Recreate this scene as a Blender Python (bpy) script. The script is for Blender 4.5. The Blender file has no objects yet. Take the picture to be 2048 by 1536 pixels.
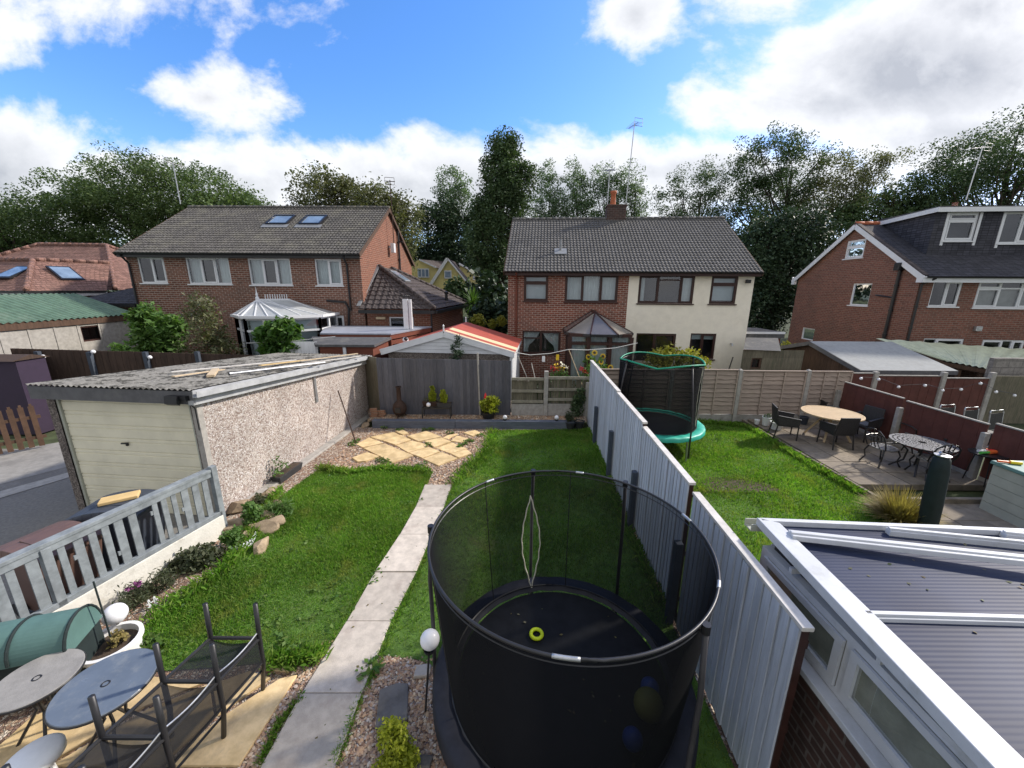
import bpy, bmesh, math, random
import numpy as np
from mathutils import Vector, Matrix
R = math.radians
random.seed(7)
SC = bpy.context.scene
COL = SC.collection

# ------------------------------------------------------------------ camera
F_PX = 769.0
PITCH, ROLL, CAM_H = R(14.0), R(0.4), 4.2
_c, _s = math.cos(PITCH), math.sin(PITCH)
CAM = Vector((0, 0, CAM_H))
FWD = Vector((0, _c, -_s))
_r0, _u0 = Vector((1, 0, 0)), Vector((0, _s, _c))
RIGHT = _r0 * math.cos(ROLL) + _u0 * math.sin(ROLL)
UP = _u0 * math.cos(ROLL) - _r0 * math.sin(ROLL)
cd = bpy.data.cameras.new('camera'); cam = bpy.data.objects.new('camera', cd); COL.objects.link(cam)
cd.sensor_width = 36.0; cd.lens = 36.0 * F_PX / 2048; cd.clip_start = 0.05; cd.clip_end = 3000
m = Matrix.Identity(4)
for i in range(3):
    m[i][0], m[i][1], m[i][2], m[i][3] = RIGHT[i], UP[i], -FWD[i], CAM[i]
cam.matrix_world = m
SC.camera = cam

# ------------------------------------------------------------------ sun, sky, exposure
SUN_AZ = R(66.0)      # from +Y towards +X
SUN_EL = R(36.0)
SUN_STRENGTH = 2.3
EXPOSURE = 1.12
sd = Vector((math.sin(SUN_AZ) * math.cos(SUN_EL), math.cos(SUN_AZ) * math.cos(SUN_EL), math.sin(SUN_EL)))
sl = bpy.data.lights.new('sun', 'SUN'); sl.energy = SUN_STRENGTH; sl.angle = R(3.0); sl.color = (1.0, 0.93, 0.82)
so = bpy.data.objects.new('sun', sl); COL.objects.link(so)
so.rotation_euler = (-sd).to_track_quat('-Z', 'Y').to_euler()
SC.view_settings.view_transform = 'Standard'; SC.view_settings.look = 'None'
SC.view_settings.exposure = EXPOSURE; SC.view_settings.gamma = 1.0
SC.view_settings.use_curve_mapping = False
SC.cycles.max_bounces = 8; SC.cycles.transparent_max_bounces = 24
SC.cycles.use_denoising = True

def nd(nt, typ, ins=None, **props):
    n = nt.nodes.new(typ)
    for k, v in props.items(): setattr(n, k, v)
    for k, v in (ins or {}).items():
        if isinstance(v, bpy.types.NodeSocket): nt.links.new(v, n.inputs[k])
        else: n.inputs[k].default_value = v
    return n
def mth(nt, op, a, b=None, c=None, clamp=False):
    ins = {0: a}
    if b is not None: ins[1] = b
    if c is not None: ins[2] = c
    return nd(nt, 'ShaderNodeMath', ins, operation=op, use_clamp=clamp).outputs[0]
def mixc(nt, fac, a, b, blend='MIX'):
    n = nt.nodes.new('ShaderNodeMix'); n.data_type = 'RGBA'; n.blend_type = blend
    for k, v in ((0, fac), (6, a), (7, b)):
        if isinstance(v, bpy.types.NodeSocket): nt.links.new(v, n.inputs[k])
        else:
            n.inputs[k].default_value = v if k == 0 else (tuple(v) + (1,) if len(v) == 3 else v)
    return n.outputs[2]
def smooth(nt, x, a, b):
    n = nd(nt, 'ShaderNodeMapRange', {0: x, 1: a, 2: b, 3: 0.0, 4: 1.0}, interpolation_type='SMOOTHSTEP')
    return n.outputs[0]

def ray(u, v):
    return FWD + RIGHT * ((u - 1024) / F_PX) - UP * ((v - 768) / F_PX)

world = bpy.data.worlds.new('World'); SC.world = world; world.use_nodes = True
def build_world():
    nt = world.node_tree; nt.nodes.clear()
    sky = nd(nt, 'ShaderNodeTexSky', sky_type='NISHITA', sun_disc=False, sun_elevation=SUN_EL,
             sun_rotation=SUN_AZ, altitude=100.0, air_density=1.0, dust_density=0.6, ozone_density=2.2)
    hs = nd(nt, 'ShaderNodeHueSaturation', {'Saturation': 1.35, 'Value': 1.0, 'Fac': 1.0, 'Color': sky.outputs[0]})
    tc = nd(nt, 'ShaderNodeTexCoord')
    sep = nd(nt, 'ShaderNodeSeparateXYZ', {0: tc.outputs['Generated']})
    ay = mth(nt, 'MAXIMUM', mth(nt, 'ABSOLUTE', sep.outputs[1]), 0.12)
    px = mth(nt, 'DIVIDE', sep.outputs[0], ay)
    pz = mth(nt, 'DIVIDE', sep.outputs[2], ay)
    vec = nd(nt, 'ShaderNodeCombineXYZ', {0: px, 1: mth(nt, 'MULTIPLY', pz, 1.5), 2: 0.3})
    nb = nd(nt, 'ShaderNodeTexNoise', {'Vector': vec.outputs[0], 'Scale': 2.6, 'Detail': 9.0, 'Roughness': 0.56, 'Distortion': 0.25})
    nfine = nd(nt, 'ShaderNodeTexNoise', {'Vector': vec.outputs[0], 'Scale': 7.0, 'Detail': 8.0, 'Roughness': 0.6})
    dens = None
    # clouds fixed in world directions: (azimuth tangent, elevation tangent, radii, weight)
    def blob(u, v, ru, rv, w=1.0):
        nonlocal dens
        d = ray(u, v); cx, cz = d.x / d.y, d.z / d.y
        rx, rz = ru / F_PX * 0.93, rv / F_PX * 0.93
        a = mth(nt, 'POWER', mth(nt, 'DIVIDE', mth(nt, 'SUBTRACT', px, cx), rx), 2.0)
        b = mth(nt, 'POWER', mth(nt, 'DIVIDE', mth(nt, 'SUBTRACT', pz, cz), rz), 2.0)
        e = mth(nt, 'MULTIPLY', mth(nt, 'SUBTRACT', 1.0, mth(nt, 'SQRT', mth(nt, 'ADD', a, b))), w)
        dens = e if dens is None else mth(nt, 'SMOOTH_MAX', dens, e, 0.12)
    blob(170, 10, 330, 80, 0.55); blob(415, 195, 175, 76, 0.75); blob(0, 370, 520, 150, 1.0)
    blob(380, 385, 420, 120, 1.0); blob(760, 375, 330, 105, 0.9); blob(1120, 395, 420, 95, 1.0)
    blob(1268, 25, 95, 66, 0.65); blob(1545, -5, 150, 50, 0.5)
    blob(1880, 140, 410, 150, 1.45); blob(1650, 205, 290, 78, 1.0); blob(1960, 20, 240, 140, 1.1); blob(1480, 355, 470, 75, 1.0); blob(1930, 270, 350, 90, 1.0)
    # unseen cumulus behind the camera, thickened to brighten the house fronts
    nw = nd(nt, 'ShaderNodeTexNoise', {'Vector': tc.outputs['Generated'], 'Scale': 3.0, 'Detail': 6.0})
    back = smooth(nt, sep.outputs[1], 0.25, 0.0)
    bdens = mth(nt, 'MULTIPLY', back, mth(nt, 'MULTIPLY', mth(nt, 'SUBTRACT', nw.outputs[0], 0.32), 4.0))
    def cloudnoise(off):
        v = nd(nt, 'ShaderNodeVectorMath', {0: vec.outputs[0], 1: off}, operation='ADD').outputs[0]
        a = nd(nt, 'ShaderNodeTexNoise', {'Vector': v, 'Scale': 2.3, 'Detail': 12.0, 'Roughness': 0.60, 'Distortion': 0.5}).outputs[0]
        b = nd(nt, 'ShaderNodeTexNoise', {'Vector': v, 'Scale': 8.0, 'Detail': 10.0, 'Roughness': 0.62}).outputs[0]
        return mth(nt, 'ADD', mth(nt, 'MULTIPLY', mth(nt, 'SUBTRACT', a, 0.5), 1.9), mth(nt, 'MULTIPLY', mth(nt, 'SUBTRACT', b, 0.5), 0.95))
    n0, n1 = cloudnoise((0, 0, 0)), cloudnoise((0.07, 0.09, 0))
    base = mth(nt, 'MAXIMUM', dens, -0.9)
    d0 = mth(nt, 'MAXIMUM', mth(nt, 'ADD', base, n0), bdens)
    mask = smooth(nt, d0, -0.05, 0.42)
    core = smooth(nt, d0, 0.2, 1.3)
    lit = smooth(nt, mth(nt, 'SUBTRACT', n0, n1), -0.45, 0.55)      # lumps that face the sun, lumps that turn away
    grey = mth(nt, 'MULTIPLY', core, mth(nt, 'SUBTRACT', 1.35, mth(nt, 'MULTIPLY', lit, 0.75)), clamp=True)
    ccol = mixc(nt, grey, (0.505, 0.508, 0.516), (0.255, 0.265, 0.285))
    skyc = mixc(nt, 1.0, hs.outputs[0], (0.128, 0.114, 0.130), 'MULTIPLY')
    final = mixc(nt, mth(nt, 'MULTIPLY', mask, 0.96), skyc, ccol)
    bg = nd(nt, 'ShaderNodeBackground', {'Color': final, 'Strength': 1.0})
    out = nd(nt, 'ShaderNodeOutputWorld', {'Surface': bg.outputs[0]})
build_world()

# ------------------------------------------------------------------ picking points
def G(u, v, z=0.0):
    d = ray(u, v); k = (CAM_H - z) / -d.z
    return CAM + d * k
def D(u, v, Y):
    d = ray(u, v); return CAM + d * (Y / d.y)
def PXP(u, v, X):
    d = ray(u, v); return CAM + d * (X / d.x)
class Frame:
    def __init__(s, ox, oy, th):
        s.o = Vector((ox, oy, 0)); s.th = R(th)
        s.lat = Vector((math.cos(s.th), -math.sin(s.th), 0)); s.dep = Vector((math.sin(s.th), math.cos(s.th), 0))
    def w(s, x, y, z): return s.o + s.lat * x + s.dep * y + Vector((0, 0, z))
    def front(s, u, v, y=0.0):
        d = ray(u, v); k = (y - (CAM - s.o).dot(s.dep)) / d.dot(s.dep); p = CAM + d * k
        return (p - s.o).dot(s.lat), p.z
    def side(s, u, v, x=0.0):
        d = ray(u, v); k = (x - (CAM - s.o).dot(s.lat)) / d.dot(s.lat); p = CAM + d * k
        return (p - s.o).dot(s.dep), p.z
    def rect(s, u0, v0, u1, v1, y=0.0):
        a = s.front(u0, (v0 + v1) / 2, y)[0]; b = s.front(u1, (v0 + v1) / 2, y)[0]
        um = (u0 + u1) / 2
        return a, b, s.front(um, v1, y)[1], s.front(um, v0, y)[1]
    @property
    def rz(s): return -s.th

# ------------------------------------------------------------------ objects
WM = {}
def thing(name, label, cat, loc=(0, 0, 0), rz=0.0, group=None):
    o = bpy.data.objects.new(name, None); COL.objects.link(o)
    o.empty_display_size = 0.2
    o.location = loc; o.rotation_euler = (0, 0, rz)
    WM[o.name] = Matrix.Translation(Vector(loc)) @ Matrix.Rotation(rz, 4, 'Z')
    return tag(o, label, cat, group)
def tag(o, label, cat, group=None):
    o['label'] = label; o['category'] = cat
    if group: o['group'] = group
    return o
def dup(root, loc, rz, label=None, group=None):
    r = root.copy(); COL.objects.link(r); r.location = loc; r.rotation_euler = (0, 0, rz)
    if label: r['label'] = label
    if group: r['group'] = group
    for ch in list(root.children):
        c = ch.copy(); COL.objects.link(c); c.parent = r
        for g in ch.children:
            e = g.copy(); COL.objects.link(e); e.parent = c
    return r
def new_obj(name, me, parent):
    o = bpy.data.objects.new(name, me); COL.objects.link(o)
    if parent is not None:
        o.parent = parent
        WM[o.name] = WM.get(parent.name, Matrix.Identity(4))
    return o
class MB:
    def __init__(s): s.v = []; s.f = []; s.m = []
    def add(s, vs, fs, m=0):
        n = len(s.v); s.v += [tuple(p) for p in vs]
        for f in fs: s.f.append(tuple(i + n for i in f)); s.m.append(m)
        return s
    def quad(s, a, b, c, d, m=0): return s.add([a, b, c, d], [(0, 1, 2, 3)], m)
    def tri(s, a, b, c, m=0): return s.add([a, b, c], [(0, 1, 2)], m)
    def hexa(s, p, m=0):     # p: 4 bottom ccw + 4 top ccw
        return s.add(p, [(3, 2, 1, 0), (4, 5, 6, 7), (0, 1, 5, 4), (1, 2, 6, 5), (2, 3, 7, 6), (3, 0, 4, 7)], m)
    def box(s, x0, x1, y0, y1, z0, z1, m=0, P=None):
        p = [(x0, y0, z0), (x1, y0, z0), (x1, y1, z0), (x0, y1, z0), (x0, y0, z1), (x1, y0, z1), (x1, y1, z1), (x0, y1, z1)]
        if P: p = [P(*q) for q in p]
        return s.hexa(p, m)
    def bar(s, a, b, w, h, up=(0, 0, 1), m=0):     # box from a to b, width w (sideways), height h
        a = Vector(a); b = Vector(b); d = (b - a).normalized(); up = Vector(up)
        sd_ = d.cross(up)
        if sd_.length < 1e-4: sd_ = d.cross(Vector((0, 1, 0)))
        sd_.normalize(); u = sd_.cross(d)
        q = []
        for e in (a, b):
            q.append([e - sd_ * w / 2 - u * h / 2, e + sd_ * w / 2 - u * h / 2, e + sd_ * w / 2 + u * h / 2, e - sd_ * w / 2 + u * h / 2])
        n = len(s.v); s.v += [tuple(x) for x in q[0] + q[1]]
        for f in [(0, 1, 2, 3), (7, 6, 5, 4), (0, 4, 5, 1), (1, 5, 6, 2), (2, 6, 7, 3), (3, 7, 4, 0)]:
            s.f.append(tuple(i + n for i in f)); s.m.append(m)
        return s
    def tube(s, pts, r, n=8, m=0, caps=True):
        pts = [Vector(p) for p in pts]; rs = r if isinstance(r, (list, tuple)) else [r] * len(pts)
        base = len(s.v); L = len(pts); ref = None
        for i, p in enumerate(pts):
            d = (pts[min(i + 1, L - 1)] - pts[max(i - 1, 0)]).normalized()
            if ref is None: ref = Vector((1, 0, 0)) if abs(d.x) < 0.8 else Vector((0, 1, 0))
            a = d.cross(ref)
            if a.length < 1e-5: a = d.cross(Vector((0, 0, 1)))
            a.normalize(); b = d.cross(a); ref = -(d.cross(a)).cross(d) if False else ref
            for k in range(n):
                t = 2 * math.pi * k / n
                s.v.append(tuple(p + (a * math.cos(t) + b * math.sin(t)) * rs[i]))
        for i in range(L - 1):
            for k in range(n):
                k2 = (k + 1) % n
                s.f.append((base + i * n + k, base + i * n + k2, base + (i + 1) * n + k2, base + (i + 1) * n + k)); s.m.append(m)
        if caps:
            s.f.append(tuple(base + k for k in range(n))[::-1]); s.m.append(m)
            s.f.append(tuple(base + (L - 1) * n + k for k in range(n))); s.m.append(m)
        return s
    def lathe(s, prof, c=(0, 0, 0), n=24, m=0, sx=1.0, sy=1.0):
        base = len(s.v); c = Vector(c)
        for r, z in prof:
            for k in range(n):
                t = 2 * math.pi * k / n
                s.v.append((c.x + r * math.cos(t) * sx, c.y + r * math.sin(t) * sy, c.z + z))
        for i in range(len(prof) - 1):
            for k in range(n):
                k2 = (k + 1) % n
                s.f.append((base + i * n + k, base + i * n + k2, base + (i + 1) * n + k2, base + (i + 1) * n + k)); s.m.append(m)
        return s
    def torus(s, c, R_, r, n=32, k=8, m=0):
        base = len(s.v); c = Vector(c)
        for i in range(n):
            t = 2 * math.pi * i / n
            for j in range(k):
                q = 2 * math.pi * j / k
                s.v.append((c.x + (R_ + r * math.cos(q)) * math.cos(t), c.y + (R_ + r * math.cos(q)) * math.sin(t), c.z + r * math.sin(q)))
        for i in range(n):
            for j in range(k):
                i2, j2 = (i + 1) % n, (j + 1) % k
                s.f.append((base + i * k + j, base + i2 * k + j, base + i2 * k + j2, base + i * k + j2)); s.m.append(m)
        return s
    def prism(s, poly, z0, z1, m=0):     # poly: xy list ccw, z0/z1 scalars
        n = len(poly)
        a = sum(poly[i][0] * poly[(i + 1) % n][1] - poly[(i + 1) % n][0] * poly[i][1] for i in range(n))
        if a < 0: poly = poly[::-1]
        vs = [(p[0], p[1], z0) for p in poly] + [(p[0], p[1], z1) for p in poly]
        fs = [tuple(range(n, 2 * n)), tuple(range(n))[::-1]] + [(i, (i + 1) % n, n + (i + 1) % n, n + i) for i in range(n)]
        return s.add(vs, fs, m)
    def sphere(s, c, r, n=16, k=10, m=0, sx=1, sy=1, sz=1):
        prof = [(max(r * math.sin(math.pi * i / k), 1e-4), -r * math.cos(math.pi * i / k) * sz) for i in range(k + 1)]
        return s.lathe(prof, c, n, m, sx, sy)
    def build(s, name, mats, parent=None, world=True, smooth=False, bevel=0.0, uv=True):
        me = bpy.data.meshes.new(name)
        vs = s.v
        if world and parent is not None:
            inv = WM[parent.name].inverted(); vs = [tuple(inv @ Vector(p)) for p in vs]
        me.from_pydata(vs, [], s.f)
        mats = mats if isinstance(mats, (list, tuple)) else [mats]
        for x in mats: me.materials.append(x)
        if len(mats) > 1: me.polygons.foreach_set('material_index', s.m)
        if uv: box_uv(me)
        if smooth: me.polygons.foreach_set('use_smooth', [True] * len(me.polygons))
        me.update()
        o = new_obj(name, me, parent)
        if bevel > 0:
            b = o.modifiers.new('bevel', 'BEVEL'); b.width = bevel; b.segments = 2; b.limit_method = 'ANGLE'
        return o
def box_uv(me):
    n = len(me.polygons)
    if n == 0: return
    lay = me.uv_layers.new(name='UVMap')
    nrm = np.zeros(n * 3); me.polygons.foreach_get('normal', nrm); nrm = nrm.reshape(-1, 3)
    tot = np.zeros(n, int); me.polygons.foreach_get('loop_total', tot)
    li = np.zeros(len(me.loops), int); me.loops.foreach_get('vertex_index', li)
    co = np.zeros(len(me.vertices) * 3); me.vertices.foreach_get('co', co); co = co.reshape(-1, 3)
    t = np.stack([-nrm[:, 1], nrm[:, 0], np.zeros(n)], 1); l = np.linalg.norm(t, axis=1)
    flat = l < 0.12
    t[flat] = (1, 0, 0); l[flat] = 1; t /= l[:, None]
    # keep walls that face opposite ways on one grid
    b = np.cross(nrm, t); b[flat] = (0, 1, 0)
    pi = np.repeat(np.arange(n), tot)
    p = co[li]
    uv = np.stack([(p * t[pi]).sum(1), (p * b[pi]).sum(1)], 1)
    lay.data.foreach_set('uv', uv.astype(np.float32).ravel())
def fast_mesh(name, verts, k, mats, parent=None, smooth=False):
    """verts: (n*k,3) array: n separate k-gons"""
    n = len(verts) // k
    if parent is not None:
        inv = np.array(WM[parent.name].inverted()); verts = verts @ inv[:3, :3].T + inv[:3, 3]
    me = bpy.data.meshes.new(name)
    me.vertices.add(n * k); me.loops.add(n * k); me.polygons.add(n)
    me.vertices.foreach_set('co', np.asarray(verts, np.float32).ravel())
    me.loops.foreach_set('vertex_index', np.arange(n * k, dtype=np.int32))
    me.polygons.foreach_set('loop_start', np.arange(0, n * k, k, dtype=np.int32))
    me.polygons.foreach_set('loop_total', np.full(n, k, dtype=np.int32))
    me.update(calc_edges=True)
    for x in (mats if isinstance(mats, (list, tuple)) else [mats]): me.materials.append(x)
    if smooth: me.polygons.foreach_set('use_smooth', [True] * n)
    return new_obj(name, me, parent)
def in_poly(x, y, poly):
    c = np.zeros(x.shape, bool); n = len(poly); j = n - 1
    for i in range(n):
        xi, yi = poly[i]; xj, yj = poly[j]
        c ^= ((yi > y) != (yj > y)) & (x < (xj - xi) * (y - yi) / (yj - yi + 1e-12) + xi)
        j = i
    return c

# ------------------------------------------------------------------ materials
def newmat(name):
    mt = bpy.data.materials.new(name); mt.use_nodes = True
    nt = mt.node_tree; bs = nt.nodes['Principled BSDF']
    return mt, nt, bs
def setin(nt, n, key, v):
    if isinstance(v, bpy.types.NodeSocket): nt.links.new(v, n.inputs[key])
    else: n.inputs[key].default_value = v
def c4(c): return (c[0], c[1], c[2], 1)
def basic(name, col, rough=0.7, var=0.15, vs=6.0, col2=None, bump=0.0, bs_=60.0, metal=0.0, spec=0.4, stain=None, island=0.0, sscale=1.2, stain_amt=0.6, stretch=None, slo=0.50, shi=0.68):
    mt, nt, b = newmat(name)
    tc = nd(nt, 'ShaderNodeTexCoord')
    vec = tc.outputs['Object']
    if stretch:
        vec = nd(nt, 'ShaderNodeMapping', {'Vector': vec, 'Scale': stretch}).outputs[0]
    n1 = nd(nt, 'ShaderNodeTexNoise', {'Vector': vec, 'Scale': vs, 'Detail': 7.0, 'Roughness': 0.65})
    f = smooth(nt, n1.outputs[0], 0.28, 0.72)
    lo = tuple(x * (1 - var) for x in col); hi = tuple(min(1, x * (1 + var)) for x in (col2 or col))
    c = mixc(nt, f, lo, hi)
    if stain:
        n2 = nd(nt, 'ShaderNodeTexNoise', {'Vector': vec, 'Scale': sscale, 'Detail': 8.0, 'Roughness': 0.7})
        c = mixc(nt, mth(nt, 'MULTIPLY', smooth(nt, n2.outputs[0], slo, shi), stain_amt), c, stain)
    if island:
        g = nd(nt, 'ShaderNodeNewGeometry')
        k = nd(nt, 'ShaderNodeMapRange', {0: g.outputs['Random Per Island'], 3: 1 - island, 4: 1 + island}).outputs[0]
        c = mixc(nt, 1.0, c, nd(nt, 'ShaderNodeCombineXYZ', {0: k, 1: k, 2: k}).outputs[0], 'MULTIPLY')
    setin(nt, b, 'Base Color', c); b.inputs['Metallic'].default_value = metal
    setin(nt, b, 'Roughness', nd(nt, 'ShaderNodeMapRange', {0: n1.outputs[0], 3: max(0, rough - .08), 4: min(1, rough + .08)}).outputs[0])
    b.inputs['Specular IOR Level'].default_value = spec
    if bump:
        nb = nd(nt, 'ShaderNodeTexNoise', {'Vector': vec, 'Scale': bs_, 'Detail': 5.0, 'Roughness': 0.6})
        setin(nt, b, 'Normal', nd(nt, 'ShaderNodeBump', {'Strength': bump, 'Distance': 0.01, 'Height': nb.outputs[0]}).outputs[0])
    return mt
def brick(name, c1, c2, mortar, bw=0.24, bh=0.086, ms=0.011, rough=0.88, bump=0.6, off=0.5, var=0.35, dirt=(0.08, 0.07, 0.06), dirt_amt=0.3):
    mt, nt, b = newmat(name)
    tc = nd(nt, 'ShaderNodeTexCoord')
    br = nd(nt, 'ShaderNodeTexBrick', {'Vector': tc.outputs['UV'], 'Color1': c4(c1), 'Color2': c4(c2), 'Mortar': c4(mortar), 'Scale': 1.0,
            'Mortar Size': ms, 'Mortar Smooth': 0.15, 'Bias': 0.0, 'Brick Width': bw, 'Row Height': bh}, offset=off)
    n1 = nd(nt, 'ShaderNodeTexNoise', {'Vector': tc.outputs['Object'], 'Scale': 9.0, 'Detail': 6.0, 'Roughness': 0.7})
    k = nd(nt, 'ShaderNodeMapRange', {0: n1.outputs[0], 1: 0.25, 2: 0.75, 3: 1 - var, 4: 1 + var}).outputs[0]
    c = mixc(nt, 1.0, br.outputs[0], nd(nt, 'ShaderNodeCombineXYZ', {0: k, 1: k, 2: k}).outputs[0], 'MULTIPLY')
    n2 = nd(nt, 'ShaderNodeTexNoise', {'Vector': tc.outputs['Object'], 'Scale': 0.7, 'Detail': 8.0, 'Roughness': 0.65})
    c = mixc(nt, mth(nt, 'MULTIPLY', smooth(nt, n2.outputs[0], 0.45, 0.75), dirt_amt), c, dirt)
    setin(nt, b, 'Base Color', c); b.inputs['Roughness'].default_value = rough; b.inputs['Specular IOR Level'].default_value = 0.25
    h = mth(nt, 'ADD', mth(nt, 'MULTIPLY', br.outputs[1], -1.0), mth(nt, 'MULTIPLY', n1.outputs[0], 0.3))
    setin(nt, b, 'Normal', nd(nt, 'ShaderNodeBump', {'Strength': bump, 'Distance': 0.01, 'Height': h}).outputs[0])
    return mt
def pebble(name, cols, scale=38.0, bump=1.0, rough=0.85, dark=(0.05, 0.04, 0.035), edge=0.06, coord='Object'):
    """many small stones: voronoi cells, each its own colour"""
    mt, nt, b = newmat(name)
    tc = nd(nt, 'ShaderNodeTexCoord')
    nz = nd(nt, 'ShaderNodeTexNoise', {'Vector': tc.outputs[coord], 'Scale': scale * 0.7, 'Detail': 2.0})
    warp = mixc(nt, 0.035, tc.outputs[coord], nz.outputs[1], 'ADD')
    vo = nd(nt, 'ShaderNodeTexVoronoi', {'Vector': warp, 'Scale': scale}, feature='F1')
    ve = nd(nt, 'ShaderNodeTexVoronoi', {'Vector': warp, 'Scale': scale}, feature='DISTANCE_TO_EDGE')
    sp = nd(nt, 'ShaderNodeSeparateColor', {0: vo.outputs['Color']})
    rp = nd(nt, 'ShaderNodeValToRGB', {0: sp.outputs[0]}); el = rp.color_ramp.elements; rp.color_ramp.interpolation = 'CONSTANT'
    while len(el) < len(cols): el.new(0.5)
    for i, cc in enumerate(cols): el[i].position = i / len(cols); el[i].color = c4(cc)
    n2 = nd(nt, 'ShaderNodeTexNoise', {'Vector': tc.outputs['Object'], 'Scale': 1.3, 'Detail': 6.0, 'Roughness': 0.6})
    k = nd(nt, 'ShaderNodeMapRange', {0: n2.outputs[0], 1: 0.3, 2: 0.7, 3: 0.78, 4: 1.15}).outputs[0]
    c = mixc(nt, 1.0, rp.outputs[0], nd(nt, 'ShaderNodeCombineXYZ', {0: k, 1: k, 2: k}).outputs[0], 'MULTIPLY')
    c = mixc(nt, smooth(nt, ve.outputs[0], 0.0, edge), dark, c)
    setin(nt, b, 'Base Color', c); b.inputs['Roughness'].default_value = rough; b.inputs['Specular IOR Level'].default_value = 0.3
    h = smooth(nt, ve.outputs[0], 0.0, 0.25)
    setin(nt, b, 'Normal', nd(nt, 'ShaderNodeBump', {'Strength': bump, 'Distance': 0.012, 'Height': h}).outputs[0])
    return mt
def leafmat(name, cols, trans=0.35, rough=0.55, patch=1.0, patch_amt=0.35, dry=None):
    mt, nt, b = newmat(name)
    g = nd(nt, 'ShaderNodeNewGeometry'); tc = nd(nt, 'ShaderNodeTexCoord')
    rp = nd(nt, 'ShaderNodeValToRGB', {0: g.outputs['Random Per Island']}); el = rp.color_ramp.elements
    while len(el) < len(cols): el.new(0.5)
    for i, cc in enumerate(cols): el[i].position = i / max(1, len(cols) - 1); el[i].color = c4(cc)
    n2 = nd(nt, 'ShaderNodeTexNoise', {'Vector': tc.outputs['Object'], 'Scale': patch, 'Detail': 3.0})
    k = nd(nt, 'ShaderNodeMapRange', {0: n2.outputs[0], 1: 0.3, 2: 0.7, 3: 1 - patch_amt, 4: 1 + patch_amt}).outputs[0]
    c = mixc(nt, 1.0, rp.outputs[0], nd(nt, 'ShaderNodeCombineXYZ', {0: k, 1: k, 2: mth(nt, 'MULTIPLY', k, 0.95)}).outputs[0], 'MULTIPLY')
    if dry:      # worn, yellowing patches
        n3 = nd(nt, 'ShaderNodeTexNoise', {'Vector': tc.outputs['Object'], 'Scale': 1.7, 'Detail': 6.0, 'Roughness': 0.65})
        c = mixc(nt, mth(nt, 'MULTIPLY', smooth(nt, n3.outputs[0], 0.50, 0.74), 0.7), c, dry)
    setin(nt, b, 'Base Color', c); b.inputs['Roughness'].default_value = rough; b.inputs['Specular IOR Level'].default_value = 0.3
    tr = nd(nt, 'ShaderNodeBsdfTranslucent', {'Color': mixc(nt, 1.0, c, (1.3, 1.45, 0.6), 'MULTIPLY')})
    mx = nd(nt, 'ShaderNodeMixShader', {0: trans, 1: b.outputs[0], 2: tr.outputs[0]})
    nt.links.new(mx.outputs[0], nt.nodes['Material Output'].inputs[0])
    return mt
def netmat(name, col, alpha):
    mt, nt, b = newmat(name)
    b.inputs['Base Color'].default_value = c4(col); b.inputs['Roughness'].default_value = 0.9; b.inputs['Specular IOR Level'].default_value = 0.1
    tr = nd(nt, 'ShaderNodeBsdfTransparent')
    # woven mesh closes up when seen at a slant
    g = nd(nt, 'ShaderNodeNewGeometry')
    dt = nd(nt, 'ShaderNodeVectorMath', {0: g.outputs['Normal'], 1: g.outputs['Incoming']}, operation='DOT_PRODUCT').outputs['Value']
    cs = mth(nt, 'MAXIMUM', mth(nt, 'ABSOLUTE', dt), 0.18)
    al = mth(nt, 'SUBTRACT', 1.0, mth(nt, 'POWER', 1.0 - alpha, mth(nt, 'DIVIDE', 1.0, cs)))
    mx = nd(nt, 'ShaderNodeMixShader', {0: al, 1: tr.outputs[0], 2: b.outputs[0]})
    nt.links.new(mx.outputs[0], nt.nodes['Material Output'].inputs[0])
    return mt
def glassmat(name, tint=(0.8, 0.85, 0.88), base=0.12, rough=0.02, fres=0.9):
    mt, nt, b = newmat(name)
    tr = nd(nt, 'ShaderNodeBsdfTransparent', {'Color': c4(tint)})
    gl = nd(nt, 'ShaderNodeBsdfGlossy', {'Color': (0.9, 0.93, 1, 1), 'Roughness': rough})
    tc = nd(nt, 'ShaderNodeTexCoord')
    nz = nd(nt, 'ShaderNodeTexNoise', {'Vector': tc.outputs['Object'], 'Scale': 1.6, 'Detail': 2.0})
    nt.links.new(nd(nt, 'ShaderNodeBump', {'Strength': 0.12, 'Distance': 0.02, 'Height': nz.outputs[0]}).outputs[0], gl.inputs['Normal'])
    lw = nd(nt, 'ShaderNodeFresnel', {'IOR': 1.45})
    fac = mth(nt, 'ADD', mth(nt, 'MULTIPLY', lw.outputs[0], fres), base, clamp=True)
    mx = nd(nt, 'ShaderNodeMixShader', {0: fac, 1: tr.outputs[0], 2: gl.outputs[0]})
    nt.links.new(mx.outputs[0], nt.nodes['Material Output'].inputs[0])
    return mt
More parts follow.
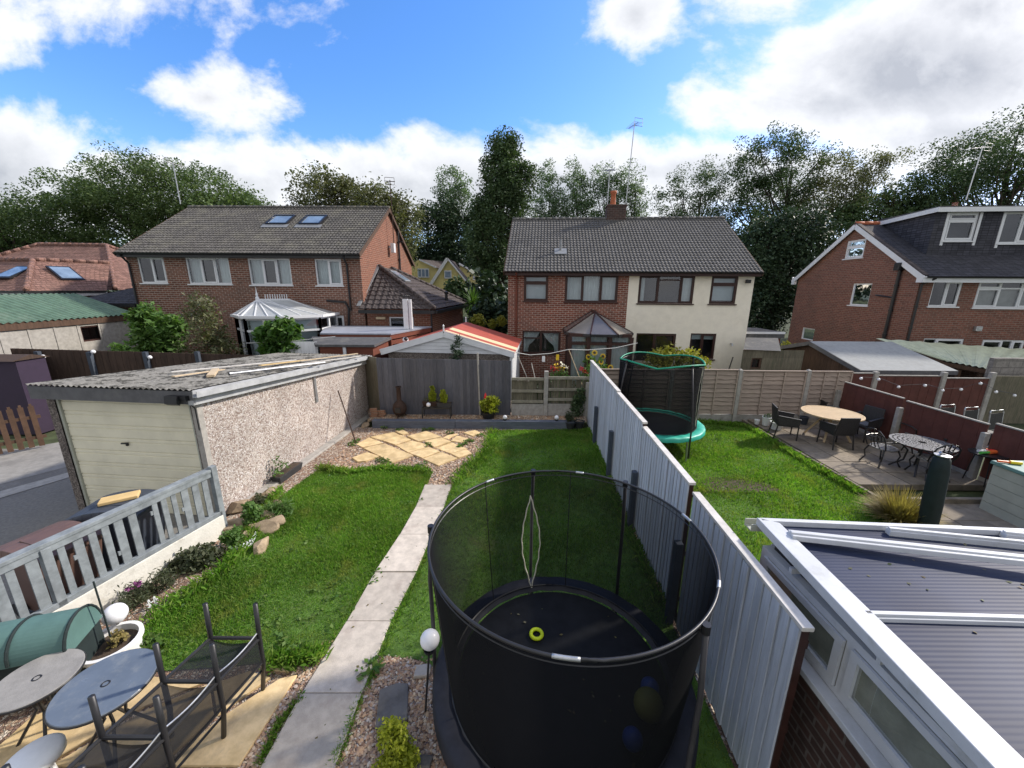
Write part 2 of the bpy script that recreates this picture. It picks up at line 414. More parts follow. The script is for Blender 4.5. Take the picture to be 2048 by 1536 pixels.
def tilemat(name, col, tw=0.15, th=0.235, var=0.3, moss=(0.12, 0.12, 0.06), moss_amt=0.5, mscale=1.2, rough=0.85):
    mt, nt, b = newmat(name)
    tc = nd(nt, 'ShaderNodeTexCoord')
    br = nd(nt, 'ShaderNodeTexBrick', {'Vector': tc.outputs['UV'], 'Color1': c4([x * (1 - var) for x in col]), 'Color2': c4([x * (1 + var) for x in col]),
            'Mortar': c4([x * 0.35 for x in col]), 'Scale': 1.0, 'Mortar Size': 0.012, 'Mortar Smooth': 0.3, 'Brick Width': tw, 'Row Height': th}, offset=0.0)
    n1 = nd(nt, 'ShaderNodeTexNoise', {'Vector': tc.outputs['Object'], 'Scale': 14.0, 'Detail': 6.0, 'Roughness': 0.7})
    k = nd(nt, 'ShaderNodeMapRange', {0: n1.outputs[0], 1: 0.25, 2: 0.75, 3: 0.7, 4: 1.3}).outputs[0]
    c = mixc(nt, 1.0, br.outputs[0], nd(nt, 'ShaderNodeCombineXYZ', {0: k, 1: k, 2: k}).outputs[0], 'MULTIPLY')
    n2 = nd(nt, 'ShaderNodeTexNoise', {'Vector': tc.outputs['Object'], 'Scale': mscale, 'Detail': 9.0, 'Roughness': 0.72})
    c = mixc(nt, mth(nt, 'MULTIPLY', smooth(nt, n2.outputs[0], 0.45, 0.7), moss_amt), c, moss)
    setin(nt, b, 'Base Color', c); b.inputs['Roughness'].default_value = rough; b.inputs['Specular IOR Level'].default_value = 0.3
    setin(nt, b, 'Normal', nd(nt, 'ShaderNodeBump', {'Strength': 0.3, 'Distance': 0.01, 'Height': n1.outputs[0]}).outputs[0])
    return mt

M = {}
M['brick_left'] = brick('brick_brown', (0.215, 0.09, 0.06), (0.13, 0.058, 0.042), (0.36, 0.295, 0.245))
M['brick_mid'] = brick('brick_red', (0.255, 0.084, 0.054), (0.155, 0.054, 0.039), (0.41, 0.33, 0.27))
M['brick_right'] = brick('brick_russet', (0.225, 0.092, 0.064), (0.15, 0.066, 0.048), (0.225, 0.165, 0.135))
M['brick_orange'] = brick('brick_orange', (0.24, 0.088, 0.054), (0.185, 0.068, 0.044), (0.31, 0.215, 0.16))
M['brick_pale'] = brick('brick_weathered', (0.30, 0.16, 0.10), (0.22, 0.11, 0.07), (0.30, 0.26, 0.2))
M['brick_dark'] = brick('brick_dark_shaded', (0.095, 0.052, 0.043), (0.06, 0.038, 0.034), (0.13, 0.11, 0.10))  # dark chimney brick; shade put into the colour for the conservatory walls
M['cream'] = basic('cream_render', (0.87, 0.80, 0.67), 0.9, 0.05, 3.0, bump=0.5, bs_=90, stain=(0.68, 0.61, 0.48), stain_amt=0.35)
M['yellow_render'] = basic('yellow_render', (0.70, 0.60, 0.26), 0.9, 0.06)
M['room_shade'] = basic('room_shade', (0.022, 0.022, 0.024), 0.9, 0.3)  # shade of unlit rooms put into a near-black colour behind the windows
M['upvc'] = basic('white_plastic', (0.70, 0.71, 0.73), 0.4, 0.04, 4, spec=0.5, stain=(0.55, 0.56, 0.55), stain_amt=0.3)
M['brown_frame'] = basic('brown_frame', (0.045, 0.018, 0.014), 0.45, 0.2, 10)
M['upvc_dirty'] = basic('weathered_white_plastic', (0.56, 0.575, 0.60), 0.45, 0.07, 3, spec=0.4, stain=(0.33, 0.34, 0.30), stain_amt=0.55, sscale=3.5, slo=0.52, shi=0.75)
M['white_paint'] = basic('white_paint', (0.80, 0.80, 0.79), 0.55, 0.06, 5, stain=(0.5, 0.5, 0.47), stain_amt=0.4)
M['glass'] = glassmat('window_glass', base=0.055, fres=0.8)
M['glass_soft'] = glassmat('window_glass_clear', base=0.08, fres=0.2)
M['sky_glass'] = basic('sky_reflection_glass', (0.20, 0.27, 0.36), 0.10, 0.25, 1.5, spec=1.0)  # sky reflection painted into the blue-grey base colour
M['net_curtain'] = basic('curtain_fabric', (0.62, 0.66, 0.64), 0.9, 0.08, 3)
M['blind'] = basic('pale_blind', (0.55, 0.60, 0.60), 0.8, 0.05, 3)
M['blind_dark'] = basic('slatted_blind', (0.30, 0.30, 0.27), 0.7, 0.15, 4)
M['tile_grey'] = tilemat('roof_tile_grey', (0.115, 0.108, 0.10), moss=(0.195, 0.185, 0.145), moss_amt=0.55)
M['tile_mid'] = tilemat('roof_tile_weathered', (0.135, 0.13, 0.126), moss=(0.075, 0.072, 0.067), moss_amt=0.5, mscale=2.0)
M['tile_dark'] = tilemat('roof_tile_dark', (0.085, 0.070, 0.068), moss=(0.11, 0.09, 0.085), moss_amt=0.3)
M['slate'] = tilemat('roof_slate', (0.055, 0.055, 0.068), tw=0.25, th=0.1, moss=(0.08, 0.08, 0.09), moss_amt=0.35)
M['tile_red'] = tilemat('roof_tile_terracotta', (0.25, 0.14, 0.112), tw=0.165, th=0.1, moss=(0.19, 0.12, 0.10), moss_amt=0.5)
M['black_plastic'] = basic('black_plastic', (0.018, 0.018, 0.02), 0.4, 0.2)
M['black_metal'] = basic('black_metal', (0.02, 0.02, 0.022), 0.4, 0.2, spec=0.5)
M['galv'] = basic('galvanised_steel', (0.45, 0.46, 0.47), 0.4, 0.2, 12, metal=0.7)
M['lead'] = basic('lead_flashing', (0.24, 0.25, 0.265), 0.6, 0.15, 8)
M['red_plastic'] = basic('terracotta_pot', (0.42, 0.12, 0.05), 0.7, 0.15)
M['concrete'] = basic('concrete', (0.36, 0.34, 0.31), 0.9, 0.18, 8, bump=0.3, stain=(0.2, 0.19, 0.16), stain_amt=0.5)
M['slab'] = basic('path_slab', (0.50, 0.445, 0.38), 0.9, 0.15, 9, bump=0.35, bs_=120, stain=(0.36, 0.30, 0.255), stain_amt=0.6, island=0.24, sscale=2.6)
M['tan_flag'] = basic('tan_flagstone', (0.58, 0.42, 0.21), 0.88, 0.13, 5, col2=(0.68, 0.51, 0.28), bump=0.35, bs_=26, stain=(0.34, 0.26, 0.17), stain_amt=0.5, island=0.10, sscale=3)
M['patio_flag'] = basic('patio_flagstone', (0.215, 0.178, 0.135), 0.9, 0.15, 7, bump=0.3, stain=(0.10, 0.082, 0.058), stain_amt=0.75, island=0.25)
M['asphalt'] = basic('asphalt', (0.195, 0.185, 0.17), 0.92, 0.2, 20, bump=0.4, bs_=200, stain=(0.13, 0.123, 0.115), stain_amt=0.6, sscale=0.8)
M['drive'] = basic('concrete_drive', (0.26, 0.25, 0.235), 0.92, 0.15, 6, bump=0.3, stain=(0.15, 0.145, 0.14), stain_amt=0.6)
M['soil'] = basic('soil', (0.07, 0.05, 0.035), 0.95, 0.4, 14, bump=0.8)
M['earth'] = basic('earth_ground', (0.055, 0.07, 0.03), 0.95, 0.4, 3, bump=0.5)
M['grass_base'] = basic('turf', (0.085, 0.160, 0.028), 0.95, 0.35, 5, bump=0.8, bs_=80, stain=(0.13, 0.12, 0.045), stain_amt=0.5)
M['gravel'] = pebble('gravel', [(0.48, 0.34, 0.24), (0.30, 0.19, 0.14), (0.60, 0.50, 0.39), (0.40, 0.25, 0.17), (0.24, 0.16, 0.13), (0.68, 0.60, 0.51)], 34)
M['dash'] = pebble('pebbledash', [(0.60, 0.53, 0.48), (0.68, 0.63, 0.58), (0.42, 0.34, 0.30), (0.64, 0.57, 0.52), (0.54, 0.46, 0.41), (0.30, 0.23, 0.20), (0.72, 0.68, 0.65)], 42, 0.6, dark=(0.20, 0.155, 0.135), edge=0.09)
M['dash_dark'] = pebble('pebbledash_grey_shaded', [(0.20, 0.17, 0.15), (0.30, 0.26, 0.23), (0.13, 0.11, 0.10), (0.24, 0.20, 0.17)], 40, 0.8)  # shade put into the near garage's front dash; grey on the red-roofed one
M['garage_door'] = basic('cream_door_paint', (0.76, 0.715, 0.55), 0.5, 0.07, 2, stain=(0.58, 0.54, 0.41), stain_amt=0.35)
M['fascia_grey'] = basic('grey_fascia', (0.11, 0.11, 0.115), 0.75, 0.2, 6, stain=(0.2, 0.2, 0.19), stain_amt=0.4)
M['asbestos'] = basic('cement_sheet', (0.19, 0.183, 0.165), 0.95, 0.3, 12, bump=0.6, stain=(0.045, 0.043, 0.036), stain_amt=0.95, sscale=3.2, slo=0.49, shi=0.57)
M['slat_blue'] = basic('blue_grey_paint', (0.225, 0.25, 0.265), 0.75, 0.25, 6, stain=(0.12, 0.14, 0.15), stain_amt=0.6, sscale=4)
M['fence_white'] = basic('pale_fence_paint', (0.54, 0.58, 0.65), 0.75, 0.12, 3, island=0.10, stain=(0.30, 0.31, 0.33), stain_amt=0.6, stretch=(9, 9, 0.5), bump=0.4, bs_=9)
M['fence_cap'] = basic('bare_cap_rail', (0.60, 0.57, 0.53), 0.8, 0.15, 8, stain=(0.3, 0.26, 0.22), stain_amt=0.5)
M['post_blue'] = basic('dark_blue_grey_paint', (0.055, 0.068, 0.09), 0.7, 0.2, 6)
M['fence_grey'] = basic('grey_stained_board', (0.105, 0.105, 0.122), 0.85, 0.2, 7, island=0.22, stretch=(5, 5, 0.6), stain=(0.16, 0.15, 0.15), stain_amt=0.4)
M['rail_olive'] = basic('weathered_rail', (0.27, 0.25, 0.195), 0.9, 0.25, 7, stain=(0.14, 0.13, 0.09), stain_amt=0.5)
M['fence_olive'] = basic('weathered_board', (0.135, 0.12, 0.085), 0.9, 0.3, 7, island=0.25, stretch=(5, 5, 0.6), stain=(0.07, 0.075, 0.045), stain_amt=0.6)
M['fence_lap'] = basic('weathered_lap_board', (0.36, 0.285, 0.235), 0.9, 0.22, 5, island=0.14, stretch=(0.8, 4, 5), stain=(0.23, 0.18, 0.15), stain_amt=0.6, sscale=2.5)
M['fence_red'] = basic('red_brown_panel', (0.105, 0.036, 0.028), 0.8, 0.2, 3, stain=(0.145, 0.06, 0.05), stain_amt=0.4)
M['fence_brown'] = basic('dark_brown_board', (0.060, 0.038, 0.028), 0.85, 0.25, 5, island=0.15, stretch=(4, 4, 0.7))
M['picket_brown'] = basic('brown_picket', (0.095, 0.055, 0.035), 0.85, 0.25, 5, island=0.15)
M['sleeper_top'] = basic('painted_sleeper', (0.105, 0.12, 0.155), 0.6, 0.25, 8, stretch=(0.5, 4, 4), stain=(0.18, 0.2, 0.235), stain_amt=0.6)
M['timber_red'] = basic('red_brown_timber', (0.16, 0.05, 0.03), 0.8, 0.2, 6, stretch=(0.6, 4, 4))
M['timber_dark'] = basic('dark_timber', (0.085, 0.05, 0.033), 0.85, 0.3, 5, stretch=(4, 4, 0.6), island=0.2)
M['timber_pale'] = basic('pale_timber', (0.55, 0.43, 0.28), 0.8, 0.15, 8)
M['timber_table'] = basic('teak_top', (0.52, 0.38, 0.22), 0.6, 0.15, 6, stretch=(1, 6, 1))
M['felt_grey'] = basic('roofing_felt_grey', (0.30, 0.31, 0.31), 0.9, 0.10, 8, stain=(0.22, 0.22, 0.22), stain_amt=0.5)
M['felt_dark'] = basic('roofing_felt_dark', (0.085, 0.085, 0.088), 0.9, 0.2, 8, stain=(0.17, 0.165, 0.15), stain_amt=0.6, sscale=2)
M['felt_blue'] = basic('grey_blue_sheet', (0.28, 0.30, 0.35), 0.6, 0.12, 6, stain=(0.18, 0.19, 0.22), stain_amt=0.5)
M['sheet_green'] = basic('pale_green_sheet', (0.52, 0.56, 0.42), 0.6, 0.12, 4, stain=(0.36, 0.40, 0.29), stain_amt=0.6)
M['sheet_dkgreen'] = basic('green_sheet', (0.10, 0.17, 0.12), 0.6, 0.2, 4, stain=(0.2, 0.26, 0.2), stain_amt=0.5)
M['roof_red'] = basic('red_sheet', (0.40, 0.085, 0.055), 0.55, 0.08, 3, stain=(0.40, 0.075, 0.045), stain_amt=0.4)
M['roof_stripe'] = basic('cream_stripe', (0.66, 0.55, 0.33), 0.6, 0.06, 3)
M['tram_black'] = basic('black_trampoline_fabric', (0.010, 0.011, 0.014), 0.7, 0.25, 10, spec=0.2, stain=(0.018, 0.02, 0.024), stain_amt=0.5)
M['tram_pad'] = basic('black_pad', (0.020, 0.021, 0.028), 0.6, 0.25, 8, spec=0.3)
M['net'] = netmat('safety_net', (0.008, 0.0085, 0.010), 0.535)
M['net2'] = netmat('safety_net_dense', (0.010, 0.011, 0.013), 0.58)
M['tram_green'] = basic('turquoise_pad', (0.03, 0.40, 0.30), 0.45, 0.12, 5, spec=0.5)
M['trim_green'] = basic('green_trim', (0.01, 0.26, 0.15), 0.5, 0.1)
M['cream_tape'] = basic('cream_tape', (0.55, 0.52, 0.42), 0.7, 0.1)
M['lime'] = basic('lime_plastic', (0.62, 0.75, 0.02), 0.4, 0.05)
M['blue_ball'] = basic('blue_plastic', (0.02, 0.07, 0.30), 0.35, 0.08)
M['olive_ball'] = basic('olive_plastic', (0.20, 0.20, 0.04), 0.5, 0.1)
M['globe'] = basic('frosted_globe', (0.85, 0.85, 0.88), 0.3, 0.03)
M['mesh_seat'] = netmat('sling_mesh', (0.02, 0.021, 0.024), 0.75)
M['table_glass'] = basic('frosted_glass_top', (0.12, 0.145, 0.18), 0.25, 0.12, 3, spec=0.5, stain=(0.22, 0.235, 0.24), stain_amt=0.5, sscale=5)
M['rattan'] = basic('dark_rattan', (0.03, 0.028, 0.028), 0.55, 0.3, 30, bump=0.6, bs_=120)
M['cushion'] = basic('grey_cushion', (0.14, 0.14, 0.15), 0.85, 0.12)
M['cast'] = basic('black_cast_metal', (0.022, 0.02, 0.02), 0.38, 0.2, spec=0.5)
M['cast_top'] = basic('grey_cast_metal', (0.20, 0.20, 0.20), 0.4, 0.25, 20, metal=0.3)
M['green_canvas'] = basic('dark_green_canvas', (0.016, 0.026, 0.026), 0.8, 0.2, 8)
M['green_cover'] = basic('green_cover_fabric', (0.085, 0.165, 0.15), 0.7, 0.12, 4)
M['box_cream'] = basic('cream_resin', (0.42, 0.43, 0.36), 0.6, 0.08, 4)
M['box_lid'] = basic('green_resin', (0.13, 0.24, 0.21), 0.55, 0.1, 4)
M['bin_blue'] = basic('dark_blue_bin_plastic', (0.045, 0.055, 0.075), 0.4, 0.12, 4)
M['bin_brown'] = basic('brown_bin_plastic', (0.13, 0.075, 0.06), 0.5, 0.12, 4, stain=(0.2, 0.14, 0.12), stain_amt=0.3)
M['foam'] = basic('yellow_foam', (0.60, 0.43, 0.20), 0.85, 0.1, 6)
M['stone'] = basic('rockery_stone', (0.33, 0.25, 0.165), 0.9, 0.35, 5, bump=0.8, bs_=18, stain=(0.14, 0.11, 0.085), stain_amt=0.6, sscale=3, island=0.25)
M['stone_grey'] = basic('grey_slate_stone', (0.14, 0.13, 0.12), 0.85, 0.3, 5, bump=0.6, bs_=20)
M['wall_white'] = basic('white_painted_wall', (0.70, 0.68, 0.61), 0.85, 0.08, 5, bump=0.5, bs_=30, stain=(0.36, 0.33, 0.27), stain_amt=0.5, sscale=3.0)
M['rust'] = basic('rusty_iron', (0.048, 0.026, 0.018), 0.8, 0.3, 10, bump=0.3)
M['dark_pot'] = basic('dark_planter', (0.035, 0.037, 0.04), 0.6, 0.2)
M['purple'] = basic('purple_reflection', (0.035, 0.022, 0.045), 0.7, 0.1)  # purple of a window reflection, painted on a stand-in box
M['laundry'] = basic('white_cotton', (0.80, 0.80, 0.80), 0.9, 0.04)
M['red_toy'] = basic('red_plastic', (0.70, 0.03, 0.03), 0.45, 0.05)
M['orange_toy'] = basic('orange_plastic', (0.85, 0.16, 0.04), 0.45, 0.05)
M['yellow_toy'] = basic('yellow_plastic', (0.80, 0.62, 0.03), 0.45, 0.05)
M['green_toy'] = basic('bright_green_plastic', (0.10, 0.45, 0.08), 0.45, 0.05)
M['rope'] = basic('washing_line', (0.65, 0.64, 0.6), 0.8, 0.05)
M['bark'] = basic('bark', (0.065, 0.052, 0.04), 0.95, 0.4, 8, bump=0.8, bs_=20)
M['grass'] = leafmat('grass_blades', [(0.076, 0.165, 0.020), (0.110, 0.245, 0.030), (0.155, 0.305, 0.042), (0.24, 0.32, 0.08), (0.095, 0.22, 0.030)], 0.42, 0.6, 0.9, 0.32, dry=(0.30, 0.30, 0.085))
M['weed'] = leafmat('weed_leaf', [(0.05, 0.12, 0.02), (0.09, 0.17, 0.03), (0.14, 0.2, 0.05)], 0.3, 0.6)
M['dry_grass'] = leafmat('straw_grass', [(0.25, 0.19, 0.07), (0.38, 0.30, 0.12), (0.2, 0.17, 0.06)], 0.3, 0.7)
M['leaf_beech'] = leafmat('leaf_beech', [(0.063, 0.104, 0.043), (0.100, 0.155, 0.061), (0.155, 0.202, 0.087)], 0.25, patch=0.35)
M['leaf_dark'] = leafmat('leaf_dark', [(0.041, 0.077, 0.039), (0.067, 0.110, 0.052), (0.105, 0.147, 0.067)], 0.22, patch=0.4)
M['leaf_conifer'] = leafmat('leaf_conifer', [(0.022, 0.045, 0.028), (0.040, 0.069, 0.039), (0.059, 0.092, 0.051)], 0.12, patch=0.5)
M['leaf_poplar'] = leafmat('leaf_poplar', [(0.079, 0.123, 0.080), (0.113, 0.174, 0.102), (0.168, 0.226, 0.142)], 0.3, patch=0.4)
M['leaf_olive'] = leafmat('leaf_olive', [(0.084, 0.099, 0.055), (0.131, 0.142, 0.071), (0.191, 0.186, 0.106)], 0.28, patch=0.4)
M['leaf_light'] = leafmat('leaf_light', [(0.069, 0.138, 0.034), (0.103, 0.196, 0.052), (0.149, 0.241, 0.069)], 0.35, patch=1.5)
M['leaf_lush'] = leafmat('leaf_lush', [(0.040, 0.098, 0.023), (0.063, 0.138, 0.029), (0.092, 0.172, 0.034)], 0.3, patch=1.5)
M['leaf_grey'] = leafmat('leaf_greygreen', [(0.05, 0.065, 0.035), (0.08, 0.095, 0.055), (0.11, 0.12, 0.07)], 0.3, patch=1.5)
M['leaf_lime'] = leafmat('leaf_golden', [(0.20, 0.24, 0.02), (0.32, 0.36, 0.03), (0.42, 0.44, 0.05)], 0.3, patch=3)
M['leaf_yellow'] = leafmat('leaf_yellow', [(0.25, 0.24, 0.04), (0.42, 0.38, 0.07), (0.2, 0.24, 0.05)], 0.3, patch=2)
M['petal_yellow'] = basic('yellow_petal', (0.75, 0.50, 0.03), 0.7, 0.1)
M['petal_red'] = basic('red_petal', (0.55, 0.03, 0.04), 0.7, 0.1)
M['petal_purple'] = basic('purple_petal', (0.20, 0.05, 0.16), 0.7, 0.1)
M['petal_white'] = basic('pale_petal', (0.75, 0.7, 0.55), 0.7, 0.1)
def polymat():
    mt, nt, b = newmat('fluted_polycarbonate')
    tc = nd(nt, 'ShaderNodeTexCoord')
    wv = nd(nt, 'ShaderNodeTexWave', {'Vector': tc.outputs['Object'], 'Scale': 9.0, 'Distortion': 0.0}, bands_direction='Y', wave_type='BANDS', wave_profile='SIN')
    n1 = nd(nt, 'ShaderNodeTexNoise', {'Vector': tc.outputs['Object'], 'Scale': 2.0, 'Detail': 5.0})
    c = mixc(nt, smooth(nt, n1.outputs[0], 0.3, 0.7), (0.018, 0.025, 0.056), (0.030, 0.040, 0.080))
    c = mixc(nt, mth(nt, 'MULTIPLY', wv.outputs[1], 0.06), c, (0.07, 0.085, 0.13))
    setin(nt, b, 'Base Color', c); b.inputs['Roughness'].default_value = 0.5; b.inputs['Specular IOR Level'].default_value = 0.12
    setin(nt, b, 'Normal', nd(nt, 'ShaderNodeBump', {'Strength': 0.08, 'Distance': 0.01, 'Height': wv.outputs[1]}).outputs[0])
    return mt
M['poly'] = polymat()
# ------------------------------------------------------------------ the ground
def S01(t):
    t = np.clip(t, 0, 1); return t * t * (3 - 2 * t)
def T(x, y):
    x = np.asarray(x, float); y = np.asarray(y, float)
    return (0.7 * S01((y - 12.6) / 3.0) * S01((-x - 2.0) / 3.0) + 2.3 * S01((y - 25.0) / 24.0)) * 1.0
def structure(o):
    o['kind'] = 'structure'; return o
def stuff(o):
    o['kind'] = 'stuff'; return o
def terrain():
    ax = np.concatenate([-np.geomspace(900, 30, 14), np.linspace(-28, 28, 57), np.geomspace(30, 900, 14)])
    ay = np.concatenate([np.linspace(-60, -4, 8), np.linspace(-2, 52, 55), np.geomspace(55, 1400, 14)])
    X, Y = np.meshgrid(ax, ay); Z = T(X, Y) - 0.05
    vs = np.stack([X, Y, Z], -1).reshape(-1, 3); nx = len(ax)
    fs = [(j * nx + i, j * nx + i + 1, (j + 1) * nx + i + 1, (j + 1) * nx + i) for j in range(len(ay) - 1) for i in range(nx - 1)]
    mb = MB(); mb.add(vs, fs); structure(mb.build('ground', M['earth'], smooth=True))
terrain()
def g2(pts, z=0.0): return [tuple(G(u, v, z).xy) for u, v in pts]
def sheet(name, poly, z, mat):
    mb = MB(); mb.add([(p[0], p[1], z) for p in poly], [tuple(range(len(poly)))])
    a = sum(poly[i][0] * poly[(i + 1) % len(poly)][1] - poly[(i + 1) % len(poly)][0] * poly[i][1] for i in range(len(poly)))
    if a < 0: mb.f = [tuple(reversed(mb.f[0]))]
    return structure(mb.build(name, mat))
# white fence line (our garden's right edge)
def FX(y): return 2.07 + 0.0377 * (y - 2.21)
GX0 = -4.9
sheet('gravel', [(-5.6, 0.2), (FX(.2), 0.2), (FX(11.2), 11.2), (-4.85, 11.2), (-4.95, 9.5), (-5.4, 5.9)], 0.0, M['gravel'])
LAWN_L = g2([(640, 938), (590, 975), (545, 1010), (505, 1075), (475, 1110), (440, 1150), (380, 1195), (300, 1245), (250, 1300), (300, 1345), (450, 1335), (540, 1325), (615, 1318), (655, 1300), (700, 1240), (770, 1140), (838, 1010), (866, 944), (820, 946), (760, 938), (700, 946)])
_r = g2([(905, 975), (880, 1030), (828, 1150), (778, 1250), (750, 1310)])
LAWN_R = [tuple(G(905, 968).xy)] + _r + [(-1.05, 3.55), (-0.5, 3.3), (-.2, 2.2), (.6, 1.0), (FX(1.0) - .05, 1.0), (FX(11.1) - .05, 11.12)] + g2([(985, 862), (978, 895), (935, 942)])
sheet('lawn', LAWN_L, 0.012, M['grass_base'])
sheet('lawn', LAWN_R, 0.012, M['grass_base'])
# neighbour's garden on the right
LAWN_N = [(FX(2.5) + .08, 2.5), (FX(11.8) + .08, 11.85), (7.46, 11.85), (7.46, 9.0), (7.44, 7.0), (7.05, 6.3), (6.9, 5.0), (6.6, 2.5)]
sheet('lawn', LAWN_N, 0.012, M['grass_base'])
sheet('soil', [tuple(p) for p in g2([(1392, 965), (1420, 955), (1470, 958), (1520, 962), (1570, 985), (1575, 995), (1500, 988), (1440, 985), (1400, 990)])], 0.018, M['soil'])
# driveway on the left
sheet('driveway', [(-30, -1), (-5.75, -1), (-5.75, 6.3), (-5.6, 6.3), (-5.9, 9.0), (-8.5, 9.0), (-11.5, 9.4), (-30, 9.4)], 0.0, M['asphalt'])
sheet('path', g2([(-60, 985), (150, 930), (175, 875), (-60, 915)]), 0.006, M['drive'])
sheet('path', g2([(-60, 1000), (150, 942), (150, 952), (-60, 1015)]), 0.010, M['concrete'])
# stepping path of 900 x 600 slabs
def path_slabs():
    mb = MB()
    ys = [971, 1015.4, 1072, 1147, 1245.5, 1391]
    lefts = [(850, 971), (832, 1015.4), (800, 1072), (750, 1147), (694, 1245.5), (604, 1391)]
    rights = [(903, 971), (888, 1015.4), (864, 1072), (832, 1147), (782, 1245.5), (724, 1391)]
    L = [G(*p) for p in lefts]; Rr = [G(*p) for p in rights]
    L.append(G(525, 1536)); Rr.append(G(672, 1536)); L[-1] = L[-2] + (L[-1] - L[-2]).normalized() * .9; Rr[-1] = Rr[-2] + (Rr[-1] - Rr[-2]).normalized() * .9
    L.append(L[-1] + Vector((-.1, -.9, 0))); Rr.append(Rr[-1] + Vector((-.05, -.9, 0)))
    for i in range(len(L) - 1):
        g = 0.006
        a, b, c, d = L[i + 1], Rr[i + 1], Rr[i], L[i]
        h = 0.028 + 0.006 * ((i * 7) % 3)
        p = [a.lerp(d, g), b.lerp(c, g), c.lerp(b, g), d.lerp(a, g)]
        mb.prism([(q.x, q.y) for q in p], -0.04, h)
    structure(mb.build('path', M['slab'], bevel=0.006))
path_slabs()
# tan flag patio at the bottom of the garden
def zpx(x, y): return (700 + x * .26367, 680 + y * .26367)
FLAGS = [[(150, 742), (330, 702), (380, 727), (237, 767)], [(45, 800), (146, 747), (258, 790), (95, 822)], [(244, 770), (387, 729), (463, 765), (345, 805)],
         [(432, 740), (580, 700), (698, 745), (520, 780)], [(352, 808), (470, 769), (566, 792), (600, 818), (440, 860)], [(97, 827), (265, 793), (436, 865), (485, 884), (320, 942), (222, 888)],
         [(446, 866), (600, 822), (686, 855), (550, 906)], [(562, 777), (692, 750), (768, 780), (640, 823)], [(652, 827), (775, 783), (890, 830), (760, 868)],
         [(554, 910), (695, 858), (818, 905), (670, 962)], [(764, 872), (884, 838), (925, 870), (824, 902)], [(15, 905), (130, 862), (222, 892), (120, 930), (60, 935)],
         [(702, 750), (742, 727), (820, 717), (745, 757)], [(764, 772), (812, 732), (902, 757), (840, 785)], [(860, 712), (950, 692), (1000, 717), (930, 737)], [(342, 700), (402, 690), (450, 720), (402, 730)]]
def flags():
    mb = MB()
    for i, f in enumerate(FLAGS):
        p = [G(*zpx(*q)) for q in f]; c = sum(p, Vector()) / len(p)
        p = [c + (q - c) * 0.985 for q in p]
        mb.prism([(q.x, q.y) for q in p], -0.02, 0.03 + 0.007 * ((i * 5) % 4))
    structure(mb.build('patio', M['tan_flag'], bevel=0.006))
    mb = MB()
    for poly in ([(560, 1360), (596, 1352), (540, 1440), (478, 1536), (330, 1536), (440, 1440)], [(430, 1437), (320, 1536), (100, 1536), (300, 1420), (420, 1370)],
                 [(415, 1366), (290, 1416), (90, 1536), (-120, 1600), (60, 1440), (250, 1350)], [(542, 1358), (435, 1434), (425, 1372), (500, 1345)]):
        p = [G(*q) for q in poly]; c = sum(p, Vector()) / len(p)
        mb.prism([tuple((c + (q - c) * .99).xy) for q in p], -0.02, 0.028)
    p = [G(*q) for q in [(525, 1343), (560, 1316), (592, 1320), (578, 1347)]]
    mb.prism([tuple(q.xy) for q in p], -0.02, 0.03)
    structure(mb.build('patio', M['tan_flag'], bevel=0.006))
    # neighbour's raised patio and lower path
    mb = MB(); rnd = random.Random(3)
    x0, x1, y0, y1 = 7.55, 10.4, 5.6, 11.85
    for i in range(5):
        for j in range(11):
            xa, ya = x0 + i * .57, y0 + j * .57 + .28
            if ya > y1 - .1 or (ya < 6.6 and False): continue
            ya2 = min(ya + .555, y1); xa2 = min(xa + .555, x1)
            sh = .025 * (ya - 7.2) if ya > 7.2 else 0
            if ya < 7.1: continue
            mb.box(xa + sh, xa2 + sh, ya, ya2, -.02, .12 + rnd.uniform(-.006, .006))
    structure(mb.build('patio', M['patio_flag'], bevel=0.005))
    mb = MB(); mb.box(7.47, 7.54, 7.1, 11.85, -.05, .115); mb.box(7.54, 10.4, 7.0, 7.09, -.05, .115)
    structure(mb.build('kerb', M['patio_flag'], bevel=0.006))
    mb = MB()
    for i in range(6):
        for j in range(8):
            xa, ya = 7.1 + i * .6, 2.2 + j * .6
            mb.box(xa, xa + .588, ya, ya + .588, -.02, .03 + rnd.uniform(-.004, .004))
    structure(mb.build('path', M['patio_flag'], bevel=0.005))
flags()

